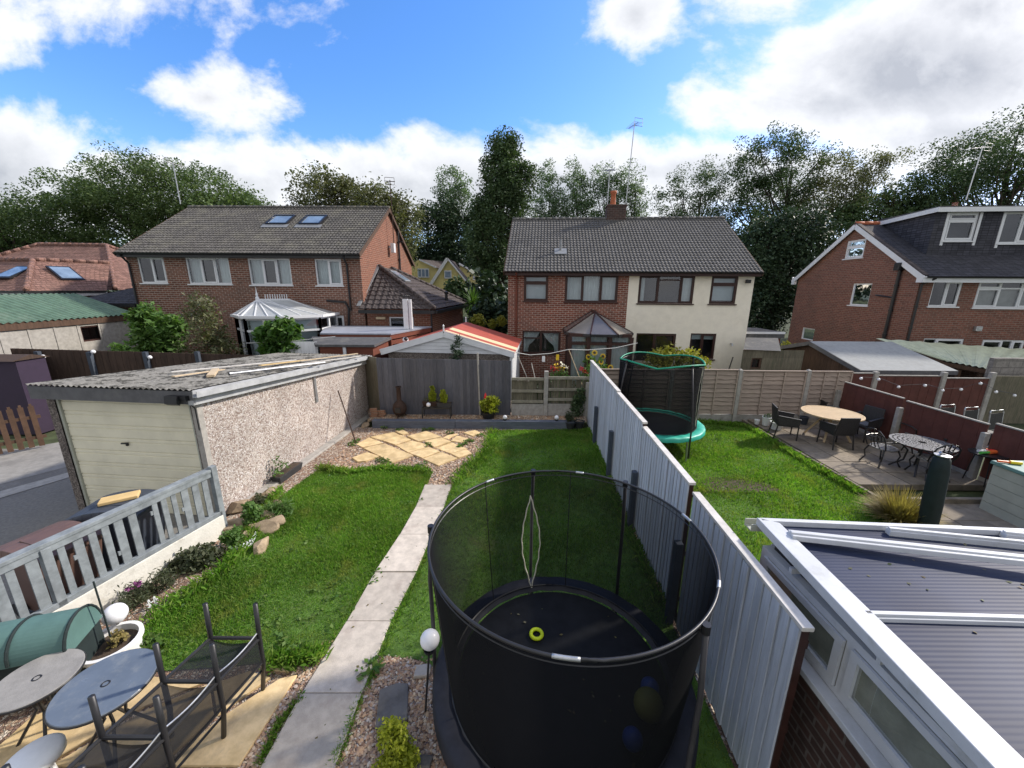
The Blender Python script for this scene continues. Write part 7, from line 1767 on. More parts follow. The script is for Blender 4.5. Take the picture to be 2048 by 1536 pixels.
# ------------------------------------------------------------------ sitting corner, bottom left
def sitting_corner():
    # black sling bench: three pairs of uprights, two sling seats, slings along the path side
    t = thing('sling_bench', 'black metal two seat bench with sling panels and upright posts beside the path', 'bench', (-2.8, 2.75, 0))
    ys = [3.19, 2.74, 2.29, 1.84]; xr = [-2.57, -2.66, -2.75, -2.84]; xl = [x - .50 for x in xr]
    for i in range(4):
        for x, s in ((xr[i], 1), (xl[i], -1)):
            mb = MB(); f = Vector((x - .04 * s * 0 - (0.05 if s > 0 else -.03), ys[i] + .02, 0))
            mb.tube([(x - .07, ys[i], 0), (x - .01, ys[i], .36), (x, ys[i], .7), (x + .02, ys[i] + .0, 1.12)], .022, 8); mb.build('leg', M['black_metal'], t, smooth=True)
        mb = MB(); mb.tube([(xr[i], ys[i], .70), (xl[i], ys[i], .70)], .018, 8); mb.build('cross_rail', M['black_metal'], t)
    mb = MB()
    for xs in (xr, xl): mb.tube([(xs[k], ys[k], .70) for k in range(4)], .016, 8)
    mb.tube([(xr[k] - .01, ys[k], .40) for k in range(4)], .014, 8); mb.tube([(xr[k] - .04, ys[k], .28) for k in range(4)], .012, 8); mb.build('side_rail', M['black_metal'], t)
    for i in range(3):
        mb = MB(); N = 6
        for k in range(N):
            f0, f1 = k / N, (k + 1) / N; sg = lambda f: .70 - .05 * math.sin(math.pi * f)
            L0, L1 = lambda f: xl[i] + (xr[i] - xl[i]) * f, lambda f: xl[i + 1] + (xr[i + 1] - xl[i + 1]) * f
            mb.quad((L0(f0), ys[i] - .02, sg(f0)), (L0(f1), ys[i] - .02, sg(f1)), (L1(f1), ys[i + 1] + .02, sg(f1)), (L1(f0), ys[i + 1] + .02, sg(f0)))
        mb.build('seat', M['mesh_seat'], t, smooth=True)
        mb = MB()
        for k in range(N):
            f0, f1 = k / N, (k + 1) / N; q = lambda f, z: (xr[i] + (xr[i + 1] - xr[i]) * f + .0, ys[i] + (ys[i + 1] - ys[i]) * f, z - (.035 * math.sin(math.pi * f) if z > .6 else 0))
            mb.quad(q(f0, .41), q(f1, .41), q(f1, .78), q(f0, .78))
        p = mb.build('backrest', M['mesh_seat'], t, smooth=True)
        mb = MB(); mb.tube([q(k / 12, .785) for k in range(13)], .007, 6); mb.build('edge_tube', M['galv'], p)
    # tables
    def rtable(lab, c, r, h, top, m2, legs=4):
        t = thing('garden_table', lab, 'table', (c[0], c[1], 0)); mb = MB(); mb.lathe([(.001, h - .022), (r, h - .022), (r + .008, h - .01), (r, h), (.001, h)], (c[0], c[1], 0), 40); mb.build('table_top', M[top], t)
        mb = MB(); mb.torus((c[0], c[1], h), .028, .006, 20, 6); mb.build('parasol_hole', M['black_plastic'], t)
        mb = MB(); mb.torus((c[0], c[1], h - .018), r, .014, 40, 8); mb.build('rim', M[m2], t, smooth=True)
        for k in range(legs):
            a = 2 * math.pi * k / legs + .6; mb = MB(); mb.tube([(c[0] + math.cos(a) * r * .35, c[1] + math.sin(a) * r * .35, h - .03), (c[0] + math.cos(a) * r * .2, c[1] + math.sin(a) * r * .2, h * .5), (c[0] + math.cos(a) * r * .85, c[1] + math.sin(a) * r * .85, 0)], .014, 6); mb.build('leg', M[m2], t)
    rtable('round blue-grey glass topped garden table beside the sling bench', (-3.64, 2.70), .35, .72, 'table_glass', 'black_metal')
    p = G(80, 1356, .66); rtable('round brown slatted side table behind the glass topped table', (p.x - .03, p.y), .30, .66, 'drive', 'black_metal')
    p = G(66, 1512, .42); t = thing('garden_stool', 'white round stool at the bottom left corner', 'stool', (p.x, p.y, 0)); mb = MB(); mb.lathe([(.001, .43), (.15, .43), (.18, .41), (.18, .37), (.15, .36), (.001, .36)], (p.x, p.y, 0), 28); mb.build('seat', M['white_paint'], t, smooth=True)
    for k in range(3): a = 2.1 * k; mb = MB(); mb.tube([(p.x + math.cos(a) * .12, p.y + math.sin(a) * .12, .37), (p.x + math.cos(a) * .17, p.y + math.sin(a) * .17, 0)], .015, 6); mb.build('leg', M['white_paint'], t)
    # covered barbecue
    p = G(38, 1258, .92); c = Vector((p.x - .1, p.y + .1, 0)); t = thing('barbecue', 'barbecue under a rounded green cover beside the white wall', 'barbecue', c, R(18))
    mb = MB(); n = 24
    for i in range(n):
        a0, a1 = math.pi * i / n, math.pi * (i + 1) / n; f = lambda a: (-math.cos(a) * .25, .62 + math.sin(a) * .27)
        (y0, z0), (y1, z1) = f(a0), f(a1)
        mb.hexa([(-.45, y0, .60), (.45, y0, .60), (.45, y1, .60), (-.45, y1, .60), (-.43, y0, z0), (.43, y0, z0), (.43, y1, z1), (-.43, y1, z1)])
    mb.build('cover', M['green_cover'], t, world=False, smooth=False)
    mb = MB()
    for x in (-.45, -.02, .41):
        pts = [(x + .02, -math.cos(math.pi * i / 12) * .258, .62 + math.sin(math.pi * i / 12) * .278) for i in range(13)]; mb.tube(pts, .014, 6)
    mb.box(-.43, .43, -.22, .22, .12, .598); mb.build('body', M['green_canvas'], t, world=False)
    for sx in (-.40, .40):
        for sy in (-.19, .19): mb = MB(); mb.tube([(sx, sy, .62), (sx, sy, 0)], .018, 6); mb.build('leg', M['black_metal'], t, world=False)
    # white pot, globe lamp, stake
    p = G(222, 1288, .32); t = thing('plant_pot', 'wide white pot of soil beside the white wall', 'pot', (p.x, p.y, 0)); mb = MB(); mb.lathe([(.001, 0), (.18, 0), (.22, .05), (.25, .32), (.275, .32), (.275, .36), (.235, .36), (.225, .27), (.001, .27)], (p.x, p.y, 0), 32); mb.build('pot', M['white_paint'], t, smooth=False)
    mb = MB(); mb.lathe([(.001, .30), (.12, .30), (.228, .285)], (p.x, p.y, 0), 24); mb.build('soil', M['soil'], t)
    shrub('pot_plant', 'small dried plant in the wide white pot', 'plant', (p.x + .05, p.y), [(0, 0, .08, .12, .1, .07)], M['dry_grass'], 91, 14, 14, .05, .06, 4, None, .28)
    shrub('border_plant', 'light green weeds beside the wide white pot', 'plant', G(295, 1310).xy, [(0, 0, .1, .2, .14, .1)], M['weed'], 92, 26, 20, .06, .1, 4)
    q = G(230, 1228, .5); t = thing('solar_lamp', 'white globe lamp standing behind the wide white pot', 'lamp', (q.x, q.y, 0)); mb = MB(); mb.sphere((q.x, q.y, .5), .115, 20, 14); mb.build('globe', M['globe'], t, smooth=True); mb = MB(); mb.tube([(q.x, q.y, 0), (q.x, q.y, .38)], .014, 6); mb.build('stake', M['black_metal'], t)
    q = G(226, 1290, .3); t = thing('garden_stake', 'thin tall green stake standing in the wide white pot', 'stake', (q.x, q.y, .28)); mb = MB(); mb.tube([(q.x, q.y, .28), (q.x - .03, q.y + .02, 1.12)], .009, 6); mb.build('stake', M['green_canvas'], t)
sitting_corner()

# ------------------------------------------------------------------ white lean-to roof beside us on the right
def near_conservatory():
    z = 2.05
    t = thing('conservatory', 'white framed conservatory with dark fluted polycarbonate roof beyond the white fence', 'conservatory', (3.6, 1.7, 0))
    o0, o1 = Vector((2.34, 3.25, z)), Vector((2.13, .2, z)); i0, i1 = Vector((2.50, 3.16, z)), Vector((2.32, .2, z)); fr0 = G(1548, 1046, z); fr1 = G(2048, 1068, z); fr2 = fr1 + (fr1 - fr0).normalized() * 3
    up = Vector((0, 0, .05)); dn = Vector((0, 0, -.03))
    mb = MB(); mb.hexa([o1 + dn, i1 + dn, i0 + dn, o0 + dn, o1 + up, i1 + up, i0 + up, o0 + up]); mb.build('eaves_beam', M['upvc_dirty'], t, bevel=.006)
    mb = MB(); b0 = o0 + Vector((.02, -.03, .02)); mb.bar(b0, fr2 + Vector((0, 0, .02)), .05, .06); mb.build('eaves_beam', M['upvc_dirty'], t, bevel=.005)
    h0, h1 = G(1580, 1070, z + .05), G(2048, 1121, z + .1); h1 = h0 + (h1 - h0) * 2.6
    mb = MB(); mb.bar(h0, h1, .10, .05); mb.bar(h0 + Vector((0, 0, .03)), h1 + Vector((0, 0, .03)), .04, .02); mb.build('hip_bar', M['upvc_dirty'], t, bevel=.006)
    def bar(a, b, w=.062):
        mb = MB(); mb.bar(a, b, w, .06); mb.bar(a + Vector((0, 0, .04)), b + Vector((0, 0, .04)), w * .5, .02); return mb.build('glazing_bar', M['upvc_dirty'], t, bevel=.004)
    a, b = G(1728, 1236, z), G(2048, 1245, z); d = (b - a); bar(a, a + d * 3.0)
    bar(a + Vector((-.07, -.93, 0)), a + d * 3 + Vector((-.07, -.93, 0)))
    p, q = G(1775, 1064, z + .02), G(2060, 1093, z + .02); bar(p, p + (q - p) * 2, .06); p, q = G(2005, 1071, z + .02), G(2110, 1082, z + .02); bar(p, p + (q - p) * 2, .06)
    mb = MB(); far = fr2; mb.add([o1 + Vector((.1, 0, .0)), o0 + Vector((.1, -.05, 0)), fr2 + Vector((0, -.03, 0)), Vector((fr2.x, .2, z))], [(3, 2, 1, 0)]); mb.build('roof_sheet', M['poly'], t)
    # wall with top lights
    X = 2.40; P = lambda s, d, zz: (X + d, s, zz)
    mb = MB(); mb.box(X - .02, X + .06, .0, 3.16, 1.80, 1.86); mb.box(X - .02, X + .06, .0, 3.16, 1.33, 1.385)
    ys = [3.16, 2.17, 1.18, .19]
    gl = MB()
    for i in range(4): mb.box(X - .02, X + .06, ys[i] - (.0 if i else .06) - .03, ys[i] + .03 - (.03 if i == 0 else 0), 1.385, 1.80)
    for i in range(3):
        a, b = ys[i + 1] + .035, ys[i] - (.065 if i == 0 else .035)
        mb.box(X - .045, X - .0201, a, b, 1.39, 1.45); mb.box(X - .045, X - .0201, a, b, 1.74, 1.795); mb.box(X - .045, X - .0201, a, a + .06, 1.45, 1.74); mb.box(X - .045, X - .0201, b - .06, b, 1.45, 1.74)
        gl.quad((X - .022, a + .06, 1.45), (X - .022, b - .06, 1.45), (X - .022, b - .06, 1.74), (X - .022, a + .06, 1.74))
    w = mb.build('window', M['upvc_dirty'], t); gl.build('pane', M['glass_soft'], w)
    bl = MB(); bl.quad((X - .006, .2, 1.39), (X - .006, 3.1, 1.39), (X - .006, 3.1, 1.8), (X - .006, .2, 1.8)); bl.build('blind', basic('olive_reflection', (.46, .43, .33), .8, .25, 3), w)  # olive sheet behind the panes paints in their reflection
    mb = MB(); mb.box(X - .12, X + .06, -.2, 3.2, 1.27, 1.325); mb.build('sill', M['upvc_dirty'], w, bevel=.006)
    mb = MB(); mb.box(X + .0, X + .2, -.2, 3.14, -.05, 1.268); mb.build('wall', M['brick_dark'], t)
    mb = MB(); mb.box(X + .05, X + .12, .0, 3.1, 1.862, 2.015); mb.build('gap_shade', M['black_plastic'], t)  # black box puts in the shade of the open gap below the roof edge
    for y in (2.75, 1.95, 1.1):
        mb = MB(); mb.box(X - .06, X + .05, y - .015, y + .015, 1.90, 1.95); mb.build('gutter_bracket', M['upvc_dirty'], t)
    mb = MB(); c = o0 + Vector((-.05, .03, -.08)); mb.bar(c, c + Vector((2.0, -.1, 0)), .10, .012); mb.bar(c + Vector((0, .05, .03)), c + Vector((2, -.05, .03)), .01, .07); mb.bar(c + Vector((0, -.05, .03)), c + Vector((2, -.15, .03)), .01, .07); mb.build('gutter', M['box_cream'], t)
    # far glazed side under the far beam
    mb = MB(); Y = 3.12
    mb.box(2.47, 7, Y, Y + .06, 1.80, 1.86)
    for x in (2.47, 3.4, 4.4, 5.4, 6.4): mb.box(x, x + .06, Y, Y + .06, .7, 1.80)
    w = mb.build('window', M['upvc_dirty'], t); mb = MB(); mb.quad((7, Y + .03, .7), (2.5, Y + .03, .7), (2.5, Y + .03, 1.8), (7, Y + .03, 1.8)); mb.build('pane', M['glass'], w)
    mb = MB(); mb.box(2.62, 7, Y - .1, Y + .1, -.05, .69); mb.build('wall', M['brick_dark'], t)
near_conservatory()

def litter():
    rg = np.random.default_rng(41); P = []
    for k in range(24):
        a, r = rg.uniform(0, 6.28), 1.0 * math.sqrt(rg.uniform(0, 1)); P.append((TC[0] + r * math.cos(a), TC[1] + r * math.sin(a), .463))
    for k in range(16):
        f = rg.uniform(0, 1); P.append((-1.45 - .35 * f + rg.uniform(-.2, .2) - .1, 2.6 + 5 * (1 - f), .04))
    for k in range(60): P.append((rg.uniform(2.5, 5.5), rg.uniform(.8, 3.0), 2.055))
    for k in range(70): P.append((rg.uniform(7.7, 10.2), rg.uniform(7.4, 11.6), .132))
    v = clumps_to_quads(rg, np.array(P), .004, 1, .035, up=4.0, flat=.1); stuff(fast_mesh('leaves', v, 4, leafmat('fallen_leaf', [(.10, .07, .03), (.16, .13, .05), (.07, .09, .03), (.22, .2, .14)], .1)))
litter()
# ------------------------------------------------------------------ the right neighbour's garden
def lap_panel(x0, x1, Y, z0, z1, mat, parent, battens=3, zr=None):
    zr = z1 if zr is None else zr
    mb = MB(); n = 10; rnd = random.Random(int(x0 * 10))
    for i in range(n):
        a, b = z0 + (z1 - z0) * i / n, z0 + (z1 - z0) * (i + 1.12) / n; b = min(b, z1)
        ks = 10; w1 = [rnd.uniform(-.018, .018) for _ in range(ks + 1)]; base = len(mb.v)
        for k in range(ks + 1):
            x = x0 + (x1 - x0) * k / ks
            mb.v += [(x, Y - .04, a + w1[k] + .014), (x, Y - .004, b + .02), (x, Y - .012, a + w1[k])]
        for k in range(ks):
            q = base + 3 * k; mb.f += [(q, q + 3, q + 4, q + 1), (q + 2, q + 5, q + 3, q)]; mb.m += [0, 1]
    pn = mb.build('panel', [M[mat], M['fence_brown']], parent)  # dark lip faces paint a shadow line under each board
    mb = MB()
    for k in range(battens + 1):
        x = x0 + .02 + (x1 - x0 - .04) * k / battens; mb.box(x - .02, x + .02, Y - .06, Y - .041, z0, z1)
    mb.box(x0, x1, Y - .065, Y + .02, z1 + .022, z1 + .05); mb.build('batten', M[mat], pn)
def back_fences():
    Y = 11.98; t = thing('lap_fence', 'weathered pinkish fence of wavy lap panels between concrete posts behind the green trampoline', 'fence', (6.2, Y, 0))
    zt = D(1540, 744, Y).z; px = [D(u, 800, Y).x for u in (1338, 1472, 1606)]; xe = D(1693, 800, Y).x; xs = FX(11.9) + .12
    edges = [xs] + px + [xe]
    for i in range(4):
        z = zt + (0.02, .03, .0, 0)[i]
        a, b = edges[i] + .07, edges[i + 1] - (.07 if i < 3 else .02); lap_panel(a, b, Y, .25, z, 'fence_lap', t)
        mb = MB(); mb.box(a, b, Y - .03, Y + .02, -.05, .245); mb.build('gravel_board', M['concrete'], t)
    for x in px:
        mb = MB(); mb.box(x - .06, x + .06, Y - .07, Y + .06, -.05, zt + .06); mb.add([(x - .06, Y - .07, zt + .06), (x + .06, Y - .07, zt + .06), (x + .06, Y + .06, zt + .06), (x - .06, Y + .06, zt + .06), (x, Y, zt + .11)], [(0, 1, 4), (1, 2, 4), (2, 3, 4), (3, 0, 4)]); mb.build('post', M['concrete'], t, bevel=.01)
    # brown continuation beyond the side fence
    t = thing('panel_fence', 'dark red-brown fence with concrete posts and string lights beyond the patio', 'fence', (12, Y, 0))
    xs = [xe] + [D(u, 790, Y).x for u in (1741, 1876, 1972)]; 
    for i in range(3):
        a, b = xs[i] + (.02 if i == 0 else .08), xs[i + 1] - .08; z = D((1716, 1810, 1925)[i], (747, 752, 757)[i], Y).z
        mb = MB(); n = max(2, int((b - a) / .14))
        for k in range(n): mb.box(a + (b - a) * k / n, a + (b - a) * (k + .985) / n, Y - .02 + .006 * (k % 2), Y, .2, z)
        mb.build('panel', M['fence_red'], t)
        mb = MB(); mb.box(a, b, Y - .04, Y + .02, z + .002, z + .03); mb.build('cap_rail', M['concrete'], t)
    for x in xs[1:]:
        z = D(1876, 747, Y).z; mb = MB(); mb.box(x - .07, x + .07, Y - .07, Y + .06, -.05, z + .05); mb.build('post', M['concrete'], t, bevel=.02)
    mb = MB(); x0 = xs[-1] + .09; mb.box(x0, x0 + 3.2, Y - .02, Y + .02, 0, D(2010, 752, Y).z); o = mb.build('panel', M['fence_olive'], t); o['label'] = 'grey weathered end panel'
    # string lights
    Yb = Y - .25; pts = [D(u, v, Yb) for u, v in ((1722, 757), (1757, 759), (1797, 774), (1850, 771), (1885, 781), (1922, 779), (1961, 767), (1992, 784), (2029, 791))]
    t = thing('string_lights', 'string of small white bulbs along the dark red-brown fence', 'string lights', pts[4]); mb = MB(); mb.tube([p + Vector((0, 0, .05)) for p in pts], .006, 4, caps=False); mb.build('cable', M['black_plastic'], t)
    for p in pts: mb = MB(); mb.sphere(p, .045, 10, 8); mb.build('bulb', M['globe'], t, smooth=True)
    # side fence
    X = 10.45; t = thing('panel_fence', 'red-brown panel fence with pale concrete posts along the right edge of the patio', 'fence', (X, 9, 0))
    for (ya, yb, zt) in ((11.75, 9.88, 1.40), (9.78, 7.98, 1.36), (7.86, 6.0, 1.42), (5.9, 4.0, 1.42)):
        mb = MB(); n = 12
        for k in range(n): mb.box(X + .004 * (k % 2), X + .03, ya + (yb - ya) * (k + .99) / n, ya + (yb - ya) * k / n, .2, zt)
        mb.build('panel', M['fence_red'], t); mb = MB(); mb.box(X - .015, X + .045, yb, ya, zt + .002, zt + .03); mb.build('cap_rail', M['concrete'], t); mb = MB(); mb.box(X - .01, X + .04, yb, ya, -.05, .195); mb.build('gravel_board', M['concrete'], t)
    for y, z in ((11.8, 1.12), (9.83, 1.18), (7.92, 1.2), (5.95, 1.2)):
        mb = MB(); mb.box(X - .13, X + .0 - .018, y - .055, y + .055, -.05, z); mb.build('post', M['concrete'], t, bevel=.012)
back_fences()

# chairs
def make_rattan(label):
    t = thing('patio_chair', label, 'chair', (0, 0, 0), 0, 'dark woven armchairs round the wooden patio table')
    mb = MB(); mb.box(-.27, .27, -.24, .26, .38, .43); mb.build('seat', M['rattan'], t, world=False, bevel=.012)
    mb = MB(); mb.box(-.22, .22, -.2, .22, .43, .47); mb.build('cushion', M['cushion'], t, world=False, bevel=.015)
    mb = MB(); mb.hexa([(-.27, .24, .42), (.27, .24, .42), (.27, .28, .42), (-.27, .28, .42), (-.25, .32, .90), (.25, .32, .90), (.25, .36, .90), (-.25, .36, .90)]); mb.build('backrest', M['rattan'], t, world=False, bevel=.012)
    for s in (-1, 1):
        mb = MB(); mb.hexa([(s * .29 - .03, -.26, .60), (s * .29 + .03, -.26, .60), (s * .28 + .03, .28, .66), (s * .28 - .03, .28, .66), (s * .29 - .03, -.26, .63), (s * .29 + .03, -.26, .63), (s * .28 + .03, .28, .69), (s * .28 - .03, .28, .69)]); mb.hexa([(s * .28 - .012, -.24, .43), (s * .28 + .012, -.24, .43), (s * .28 + .012, .26, .43), (s * .28 - .012, .26, .43), (s * .285 - .012, -.25, .60), (s * .285 + .012, -.25, .60), (s * .28 + .012, .28, .66), (s * .28 - .012, .28, .66)]); mb.build('armrest', M['rattan'], t, world=False, bevel=.006)
        for y, lean in ((-.24, 0), (.25, .06)):
            mb = MB(); mb.tube([(s * .25, y, .4), (s * .265, y + lean, 0)], .018, 8); mb.build('leg', M['rattan'], t, world=False)
    return t
pz = .125
wt = G(1664, 826, .86)
ch = make_rattan('dark woven armchair with grey cushion nearest the lawn, beside the wooden patio table')
p = G(1572, 845, .55); ch.location = (p.x, p.y, pz); ch.rotation_euler = (0, 0, R(70))
for (u, v, rz, lab) in ((1664, 806, 0, 'dark woven armchair tucked behind the wooden patio table against the lap fence'), (1674, 858, 180, 'dark woven armchair in front of the wooden patio table, its back towards us'), (1728, 838, -75, 'dark woven armchair between the wooden patio table and the red-brown fence')):
    p = G(u, v, .7 if v < 850 else .6); dup(ch, (p.x, p.y if v > 830 else p.y + .1, pz), R(rz), lab)
def patio_table(label, c, r, h, top, slats, m2):
    t = thing('patio_table', label, 'table', (c.x, c.y, pz)); mb = MB()
    if slats:
        n = 13
        for i in range(n):
            y0, y1 = -r + 2 * r * i / n + .006, -r + 2 * r * (i + 1) / n - .006; ym = max(abs(y0), abs(y1)) if y0 * y1 > 0 else max(abs(y0), abs(y1)); a0, a1 = math.sqrt(max(0, r * r - y0 * y0)), math.sqrt(max(0, r * r - y1 * y1))
            if min(a0, a1) < .05: continue
            mb.hexa([(-a0, y0, h - .025), (a0, y0, h - .025), (a1, y1, h - .025), (-a1, y1, h - .025), (-a0, y0, h), (a0, y0, h), (a1, y1, h), (-a1, y1, h)])
        mb.lathe([(r - .03, h - .027), (r + .01, h - .027), (r + .01, h + .004), (r - .03, h + .004), (r - .03, h - .027)], (0, 0, 0), 40)
    else:
        for k in range(7): mb.lathe([(r * (k + .35) / 7, h - .012), (r * (k + 1) / 7, h - .012), (r * (k + 1) / 7, h), (r * (k + .35) / 7, h), (r * (k + .35) / 7, h - .012)], (0, 0, 0), 36)
        for k in range(24): a = 2 * math.pi * k / 24; mb.bar((.02 * math.cos(a), .02 * math.sin(a), h - .006), (r * math.cos(a), r * math.sin(a), h - .006), .016, .012)
    mb.build('table_top', M[top], t, world=False)
    for k in range(4):
        a = math.pi / 4 + k * math.pi / 2; mb = MB()
        if slats: mb.bar((math.cos(a) * r * .15, math.sin(a) * r * .15, h - .04), (math.cos(a) * r * .75, math.sin(a) * r * .75, 0), .05, .05)
        else: mb.tube([(math.cos(a) * r * .75, math.sin(a) * r * .75, h - .02), (math.cos(a) * r * .35, math.sin(a) * r * .35, h * .65), (math.cos(a) * r * .4, math.sin(a) * r * .4, h * .3), (math.cos(a) * r * .8, math.sin(a) * r * .8, 0)], .02, 8)
        mb.build('leg', M[m2], t, world=False)
    return t
patio_table('round pale wooden slatted table on the raised patio', Vector((wt.x, wt.y, 0)), .70, .74, 'timber_table', True, 'timber_table')
bt = G(1845, 885, .83); patio_table('round pierced cast metal table on the raised patio', Vector((bt.x, bt.y, 0)), .56, .71, 'cast_top', False, 'cast')
def make_cast(label):
    t = thing('patio_chair', label, 'chair', (0, 0, 0), 0, 'black cast metal armchairs round the pierced metal table')
    mb = MB(); mb.lathe([(.22, .415), (.255, .415), (.255, .44), (.22, .44), (.22, .415)], (0, 0, 0), 28)
    for k in range(-5, 6): x = k * .042; y = math.sqrt(max(0, .23 ** 2 - x * x)); mb.bar((x, -y, .43), (x, y, .43), .022, .012)
    mb.build('seat', M['cast_top'], t, world=False)
    mb = MB(); pts = [(-.22, .2, .43), (-.25, .28, .62), (-.22, .33, .78), (-.12, .36, .88), (0, .37, .91), (.12, .36, .88), (.22, .33, .78), (.25, .28, .62), (.22, .2, .43)]; mb.tube(pts, .016, 8)
    mb.tube([(-.235, .3, .68), (-.1, .325, .62), (.1, .325, .62), (.235, .3, .68)], .012, 6); mb.tube([(0, .36, .9), (0, .31, .6), (0, .22, .43)], .012, 6); mb.tube([(-.1, .35, .87), (-.07, .31, .62), (-.1, .22, .43)], .010, 6); mb.tube([(.1, .35, .87), (.07, .31, .62), (.1, .22, .43)], .010, 6)
    mb.torus((0, .32, .72), .07, .01, 16, 6); mb.build('backrest', M['cast'], t, world=False)
    for s in (-1, 1):
        mb = MB(); mb.tube([(s * .25, .28, .64), (s * .29, .1, .66), (s * .30, -.1, .655), (s * .27, -.2, .6), (s * .23, -.18, .44)], .015, 8); mb.build('armrest', M['cast'], t, world=False)
        for y in (-.17, .19):
            g = 1 if y > 0 else -1; mb = MB(); mb.tube([(s * .18, y, .42), (s * .22, y + g * .05, .28), (s * .19, y + g * .03, .14), (s * .23, y + g * .10, 0)], [.02, .016, .016, .02], 8); mb.build('leg', M['cast'], t, world=False)
    return t
cc = make_cast('black cast armchair with pale seat on the lawn side of the pierced metal table')
p = G(1768, 893, .57); cc.location = (p.x, p.y, pz); cc.rotation_euler = (0, 0, R(95))
for (u, v, rz, lab) in ((1835, 866, 0, 'black cast armchair behind the pierced metal table against the red-brown fence'), (1862, 915, 172, 'black cast armchair in front of the pierced metal table'), ):
    p = G(u, v, .57); dup(cc, (p.x, p.y, pz), R(rz), lab)
p = G(1935, 898, .6); dup(ch, (p.x, p.y, pz), R(-80), 'dark woven armchair squeezed between the red-brown fence and the small tray table', 'dark woven armchairs round the wooden patio table')
# tubular chairs in the garden beyond the side fence
def make_tube(label):
    t = thing('garden_chair', label, 'chair', (0, 0, 0), 0, 'silver framed chairs in the garden beyond the red-brown fence')
    mb = MB(); mb.tube([(-.25, .25, .42), (-.25, .30, .95), (-.22, .31, 1.0), (.22, .31, 1.0), (.25, .30, .95), (.25, .25, .42)], .017, 8); mb.build('frame', M['galv'], t, world=False)
    mb = MB(); mb.hexa([(-.24, .24, .45), (.24, .24, .45), (.24, .25, .45), (-.24, .25, .45), (-.24, .29, .92), (.24, .29, .92), (.24, .30, .92), (-.24, .30, .92)]); mb.build('backrest', M['rattan'], t, world=False)
    mb = MB(); mb.box(-.25, .25, -.22, .26, .40, .43); mb.build('seat', M['rattan'], t, world=False)
    for s in (-1, 1):
        for y in (-.2, .25): mb = MB(); mb.tube([(s * .24, y, .41), (s * .24, y * 1.1, 0)], .016, 8); mb.build('leg', M['galv'], t, world=False)
    return t
tc_ = None
for u, v, lab in ((1903, 815, 'silver framed chair beyond the red-brown fence, farthest along it'), (1952, 820, 'silver framed chair between its two twins beyond the red-brown fence'), (2003, 826, 'silver framed chair beyond the red-brown fence at the picture edge')):
    q = D(u, v - 4, 10.4)
    if tc_ is None: tc_ = make_tube(lab); tc_.location = (q.x, 10.15, q.z - 1.0); tc_.rotation_euler = (0, 0, R(8))
    else: dup(tc_, (q.x, 10.15, q.z - 1.0), R(8 + u % 5), lab)
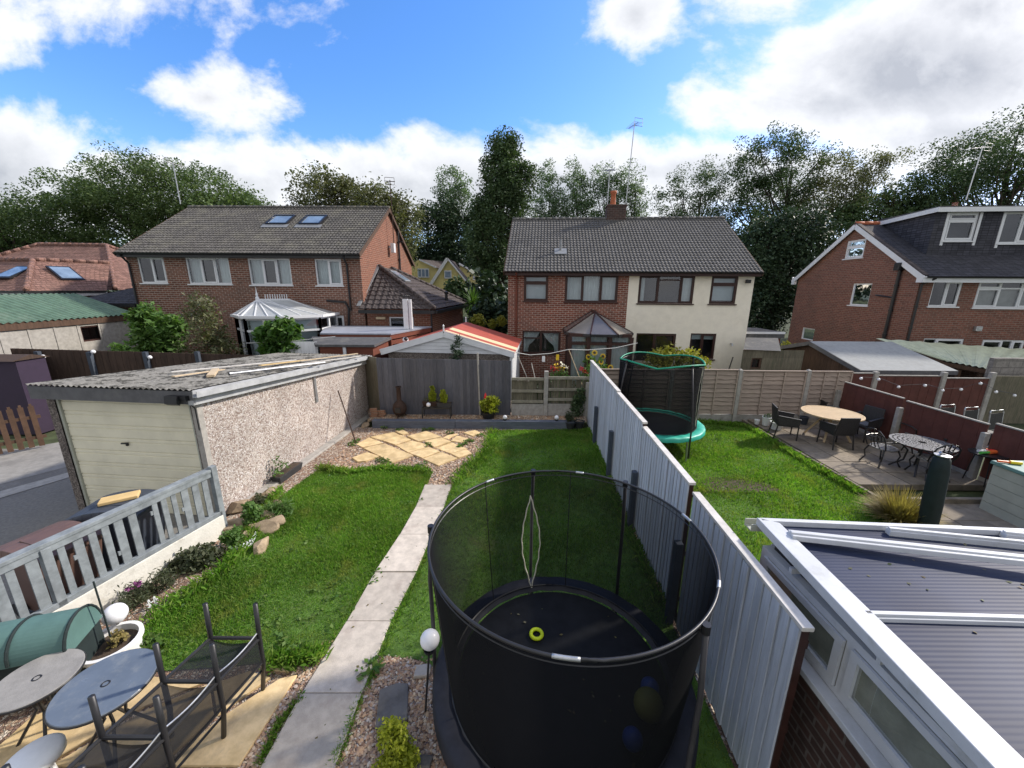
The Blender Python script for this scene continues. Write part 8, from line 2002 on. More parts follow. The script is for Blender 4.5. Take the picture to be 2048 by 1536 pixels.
def patio_bits():
    for u, v, r, h, lab, mt in ((1531, 850, .12, .24, 'tall white pot by the woven armchair', 'white_paint'), (1552, 858, .17, .2, 'wide white pot with low greenery below the woven armchair', 'white_paint'), (1513, 848, .07, .12, 'tiny white pot at the corner of the patio', 'white_paint'), (1606, 848, .12, .22, 'dark blue glazed pot by the lap fence', 'bin_blue')):
        q = G(u, v, pz); t = thing('plant_pot', lab, 'pot', (q.x, q.y, pz)); mb = MB(); mb.lathe([(.001, 0), (r * .8, 0), (r, h), (r * 1.08, h), (r * 1.08, h + .025), (r * .9, h + .025), (r * .88, h - .05), (.001, h - .05)], (q.x, q.y, pz), 22); mb.build('pot', M[mt], t)
        if r > .1 and mt == 'white_paint': fast_mesh('foliage', clumps_to_quads(np.random.default_rng(int(u)), np.array([[q.x, q.y, pz + h + .03], [q.x + .05, q.y, pz + h + .08], [q.x - .05, q.y, pz + h + .05]]), r * .8, 26, .05), 4, M['leaf_lush'], t)
    q = G(1850, 1072); top = D(1872, 912, q.y); c = Vector((q.x, q.y, 0)); h = top.z; lean = (top.x - q.x) * .5
    t = thing('parasol', 'folded parasol in a dark green canvas cover standing on the paved path', 'parasol', c); mb = MB(); rg = random.Random(1)
    prof = [(.11, .03), (.13, .2), (.135, .7), (.13, h - .25), (.11, h - .06), (.07, h - .0)]; mb.lathe(prof, c, 16)
    mb.v = [(x + lean * z / h + .008 * math.sin(9 * math.atan2(y - c.y, x - c.x) + z * 3), y + .008 * math.cos(7 * math.atan2(y - c.y, x - c.x)), z) for x, y, z in mb.v]; mb.build('cover', M['green_canvas'], t, smooth=True)
    mb = MB(); mb.lathe([(.10, h - .0), (.11, h + .02), (.04, h + .03)], c + Vector((lean, 0, 0)), 12); mb.tube([c + Vector((lean, 0, h)), c + Vector((lean - .06, 0, h + .07))], .02, 6); mb.build('finial', M['galv'], t)
    mb = MB(); mb.lathe([(.001, .06), (.24, .06), (.27, 0)], c, 20); mb.build('base', M['concrete'], t)
    # resin storage box
    a, b = G(1957, 1018), G(2048, 1068); x0 = a.x; y1 = a.y; y0 = y1 - 1.5; h = 1.02
    t = thing('storage_box', 'cream resin storage box with a green lid', 'storage box', (x0 + .5, y1 - .7, 0), 0)
    X0 = lambda y: x0 + (y1 - y) * (-.06)
    mb = MB()
    for i in range(5):
        z0, z1 = .02 + i * .19, .02 + i * .19 + .18; mb.hexa([(X0(y0), y0, z0), (x0 + 1.3, y0, z0), (x0 + 1.3, y1, z0), (x0, y1, z0), (X0(y0), y0, z1), (x0 + 1.3, y0, z1), (x0 + 1.3, y1, z1), (x0, y1, z1)]); mb.hexa([(X0(y0) + .012, y0 + .012, z1), (x0 + 1.29, y0 + .012, z1), (x0 + 1.29, y1 - .012, z1), (x0 + .012, y1 - .012, z1), (X0(y0) + .012, y0 + .012, z1 + .01), (x0 + 1.29, y0 + .012, z1 + .01), (x0 + 1.29, y1 - .012, z1 + .01), (x0 + .012, y1 - .012, z1 + .01)])
    mb.build('body', M['box_cream'], t); mb = MB(); mb.hexa([(X0(y0) - .04, y0 - .04, .975), (x0 + 1.35, y0 - .04, .975), (x0 + 1.35, y1 + .04, .975), (x0 - .04, y1 + .04, .975), (X0(y0) - .03, y0 - .03, 1.04), (x0 + 1.34, y0 - .03, 1.04), (x0 + 1.34, y1 + .03, 1.04), (x0 - .03, y1 + .03, 1.04)]); mb.build('lid', M['box_lid'], t, bevel=.012)
    # tray table with water pistols
    q = G(1975, 908, .8); t = thing('tray_table', 'small black tray table between the cast chairs and the storage box', 'table', (q.x, q.y, pz)); mb = MB(); mb.lathe([(.001, .66), (.27, .66), (.29, .69), (.275, .69), (.26, .675), (.001, .675)], (q.x, q.y, pz), 28); mb.build('tray', M['cast'], t)
    for k in range(3): a = 2.1 * k; mb = MB(); mb.tube([(q.x + .16 * math.cos(a), q.y + .16 * math.sin(a), pz + .66), (q.x + .23 * math.cos(a), q.y + .23 * math.sin(a), pz)], .012, 6); mb.build('leg', M['cast'], t)
    def gun(lab, dx, dy, rz, cols, z):
        t = thing('water_pistol', lab, 'toy', (q.x + dx, q.y + dy, z), rz, 'plastic water pistols by the storage box'); mb = MB(); mb.tube([(-.2, 0, .035), (.02, 0, .035)], .028, 10); mb.build('barrel', M[cols[0]], t, world=False)
        mb = MB(); mb.tube([(.02, 0, .04), (.2, 0, .04)], .042, 10); mb.build('tank', M[cols[1]], t, world=False); mb = MB(); mb.bar((.1, .02, .03), (.12, .16, .02), .04, .035); mb.build('grip', M[cols[2]], t, world=False)
    gun('green, white and orange water pistol on the black tray', 0, 0, R(8), ('green_toy', 'orange_toy', 'white_paint'), pz + .675)
    gun('white and red water pistol on the black tray', .08, .07, R(-4), ('white_paint', 'red_toy', 'orange_toy'), pz + .675)
    t = thing('water_pistol', 'yellow and orange water pistol on the corner of the green storage box lid', 'toy', (x0 + .1, y1 - .12, 1.04), R(-20), 'plastic water pistols by the storage box'); mb = MB(); mb.tube([(-.15, 0, .03), (.02, 0, .03)], .022, 10); mb.build('barrel', M['orange_toy'], t, world=False); mb = MB(); mb.tube([(.02, 0, .035), (.18, 0, .035)], .034, 10); mb.build('tank', M['yellow_toy'], t, world=False)
    # dry tuft
    c = G(1800, 1035, .1); t = thing('ornamental_grass', 'dry straw coloured grass tuft at the corner of the lawn', 'grass tuft', (c.x, c.y, 0)); rg = np.random.default_rng(9); n = 1500
    th = rg.uniform(0, 2 * np.pi, n); r0 = rg.uniform(0, .14, n); ln = rg.uniform(.35, .75, n); el = rg.uniform(.35, 1.35, n); v = []
    p0 = np.stack([c.x + r0 * np.cos(th), c.y + r0 * np.sin(th), np.zeros(n)], 1); d = np.stack([np.cos(th) * np.cos(el), np.sin(th) * np.cos(el), np.sin(el)], 1); sd_ = np.stack([-np.sin(th), np.cos(th), np.zeros(n)], 1) * .006
    p1 = p0 + d * ln[:, None] * .6; p2 = p0 + d * ln[:, None] + np.array([0, 0, -.16]) * (ln * np.cos(el))[:, None]
    fast_mesh('blades', np.concatenate([np.stack([p0 - sd_, p0 + sd_, p1 + sd_, p1 - sd_], 1), np.stack([p1 - sd_, p1 + sd_, p2 + sd_ * .3, p2 - sd_ * .3], 1)]).reshape(-1, 3), 4, M['dry_grass'], t)
patio_bits()
trampoline('trampoline', 'smaller trampoline with turquoise pad and green edged black net beside the lap fence', (3.95, 10.05), .98, 1.26, .62, 1.05, 2.42, [20, 110, 200, 290], 'tram_green', 'trim_green', 'net2', poles_curve=.09, lowpad=.07, slit=(318, .10, .08, .97))

# ------------------------------------------------------------------ between the back fence and the houses
def beyond():
    Y = 13.0
    pts = [D(u, v, Y) for u, v in ((1026, 704), (1060, 710), (1100, 707), (1137, 699), (1175, 700), (1230, 696), (1275, 686))]
    t = thing('washing_line', 'sagging washing line strung across in front of the brick half of the joined houses', 'washing line', pts[3]); mb = MB(); mb.tube(pts, .012, 5); mb.build('line', M['rope'], t)
    for i, (a, b, lab, mt) in enumerate((((1138, 700), (1160, 758), 'yellow clothes prop leaning under the washing line', 'timber_pale'), ((1036, 712), (1052, 750), 'pale leaning cane beside the red roofed garage', 'concrete'), ((1063, 726), (1069, 752), 'short pale stake in front of the brick wall', 'concrete'))):
        p, q = D(*a, Y + .05 * i - .02), D(*b, Y - .1); t = thing(('clothes_prop', 'garden_cane', 'garden_stake')[i], lab, 'stick', q); mb = MB(); mb.tube([q + (q - p) * .9, p], .016, 6); mb.build('stick', M[mt], t)
    for u, v, m_, lab in ((1087, 718, 'laundry', 'small white cloth pegged on the washing line'), (1115, 715, 'leaf_yellow', 'small yellow cloth pegged on the washing line')):
        p = D(u, v, Y - .03); t = thing('peg_bag', lab, 'laundry', p); mb = MB(); mb.box(p.x - .05, p.x + .05, Y - .04, Y - .02, p.z - .1, p.z + .1); mb.build('cloth', M['laundry' if m_ == 'laundry' else 'petal_yellow'], t, bevel=.01)
    # sunflowers
    def sunflower(p, h, sd, lab):
        t = thing('sunflower', lab, 'sunflower', (p.x, p.y, 0), 0, 'sunflowers by the brown conservatory'); rnd = random.Random(sd); mb = MB(); tp = Vector((p.x + rnd.uniform(-.05, .05), p.y, h)); mb.tube([(p.x, p.y, 0), (p.x, p.y, h * .6), tp], .015, 6); mb.build('stem', M['leaf_light'], t)
        n = Vector((rnd.uniform(-.5, .5), -1, rnd.uniform(.0, .5))).normalized(); a = n.cross(Vector((0, 0, 1))).normalized(); b = n.cross(a); mb = MB(); c = tp + n * .05
        for k in range(16):
            q = 2 * math.pi * k / 16; e = a * math.cos(q) + b * math.sin(q); f = a * -math.sin(q) + b * math.cos(q); mb.quad(c + e * .04 - f * .014, c + e * .04 + f * .014, c + e * .10 + f * .010, c + e * .10 - f * .010)
        mb.build('petals', M['petal_yellow'], t); mb = MB(); mb.tube([c - n * .01, c + n * .02], .048, 12); mb.build('flower_head', M['bark'], t)
        rg = np.random.default_rng(sd); cc_ = np.array([[p.x + rg.uniform(-.16, .16), p.y + rg.uniform(-.12, .12), z] for z in np.linspace(.5, h - .15, 7)]); fast_mesh('leaves', clumps_to_quads(rg, cc_, .16, 12, .15), 4, M['leaf_light'], t)
    for i, (u, v, lab) in enumerate(((1192, 706, 'tallest sunflower in front of the brown conservatory'), (1208, 712, 'sunflower at the right of the clump by the brown conservatory'), (1184, 722, 'sunflower low at the left of the clump by the brown conservatory'), (1203, 724, 'sunflower in the middle of the clump by the brown conservatory'), (1222, 735, 'sunflower partly behind the green trampoline post'), (1176, 714, 'sunflower leaning left by the brown conservatory'))):
        q = D(u, v, 13.3 + .12 * (i % 3)); sunflower(q, q.z, 200 + i, lab)
    for i, (u, v, m_, lab) in enumerate(((1118, 734, 'petal_yellow', 'yellow flowers above the rail fence'), (1128, 731, 'petal_white', 'pale flowers above the rail fence'), (1110, 738, 'petal_red', 'red flowers above the rail fence'), (1166, 740, 'petal_red', 'dark red flowers left of the sunflowers'))):
        p = D(u, v, 13.2); t = thing('flower', lab, 'flower', (p.x, p.y, 0), 0, 'border flowers behind the rail fence'); rg = np.random.default_rng(i); cc_ = np.array([p[:], (p.x + .12, p.y, p.z - .06), (p.x - .1, p.y, p.z + .05)]); fast_mesh('petals', clumps_to_quads(rg, cc_, .10, 12, .08), 4, M[m_], t)
        mb = MB()
        for c_ in cc_: mb.tube([(p.x, p.y, 0), tuple(c_)], .01, 5)
        mb.build('stem', M['leaf_light'], t); fast_mesh('foliage', clumps_to_quads(rg, cc_ - np.array([0, 0, .35]), .22, 26, .09), 4, M['leaf_lush'], t)
    f = lambda nm, lab, u, v, Y, ells, m, sd, **k: shrub(nm, lab, 'shrub', (D(u, v, Y).x, Y), ells, M[m], sd, **k)
    f('variegated_shrub', 'yellow variegated shrub against the cream house', 1370, 720, 14.6, [(-.6, 0, 1.6, .8, .5, .5), (.3, 0, 1.35, .6, .5, .7), (-1.1, 0, 1.45, .6, .4, .5), (.55, 0, .8, .5, .4, .5)], 'leaf_yellow', 210, nclump=190, per=26, size=.11, crad=.22)
    f('border_shrub', 'dark low bushes behind the rail fence', 1100, 750, 13.6, [(0, 0, .5, 1.1, .3, .5), (-.9, 0, .4, .7, .3, .4)], 'leaf_dark', 211, nclump=90, size=.1, crad=.2)
    f('young_conifer', 'thin young monkey puzzle like conifer in front of the red roofed garage', 914, 690, 12.4, [(0, 0, 1.0, .24, .2, .5), (0, 0, 1.7, .30, .22, .4), (0, 0, 2.25, .2, .18, .3), (0, 0, 2.55, .10, .1, .2)], 'leaf_conifer', 212, nclump=70, per=22, size=.13, crad=.12, aspect=.25)
    # left
    z = .5
    f('shrub', 'tall light green shrub beside the slate roofed annexe', 312, 640, 14.6, [(0, 0, 1.7, .75, .6, .8), (-.35, 0, 2.4, .5, .5, .55), (.45, 0, 2.2, .5, .5, .5), (-.7, 0, 1.4, .4, .4, .5)], 'leaf_light', 220, nclump=170, per=24, size=.22, crad=.3, z0=z, aspect=.4)
    f('shrub', 'thin grey-green bush in front of the brown brick wall', 405, 650, 14.3, [(0, 0, 1.4, 1.0, .6, .9), (.1, 0, 2.4, .7, .5, .8), (.7, 0, 1.2, .6, .5, .7), (.0, 0, 3.0, .4, .4, .5)], 'leaf_olive', 221, nclump=180, per=16, size=.17, crad=.34, z0=z, aspect=.3)
    f('shrub', 'dense dark green bush in front of the white conservatory', 560, 665, 13.4, [(0, 0, 1.7, .75, .6, .8), (.1, 0, 2.2, .5, .4, .45), (-.45, 0, 1.9, .4, .4, .4)], 'leaf_lush', 222, nclump=150, per=24, size=.2, crad=.26, z0=z)
    f('shrub', 'small bright green bush at the corner of the concrete garage', 244, 690, 13.6, [(0, 0, 1.3, .35, .3, .4)], 'leaf_light', 223, nclump=40, size=.14, crad=.2, z0=z)
    p = D(620, 690, 13.2); t = thing('laundry', 'white washing hanging beside the dense dark green bush', 'laundry', (p.x, 13.2, p.z - .3)); mb = MB(); P = lambda s, d, zz: (p.x + s, 13.2 + d, zz); a_ = D(640, 672, 13.2)
    curtain_mesh(mb, P, -.75, .25, p.z - .4, p.z + .12, 0); mb.build('cloth', M['laundry'], t, smooth=True); mb = MB(); mb.tube([(p.x - 2.2, 13.2, p.z + .05), (p.x - .7, 13.2, p.z + .12), (p.x + .9, 13.2, p.z + .3)], .01, 5); mb.build('line', M['rope'], t)
    # dark boarded fence and pickets
    t = thing('board_fence', 'dark brown boarded fence behind the driveway and garage', 'fence', (-12, 13.0, 0)); a, c = D(20, 697, 11.3), D(560, 712, 13.3); mb = MB(); n = 84; fy = lambda x: a.y + (c.y - a.y) * (x - a.x) / (c.x - a.x)
    for i in range(n):
        x0 = a.x + (c.x - a.x) * i / n; x1 = a.x + (c.x - a.x) * (i + .97) / n; f_ = i / n; o_ = .01 * (i % 2); mb.hexa([(x0, fy(x0) + o_, 0), (x1, fy(x1) + o_, 0), (x1, fy(x1) + o_ + .03, 0), (x0, fy(x0) + o_ + .03, 0)] + [(x0, fy(x0) + o_, a.z + (c.z - a.z) * f_), (x1, fy(x1) + o_, a.z + (c.z - a.z) * f_), (x1, fy(x1) + o_ + .03, a.z + (c.z - a.z) * f_), (x0, fy(x0) + o_ + .03, a.z + (c.z - a.z) * f_)])
    mb.build('boards', M['fence_brown'], t)
    for u, yy in ((80, 11.5), (190, 11.95), (300, 12.35), (400, 12.7)): q = D(u, 702, yy); yy = fy(q.x) - .06; mb = MB(); mb.box(q.x - .06, q.x + .06, yy - .05, yy + .05, 0, q.z); mb.build('post', M['post_blue'], t)
    for i, u in enumerate((82, 190, 303)):
        q = D(u, (714, 703, 714)[i], (11.35, 11.8, 12.2)[i]); q.y = fy(q.x) - .13; mb = MB(); mb.sphere(q, .06, 10, 8); mb.build('lamp', M['globe'], t, smooth=True)
    t = thing('panel_fence', 'reddish low fence between the dark boarded fence and the timber sheds', 'fence', (-7.5, 13.3, 0)); a, b = D(425, 710, 13.3), D(640, 712, 13.3); mb = MB(); mb.box(a.x, b.x, 13.3, 13.34, 0, a.z - .02); mb.build('panel', M['timber_red'], t)
    A, B = G(96, 893), G(-80, 930); t = thing('picket_fence', 'brown picket fence across the driveway', 'fence', A.lerp(B, .5)); d = (B - A).normalized(); L = (B - A).length; zz = Vector((0, 0, 1)); hp = PXP(60, 792, A.lerp(B, .2).x).z; hp = 1.15
    n = int(L / .17)
    mb = MB()
    for i in range(n): q = A + d * (L * (i + .5) / n); mb.bar(q + zz * .06, q + zz * hp, .025, .10, up=d); mb.bar(q + zz * hp, q + zz * (hp + .06), .025, .05, up=d)
    mb.build('pickets', M['picket_brown'], t); mb = MB()
    for h in (.3, .85): mb.bar(A + zz * h + Vector((.0, .04, 0)), B + zz * h + Vector((.0, .04, 0)), .04, .08)
    mb.build('rail', M['picket_brown'], t)
    q = D(26, 745, 10.4); t = thing('reflection_box', 'added purple box standing in for a window reflection at the far left edge', 'reflection_box', (q.x - .6, 10.6, 0)); mb = MB(); mb.box(q.x - 2.5, q.x + .15, 10.4, 11.1, 0, D(10, 722, 10.4).z); mb.build('wall', M['purple'], t)  # added box stands in for a purple reflection in the window glass
    mb = MB(); zt = D(10, 722, 10.4).z; mb.hexa([(q.x - 2.7, 10.3, zt), (q.x + .2, 10.3, zt), (q.x + .2, 11.2, zt), (q.x - 2.7, 11.2, zt), (q.x - 2.7, 10.7, zt + .12), (q.x + .2, 10.7, zt + .12), (q.x + .2, 10.8, zt + .12), (q.x - 2.7, 10.8, zt + .12)]); mb.build('roof', M['fence_brown'], t)
    # palm and flowers in the gap
    p = D(945, 640, 24.0); base = D(944, 655, 24.0); top = D(945, 607, 24.0); t = thing('palm_tree', 'spiky cabbage palm in the gap between the houses', 'palm', (p.x, 24, base.z)); mb = MB(); mb.tube([(p.x, 24, base.z - 1), (p.x, 24, top.z)], [.14, .1], 8); mb.build('trunk', M['bark'], t); mb = MB(); rnd = random.Random(8)
    for i in range(110):
        a, e = rnd.uniform(0, 6.28), rnd.uniform(-.5, 1.5); d_ = Vector((math.cos(a) * math.cos(e), math.sin(a) * math.cos(e), math.sin(e))); s_ = d_.cross(Vector((0, 0, 1)));  s_ = s_.normalized() * .035; L = rnd.uniform(.8, 1.15); m0 = top + d_ * L * .5; e0 = top + d_ * L - Vector((0, 0, .25 * math.cos(e)))
        mb.quad(top - s_, top + s_, m0 + s_, m0 - s_); mb.quad(m0 - s_, m0 + s_, e0 + s_ * .2, e0 - s_ * .2)
    mb.build('crown', M['leaf_light'], t)
    for i, (u, v, r, m_, lab) in enumerate(((955, 643, .4, 'leaf_yellow', 'yellow-green bush below the cabbage palm'), (985, 648, .22, 'leaf_yellow', 'small yellow bush near the corner of the brick house'), (1003, 642, .25, 'leaf_yellow', 'yellow flowering pot plant at the corner of the brick house'), (920, 590, 1.3, 'leaf_dark', 'dark clipped bush in front of the far yellow house'), (975, 610, 1.6, 'leaf_conifer', 'dark conifer hedge beside the brick house'), (985, 640, 1.2, 'leaf_conifer', 'dark low hedge under the gazebo'))):
        Yq = (21, 20.5, 20, 33, 27, 23)[i]; q = D(u, v, Yq); shrub('garden_bush', lab, 'bush', (q.x, Yq), [(0, 0, 0, r, r, r * (1.0 if i != 4 else 1.6))], M[m_], 230 + i, nclump=60, per=26, size=r * .28, crad=r * .4, z0=q.z)
    for (u0, v0, u1, v1, m_, lab, Yq) in ((970, 600, 984, 640, 'timber_red', 'small orange fence beside the gazebo', 30),):
        a, b = D(u0, v1, Yq), D(u1, v0, Yq); t = thing('panel_fence', lab, 'fence', (a.x, Yq, a.z)); mb = MB(); mb.box(a.x, b.x, Yq, Yq + .05, a.z - .6, b.z - .3); mb.build('panel', M[m_], t)
    q = D(1400, 750, 16.5); p0, p1 = D(1458, 738, 14.8), D(1466, 714, 14.8); t = thing('garden_cane', 'dark cane leaning by the cream wall above the lap fence', 'stick', p0); mb = MB(); mb.tube([p0 + (p0 - p1) * 1.2, p1], .02, 6); mb.build('cane', M['black_metal'], t)
    f('shrub', 'yellowish bush behind the dark timber shed', 1585, 675, 17.0, [(0, 0, 1.4, .8, .5, .5), (.9, 0, 1.5, .6, .4, .4)], 'leaf_yellow', 240, nclump=70, size=.16, crad=.25)
beyond()
# ------------------------------------------------------------------ trees behind the houses
def ptree(name, label, Y, els, mat, seed, foot=None, trunk=.3, nclump=300, per=42, size=.34, crad=1.0, inner=.45, group=None, limbs=True, deep=.75, aspect=.6, flat=.8):
    """els: (u, v, ru, rv) outlines turned into real ellipsoids at depth Y"""
    E = []
    for (u, v, ru, rv) in els:
        c = D(u, v, Y); k = Y / ray(u, v).y / F_PX; E.append((c, ru * k, rv * k))
    fx = foot if foot is not None else els[0][0]
    x = D(fx, 560, Y).x; z0 = float(T(x, Y)) - .05
    rnd = random.Random(seed)
    ells = [(c.x - x, rnd.uniform(-.25, .25) * rx, c.z - z0, rx, min(rx, rz) * deep if rx > rz * 2 else rx * deep, rz) for c, rx, rz in E]
    h = max(e[2] + e[5] for e in ells)
    return tree(name, label, 'tree', x, Y, h, ells, M[mat], seed, nclump, per, size, crad, trunk, group, inner, limbs, z0, aspect, flat)
def trees():
    g = 'trees behind the houses'
    ptree('broadleaf_tree', 'broad dark tree at the far left above the bungalow', 36, [(-20, 460, 150, 66), (90, 448, 100, 60), (150, 430, 80, 74), (-90, 470, 140, 90)], 'leaf_beech', 300, foot=40, nclump=460, per=114, size=0.18, crad=1.0, group=g)
    ptree('broadleaf_tree', 'widest domed tree above the ridge of the brown brick house', 38, [(300, 398, 130, 82), (220, 412, 90, 66), (390, 402, 110, 68), (300, 470, 190, 90)], 'leaf_beech', 301, nclump=620, per=114, size=0.18, crad=1.0, group=g)
    ptree('broadleaf_tree', 'right shoulder of the domed tree over the brown brick ridge', 37, [(455, 420, 80, 50), (500, 432, 55, 36), (450, 470, 110, 70)], 'leaf_beech', 302, nclump=240, per=76, size=0.24, crad=1.1, group=g)
    ptree('broadleaf_tree', 'olive tree rising right of the middle of the brown brick ridge', 36, [(650, 395, 62, 52), (620, 420, 40, 40), (700, 400, 55, 42), (660, 460, 80, 60)], 'leaf_olive', 303, nclump=230, per=68, size=0.22, crad=1.0, group=g)
    ptree('broadleaf_tree', 'thin topped olive tree beside the brown brick gable', 35, [(765, 430, 60, 55), (800, 455, 45, 60), (740, 420, 45, 45), (795, 515, 32, 40)], 'leaf_olive', 304, nclump=330, per=49, size=0.21, crad=1.0, group=g)
    ptree('poplar_tree', 'pale loose tree left of the tall dark tree', 52, [(905, 385, 38, 42), (925, 420, 40, 60), (890, 420, 30, 40)], 'leaf_poplar', 305, nclump=170, per=64, size=0.21, crad=.8, group=g)
    ptree('conifer_tree', 'dark conifer mass behind the far yellow house', 50, [(860, 480, 50, 60), (910, 480, 50, 70), (880, 440, 40, 40), (850, 540, 60, 50), (930, 530, 60, 60), (960, 490, 40, 80)], 'leaf_conifer', 306, nclump=420, per=76, size=0.29, crad=1.3, group=g)
    ptree('broadleaf_tree', 'tall narrow dark tree standing left of the joined houses', 32, [(1005, 345, 42, 65), (1010, 300, 28, 38), (1000, 420, 58, 60), (985, 490, 58, 60), (1000, 550, 45, 50), (1030, 370, 40, 50), (975, 430, 30, 40)], 'leaf_dark', 307, nclump=500, per=114, size=0.17, crad=.75, group=g, trunk=.4)
    for i, (u, top, w, lab) in enumerate(((1095, 332, 27, 'pale poplar nearest the tall dark tree'), (1148, 324, 30, 'second pale poplar counting from the tall dark tree'), (1205, 328, 32, 'pale poplar left of the chimney of the joined houses'), (1258, 330, 34, 'pale poplar right of the chimney of the joined houses'))):
        ptree('poplar_tree', lab, 48, [(u, top + 34, w * .7, 38), (u - 6, top + 80, w * 1.3, 55), (u + 6, top + 140, w * 1.45, 55), (u + w * .6, top + 60, w * .5, 40)], 'leaf_poplar', 310 + i, nclump=210, per=57, size=0.21, crad=.75, group='poplars behind the joined houses', inner=.2, trunk=.22, aspect=.5)
    ptree('broadleaf_tree', 'dark small leaved tree just right of the roof ridge of the joined houses', 36, [(1385, 390, 70, 60), (1350, 405, 45, 40), (1420, 365, 45, 45), (1400, 445, 80, 40)], 'leaf_dark', 320, nclump=140, per=95, size=0.14, crad=.7, group=g, inner=.35)
    ptree('broadleaf_tree', 'tallest dark tree with open branches between the joined houses and the russet house', 35, [(1545, 320, 75, 62), (1500, 340, 55, 65), (1600, 340, 62, 65), (1530, 410, 100, 60), (1600, 430, 90, 60), (1480, 430, 50, 50), (1560, 500, 80, 60)], 'leaf_dark', 321, nclump=390, per=106, size=0.15, crad=.8, group=g, inner=.3, trunk=.45)
    ptree('broadleaf_tree', 'airy dark tree whose branches reach right above the russet gable', 34, [(1690, 350, 65, 58), (1745, 335, 50, 40), (1660, 400, 70, 60), (1720, 420, 70, 50), (1770, 320, 38, 24)], 'leaf_olive', 322, nclump=190, per=91, size=0.14, crad=.75, group=g, inner=.3)
    ptree('broadleaf_tree', 'big dark tree behind the dormer of the russet house', 32, [(1960, 330, 110, 75), (2060, 300, 110, 80), (1880, 370, 70, 50), (1820, 420, 70, 45), (1950, 400, 130, 60)], 'leaf_dark', 323, nclump=400, per=106, size=0.15, crad=.85, group=g, inner=.3, trunk=.45)
    ptree('broadleaf_tree', 'dark undergrowth tree filling the gap left of the russet gable', 29, [(1560, 560, 60, 80), (1530, 620, 50, 60), (1600, 480, 70, 60), (1520, 500, 40, 60)], 'leaf_conifer', 324, nclump=380, per=76, size=0.21, crad=.9, group=g)
    ptree('broadleaf_tree', 'dark tree behind the apex of the russet gable', 33, [(1760, 430, 90, 50), (1800, 470, 90, 60), (1680, 480, 70, 60)], 'leaf_dark', 325, nclump=270, per=76, size=0.21, crad=.95, group=g)
    # a dark belt of wood far behind, seen only as one mass
    rg = np.random.default_rng(77); cen = []
    for u in np.linspace(-900, 3000, 300):
        Y = rg.uniform(56, 66); d = ray(float(np.clip(u, -900, 3000)), 560); x = d.x / d.y * Y
        for z in np.linspace(1.5, 8.0, 6): cen.append((x + rg.normal(0, .8), Y, 2.4 + z * rg.uniform(.7, 1.05)))
    v = clumps_to_quads(rg, np.array(cen), 1.8, 22, .75); stuff(fast_mesh('wood', v, 4, M['leaf_conifer']))
trees()

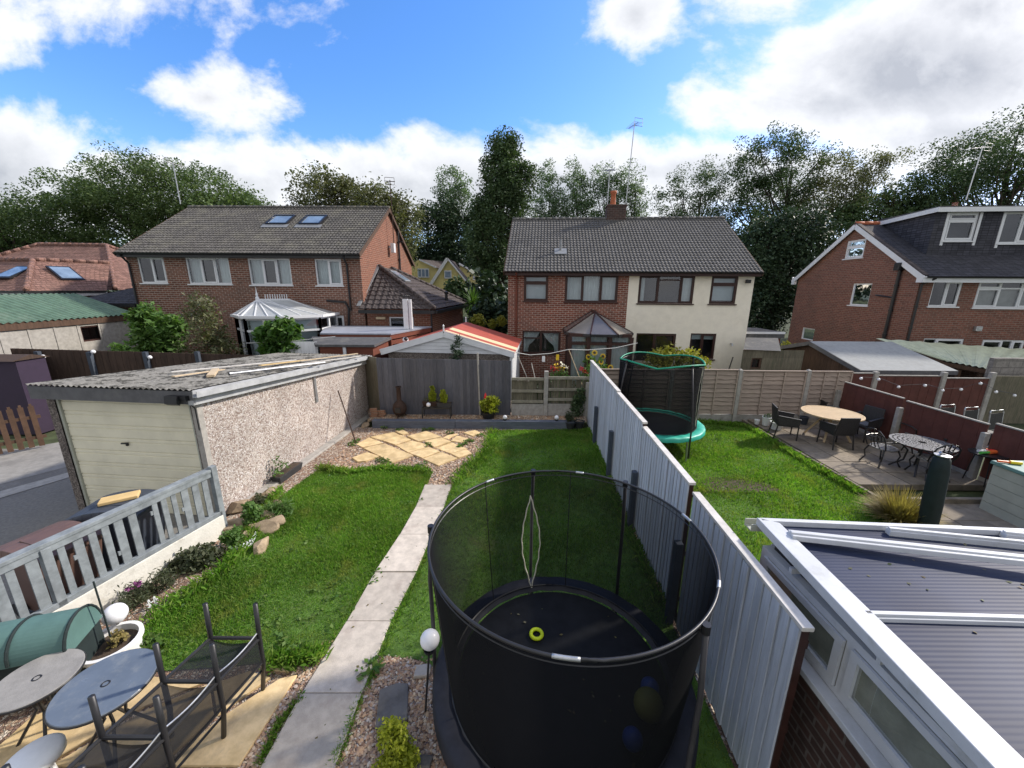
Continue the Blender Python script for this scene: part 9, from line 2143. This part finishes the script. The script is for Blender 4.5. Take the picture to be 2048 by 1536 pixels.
# ------------------------------------------------------------------ turf, gravel, weeds
def ground_cover():
    path_ex = [tuple(G(u, v).xy) for u, v in ((849, 971), (830, 1015), (798, 1072), (748, 1147), (692, 1245), (602, 1391), (525, 1536), (676, 1536), (727, 1391), (785, 1245), (835, 1147), (867, 1072), (891, 1015), (906, 971))]
    soil_ex = [tuple(p) for p in g2([(1400, 968), (1470, 962), (1540, 968), (1565, 985), (1500, 986), (1420, 984)])]
    stuff(blades('grass', LAWN_L, 80000, .045, .0072, M['grass'], 1, excl=[path_ex])); stuff(blades('grass', LAWN_R, 90000, .042, .0072, M['grass'], 2, excl=[path_ex])); stuff(blades('grass', [tuple(p) for p in g2([(1385, 965), (1420, 955), (1470, 956), (1530, 960), (1580, 985), (1575, 998), (1500, 990), (1400, 990)])], 1500, .06, .008, M['grass'], 5)); stuff(blades('grass', LAWN_N, 110000, .045, .0075, M['grass'], 3, excl=[soil_ex]))
    rg = np.random.default_rng(12); P = []
    for poly, n in ((LAWN_L, 130), (LAWN_R, 90), (LAWN_N, 150)):
        A = np.array(poly); lo, hi = A.min(0), A.max(0); x = rg.uniform(lo[0], hi[0], n * 3); y = rg.uniform(lo[1], hi[1], n * 3); k = in_poly(x, y, poly); P.append(np.stack([x[k][:n], y[k][:n], np.full(k.sum(), .03)[:n]], 1))
    stuff(fast_mesh('weeds', clumps_to_quads(rg, np.concatenate(P), .10, 9, .055, up=1.5, flat=.35), 4, M['weed']))
    # longer edge grass along the path and at the edges
    def edge(name, pts, n, h, w, seed, spread=.07):
        P = [G(*p) for p in pts]; rg = np.random.default_rng(seed); segs = list(zip(P, P[1:])); Ls = np.array([(b - a).length for a, b in segs]); idx = rg.choice(len(segs), n, p=Ls / Ls.sum()); f = rg.uniform(0, 1, n)
        a = np.array([segs[i][0][:2] for i in idx]); b = np.array([segs[i][1][:2] for i in idx]); q = a + (b - a) * f[:, None] + rg.normal(0, spread, (n, 2)) * (0.5 + .5 * np.sin(f * 20 + idx)[:, None] ** 2)
        th = rg.uniform(0, 6.28, n); tl = rg.uniform(0, 6.28, n); hh = h * rg.uniform(.5, 1.4, n); ln = hh * rg.uniform(.3, .9, n); z = np.full(n, .01)
        A_ = np.stack([q[:, 0] - np.cos(th) * w / 2, q[:, 1] - np.sin(th) * w / 2, z], 1); B_ = np.stack([q[:, 0] + np.cos(th) * w / 2, q[:, 1] + np.sin(th) * w / 2, z], 1)
        C_ = np.stack([q[:, 0] + np.cos(tl) * ln * .45 + np.cos(th) * w * .4, q[:, 1] + np.sin(tl) * ln * .45 + np.sin(th) * w * .4, z + hh * .65], 1); D__ = np.stack([q[:, 0] + np.cos(tl) * ln, q[:, 1] + np.sin(tl) * ln, z + hh * .9], 1)
        stuff(fast_mesh(name, np.stack([A_, B_, C_, D__], 1).reshape(-1, 3), 4, M['grass']))
    edge('grass', [(858, 945), (826, 1015), (745, 1147), (688, 1245), (640, 1318)], 1100, .05, .008, 21, .03); edge('grass', [(908, 972), (893, 1015), (838, 1150), (789, 1250), (756, 1330), (731, 1390)], 1300, .055, .008, 22, .03)
    edge('grass', [(985, 862), (978, 895), (935, 942), (905, 970)], 1200, .12, .012, 23, .12); edge('grass', [(640, 938), (700, 948), (760, 940), (860, 945)], 1600, .12, .011, 24); edge('grass', [(1182, 862), (1210, 935), (1232, 1010), (1270, 1090), (1330, 1220)], 1800, .14, .010, 25)
    edge('grass', [(605, 1395), (560, 1450), (520, 1530)], 600, .05, .008, 26, .03); edge('grass', [(545, 1330), (600, 1325), (640, 1312)], 700, .12, .010, 27); edge('grass', [(720, 1400), (690, 1480), (670, 1530)], 400, .05, .008, 28, .03)
    edge('grass', [(1400, 846), (1496, 856), (1582, 910), (1722, 992)], 2600, .13, .012, 29); edge('grass', [(560, 985), (505, 1075), (440, 1150), (300, 1245)], 1500, .13, .010, 30, .1)
    # single weeds in the gravel
    rg = np.random.default_rng(15); pts = np.array([list(G(*p)) for p in [(768, 924), (772, 930), (760, 920), (836, 938), (846, 930), (826, 943), (712, 884), (706, 890), (930, 888), (922, 893), (940, 884), (770, 856), (800, 862), (850, 862), (862, 860), (990, 870), (960, 872), (900, 868), (858, 892), (600, 1300), (560, 1290), (575, 1315), (730, 1345), (745, 1340), (940, 942), (932, 930), (950, 925), (925, 950)]])
    stuff(fast_mesh('weeds', clumps_to_quads(rg, pts + np.array([0, 0, .04]), .14, 26, .085, up=1.2, flat=.4), 4, M['weed']))
    # stones near the camera
    near = [tuple(G(u, v).xy) for u, v in ((600, 1318), (690, 1250), (720, 1330), (770, 1310), (880, 1320), (900, 1536), (830, 1700), (560, 1700), (330, 1536), (480, 1536), (590, 1352), (520, 1345), (545, 1325))]
    tan_ex = [tuple(G(u, v).xy) for u, v in ((525, 1343), (596, 1352), (540, 1440), (478, 1536), (380, 1640), (100, 1640), (100, 1400))]
    tram_ex = [(TC[0] + 1.0 * math.cos(a), TC[1] + 1.0 * math.sin(a)) for a in np.linspace(0, 6.28, 24)]
    stuff(stones('gravel_stones', near, 5200, .020, M['stones'], 31, excl=[path_ex, tan_ex, tram_ex]))
    farp = [tuple(G(u, v).xy) for u, v in ((745, 862), (985, 864), (978, 895), (935, 942), (900, 972), (855, 972), (862, 944), (760, 938), (640, 937), (690, 900))]
    stuff(stones('gravel_stones', farp, 4200, .030, M['stones'], 32, excl=[[tuple(G(*zpx(*q)).xy) for q in f] for f in FLAGS]))
    stuff(stones('gravel_stones', [(-4.2, 11.34), (2.2, 11.34), (2.2, 11.8), (-4.2, 11.8)], 2200, .030, M['stones'], 33, z=.2))
ground_cover()
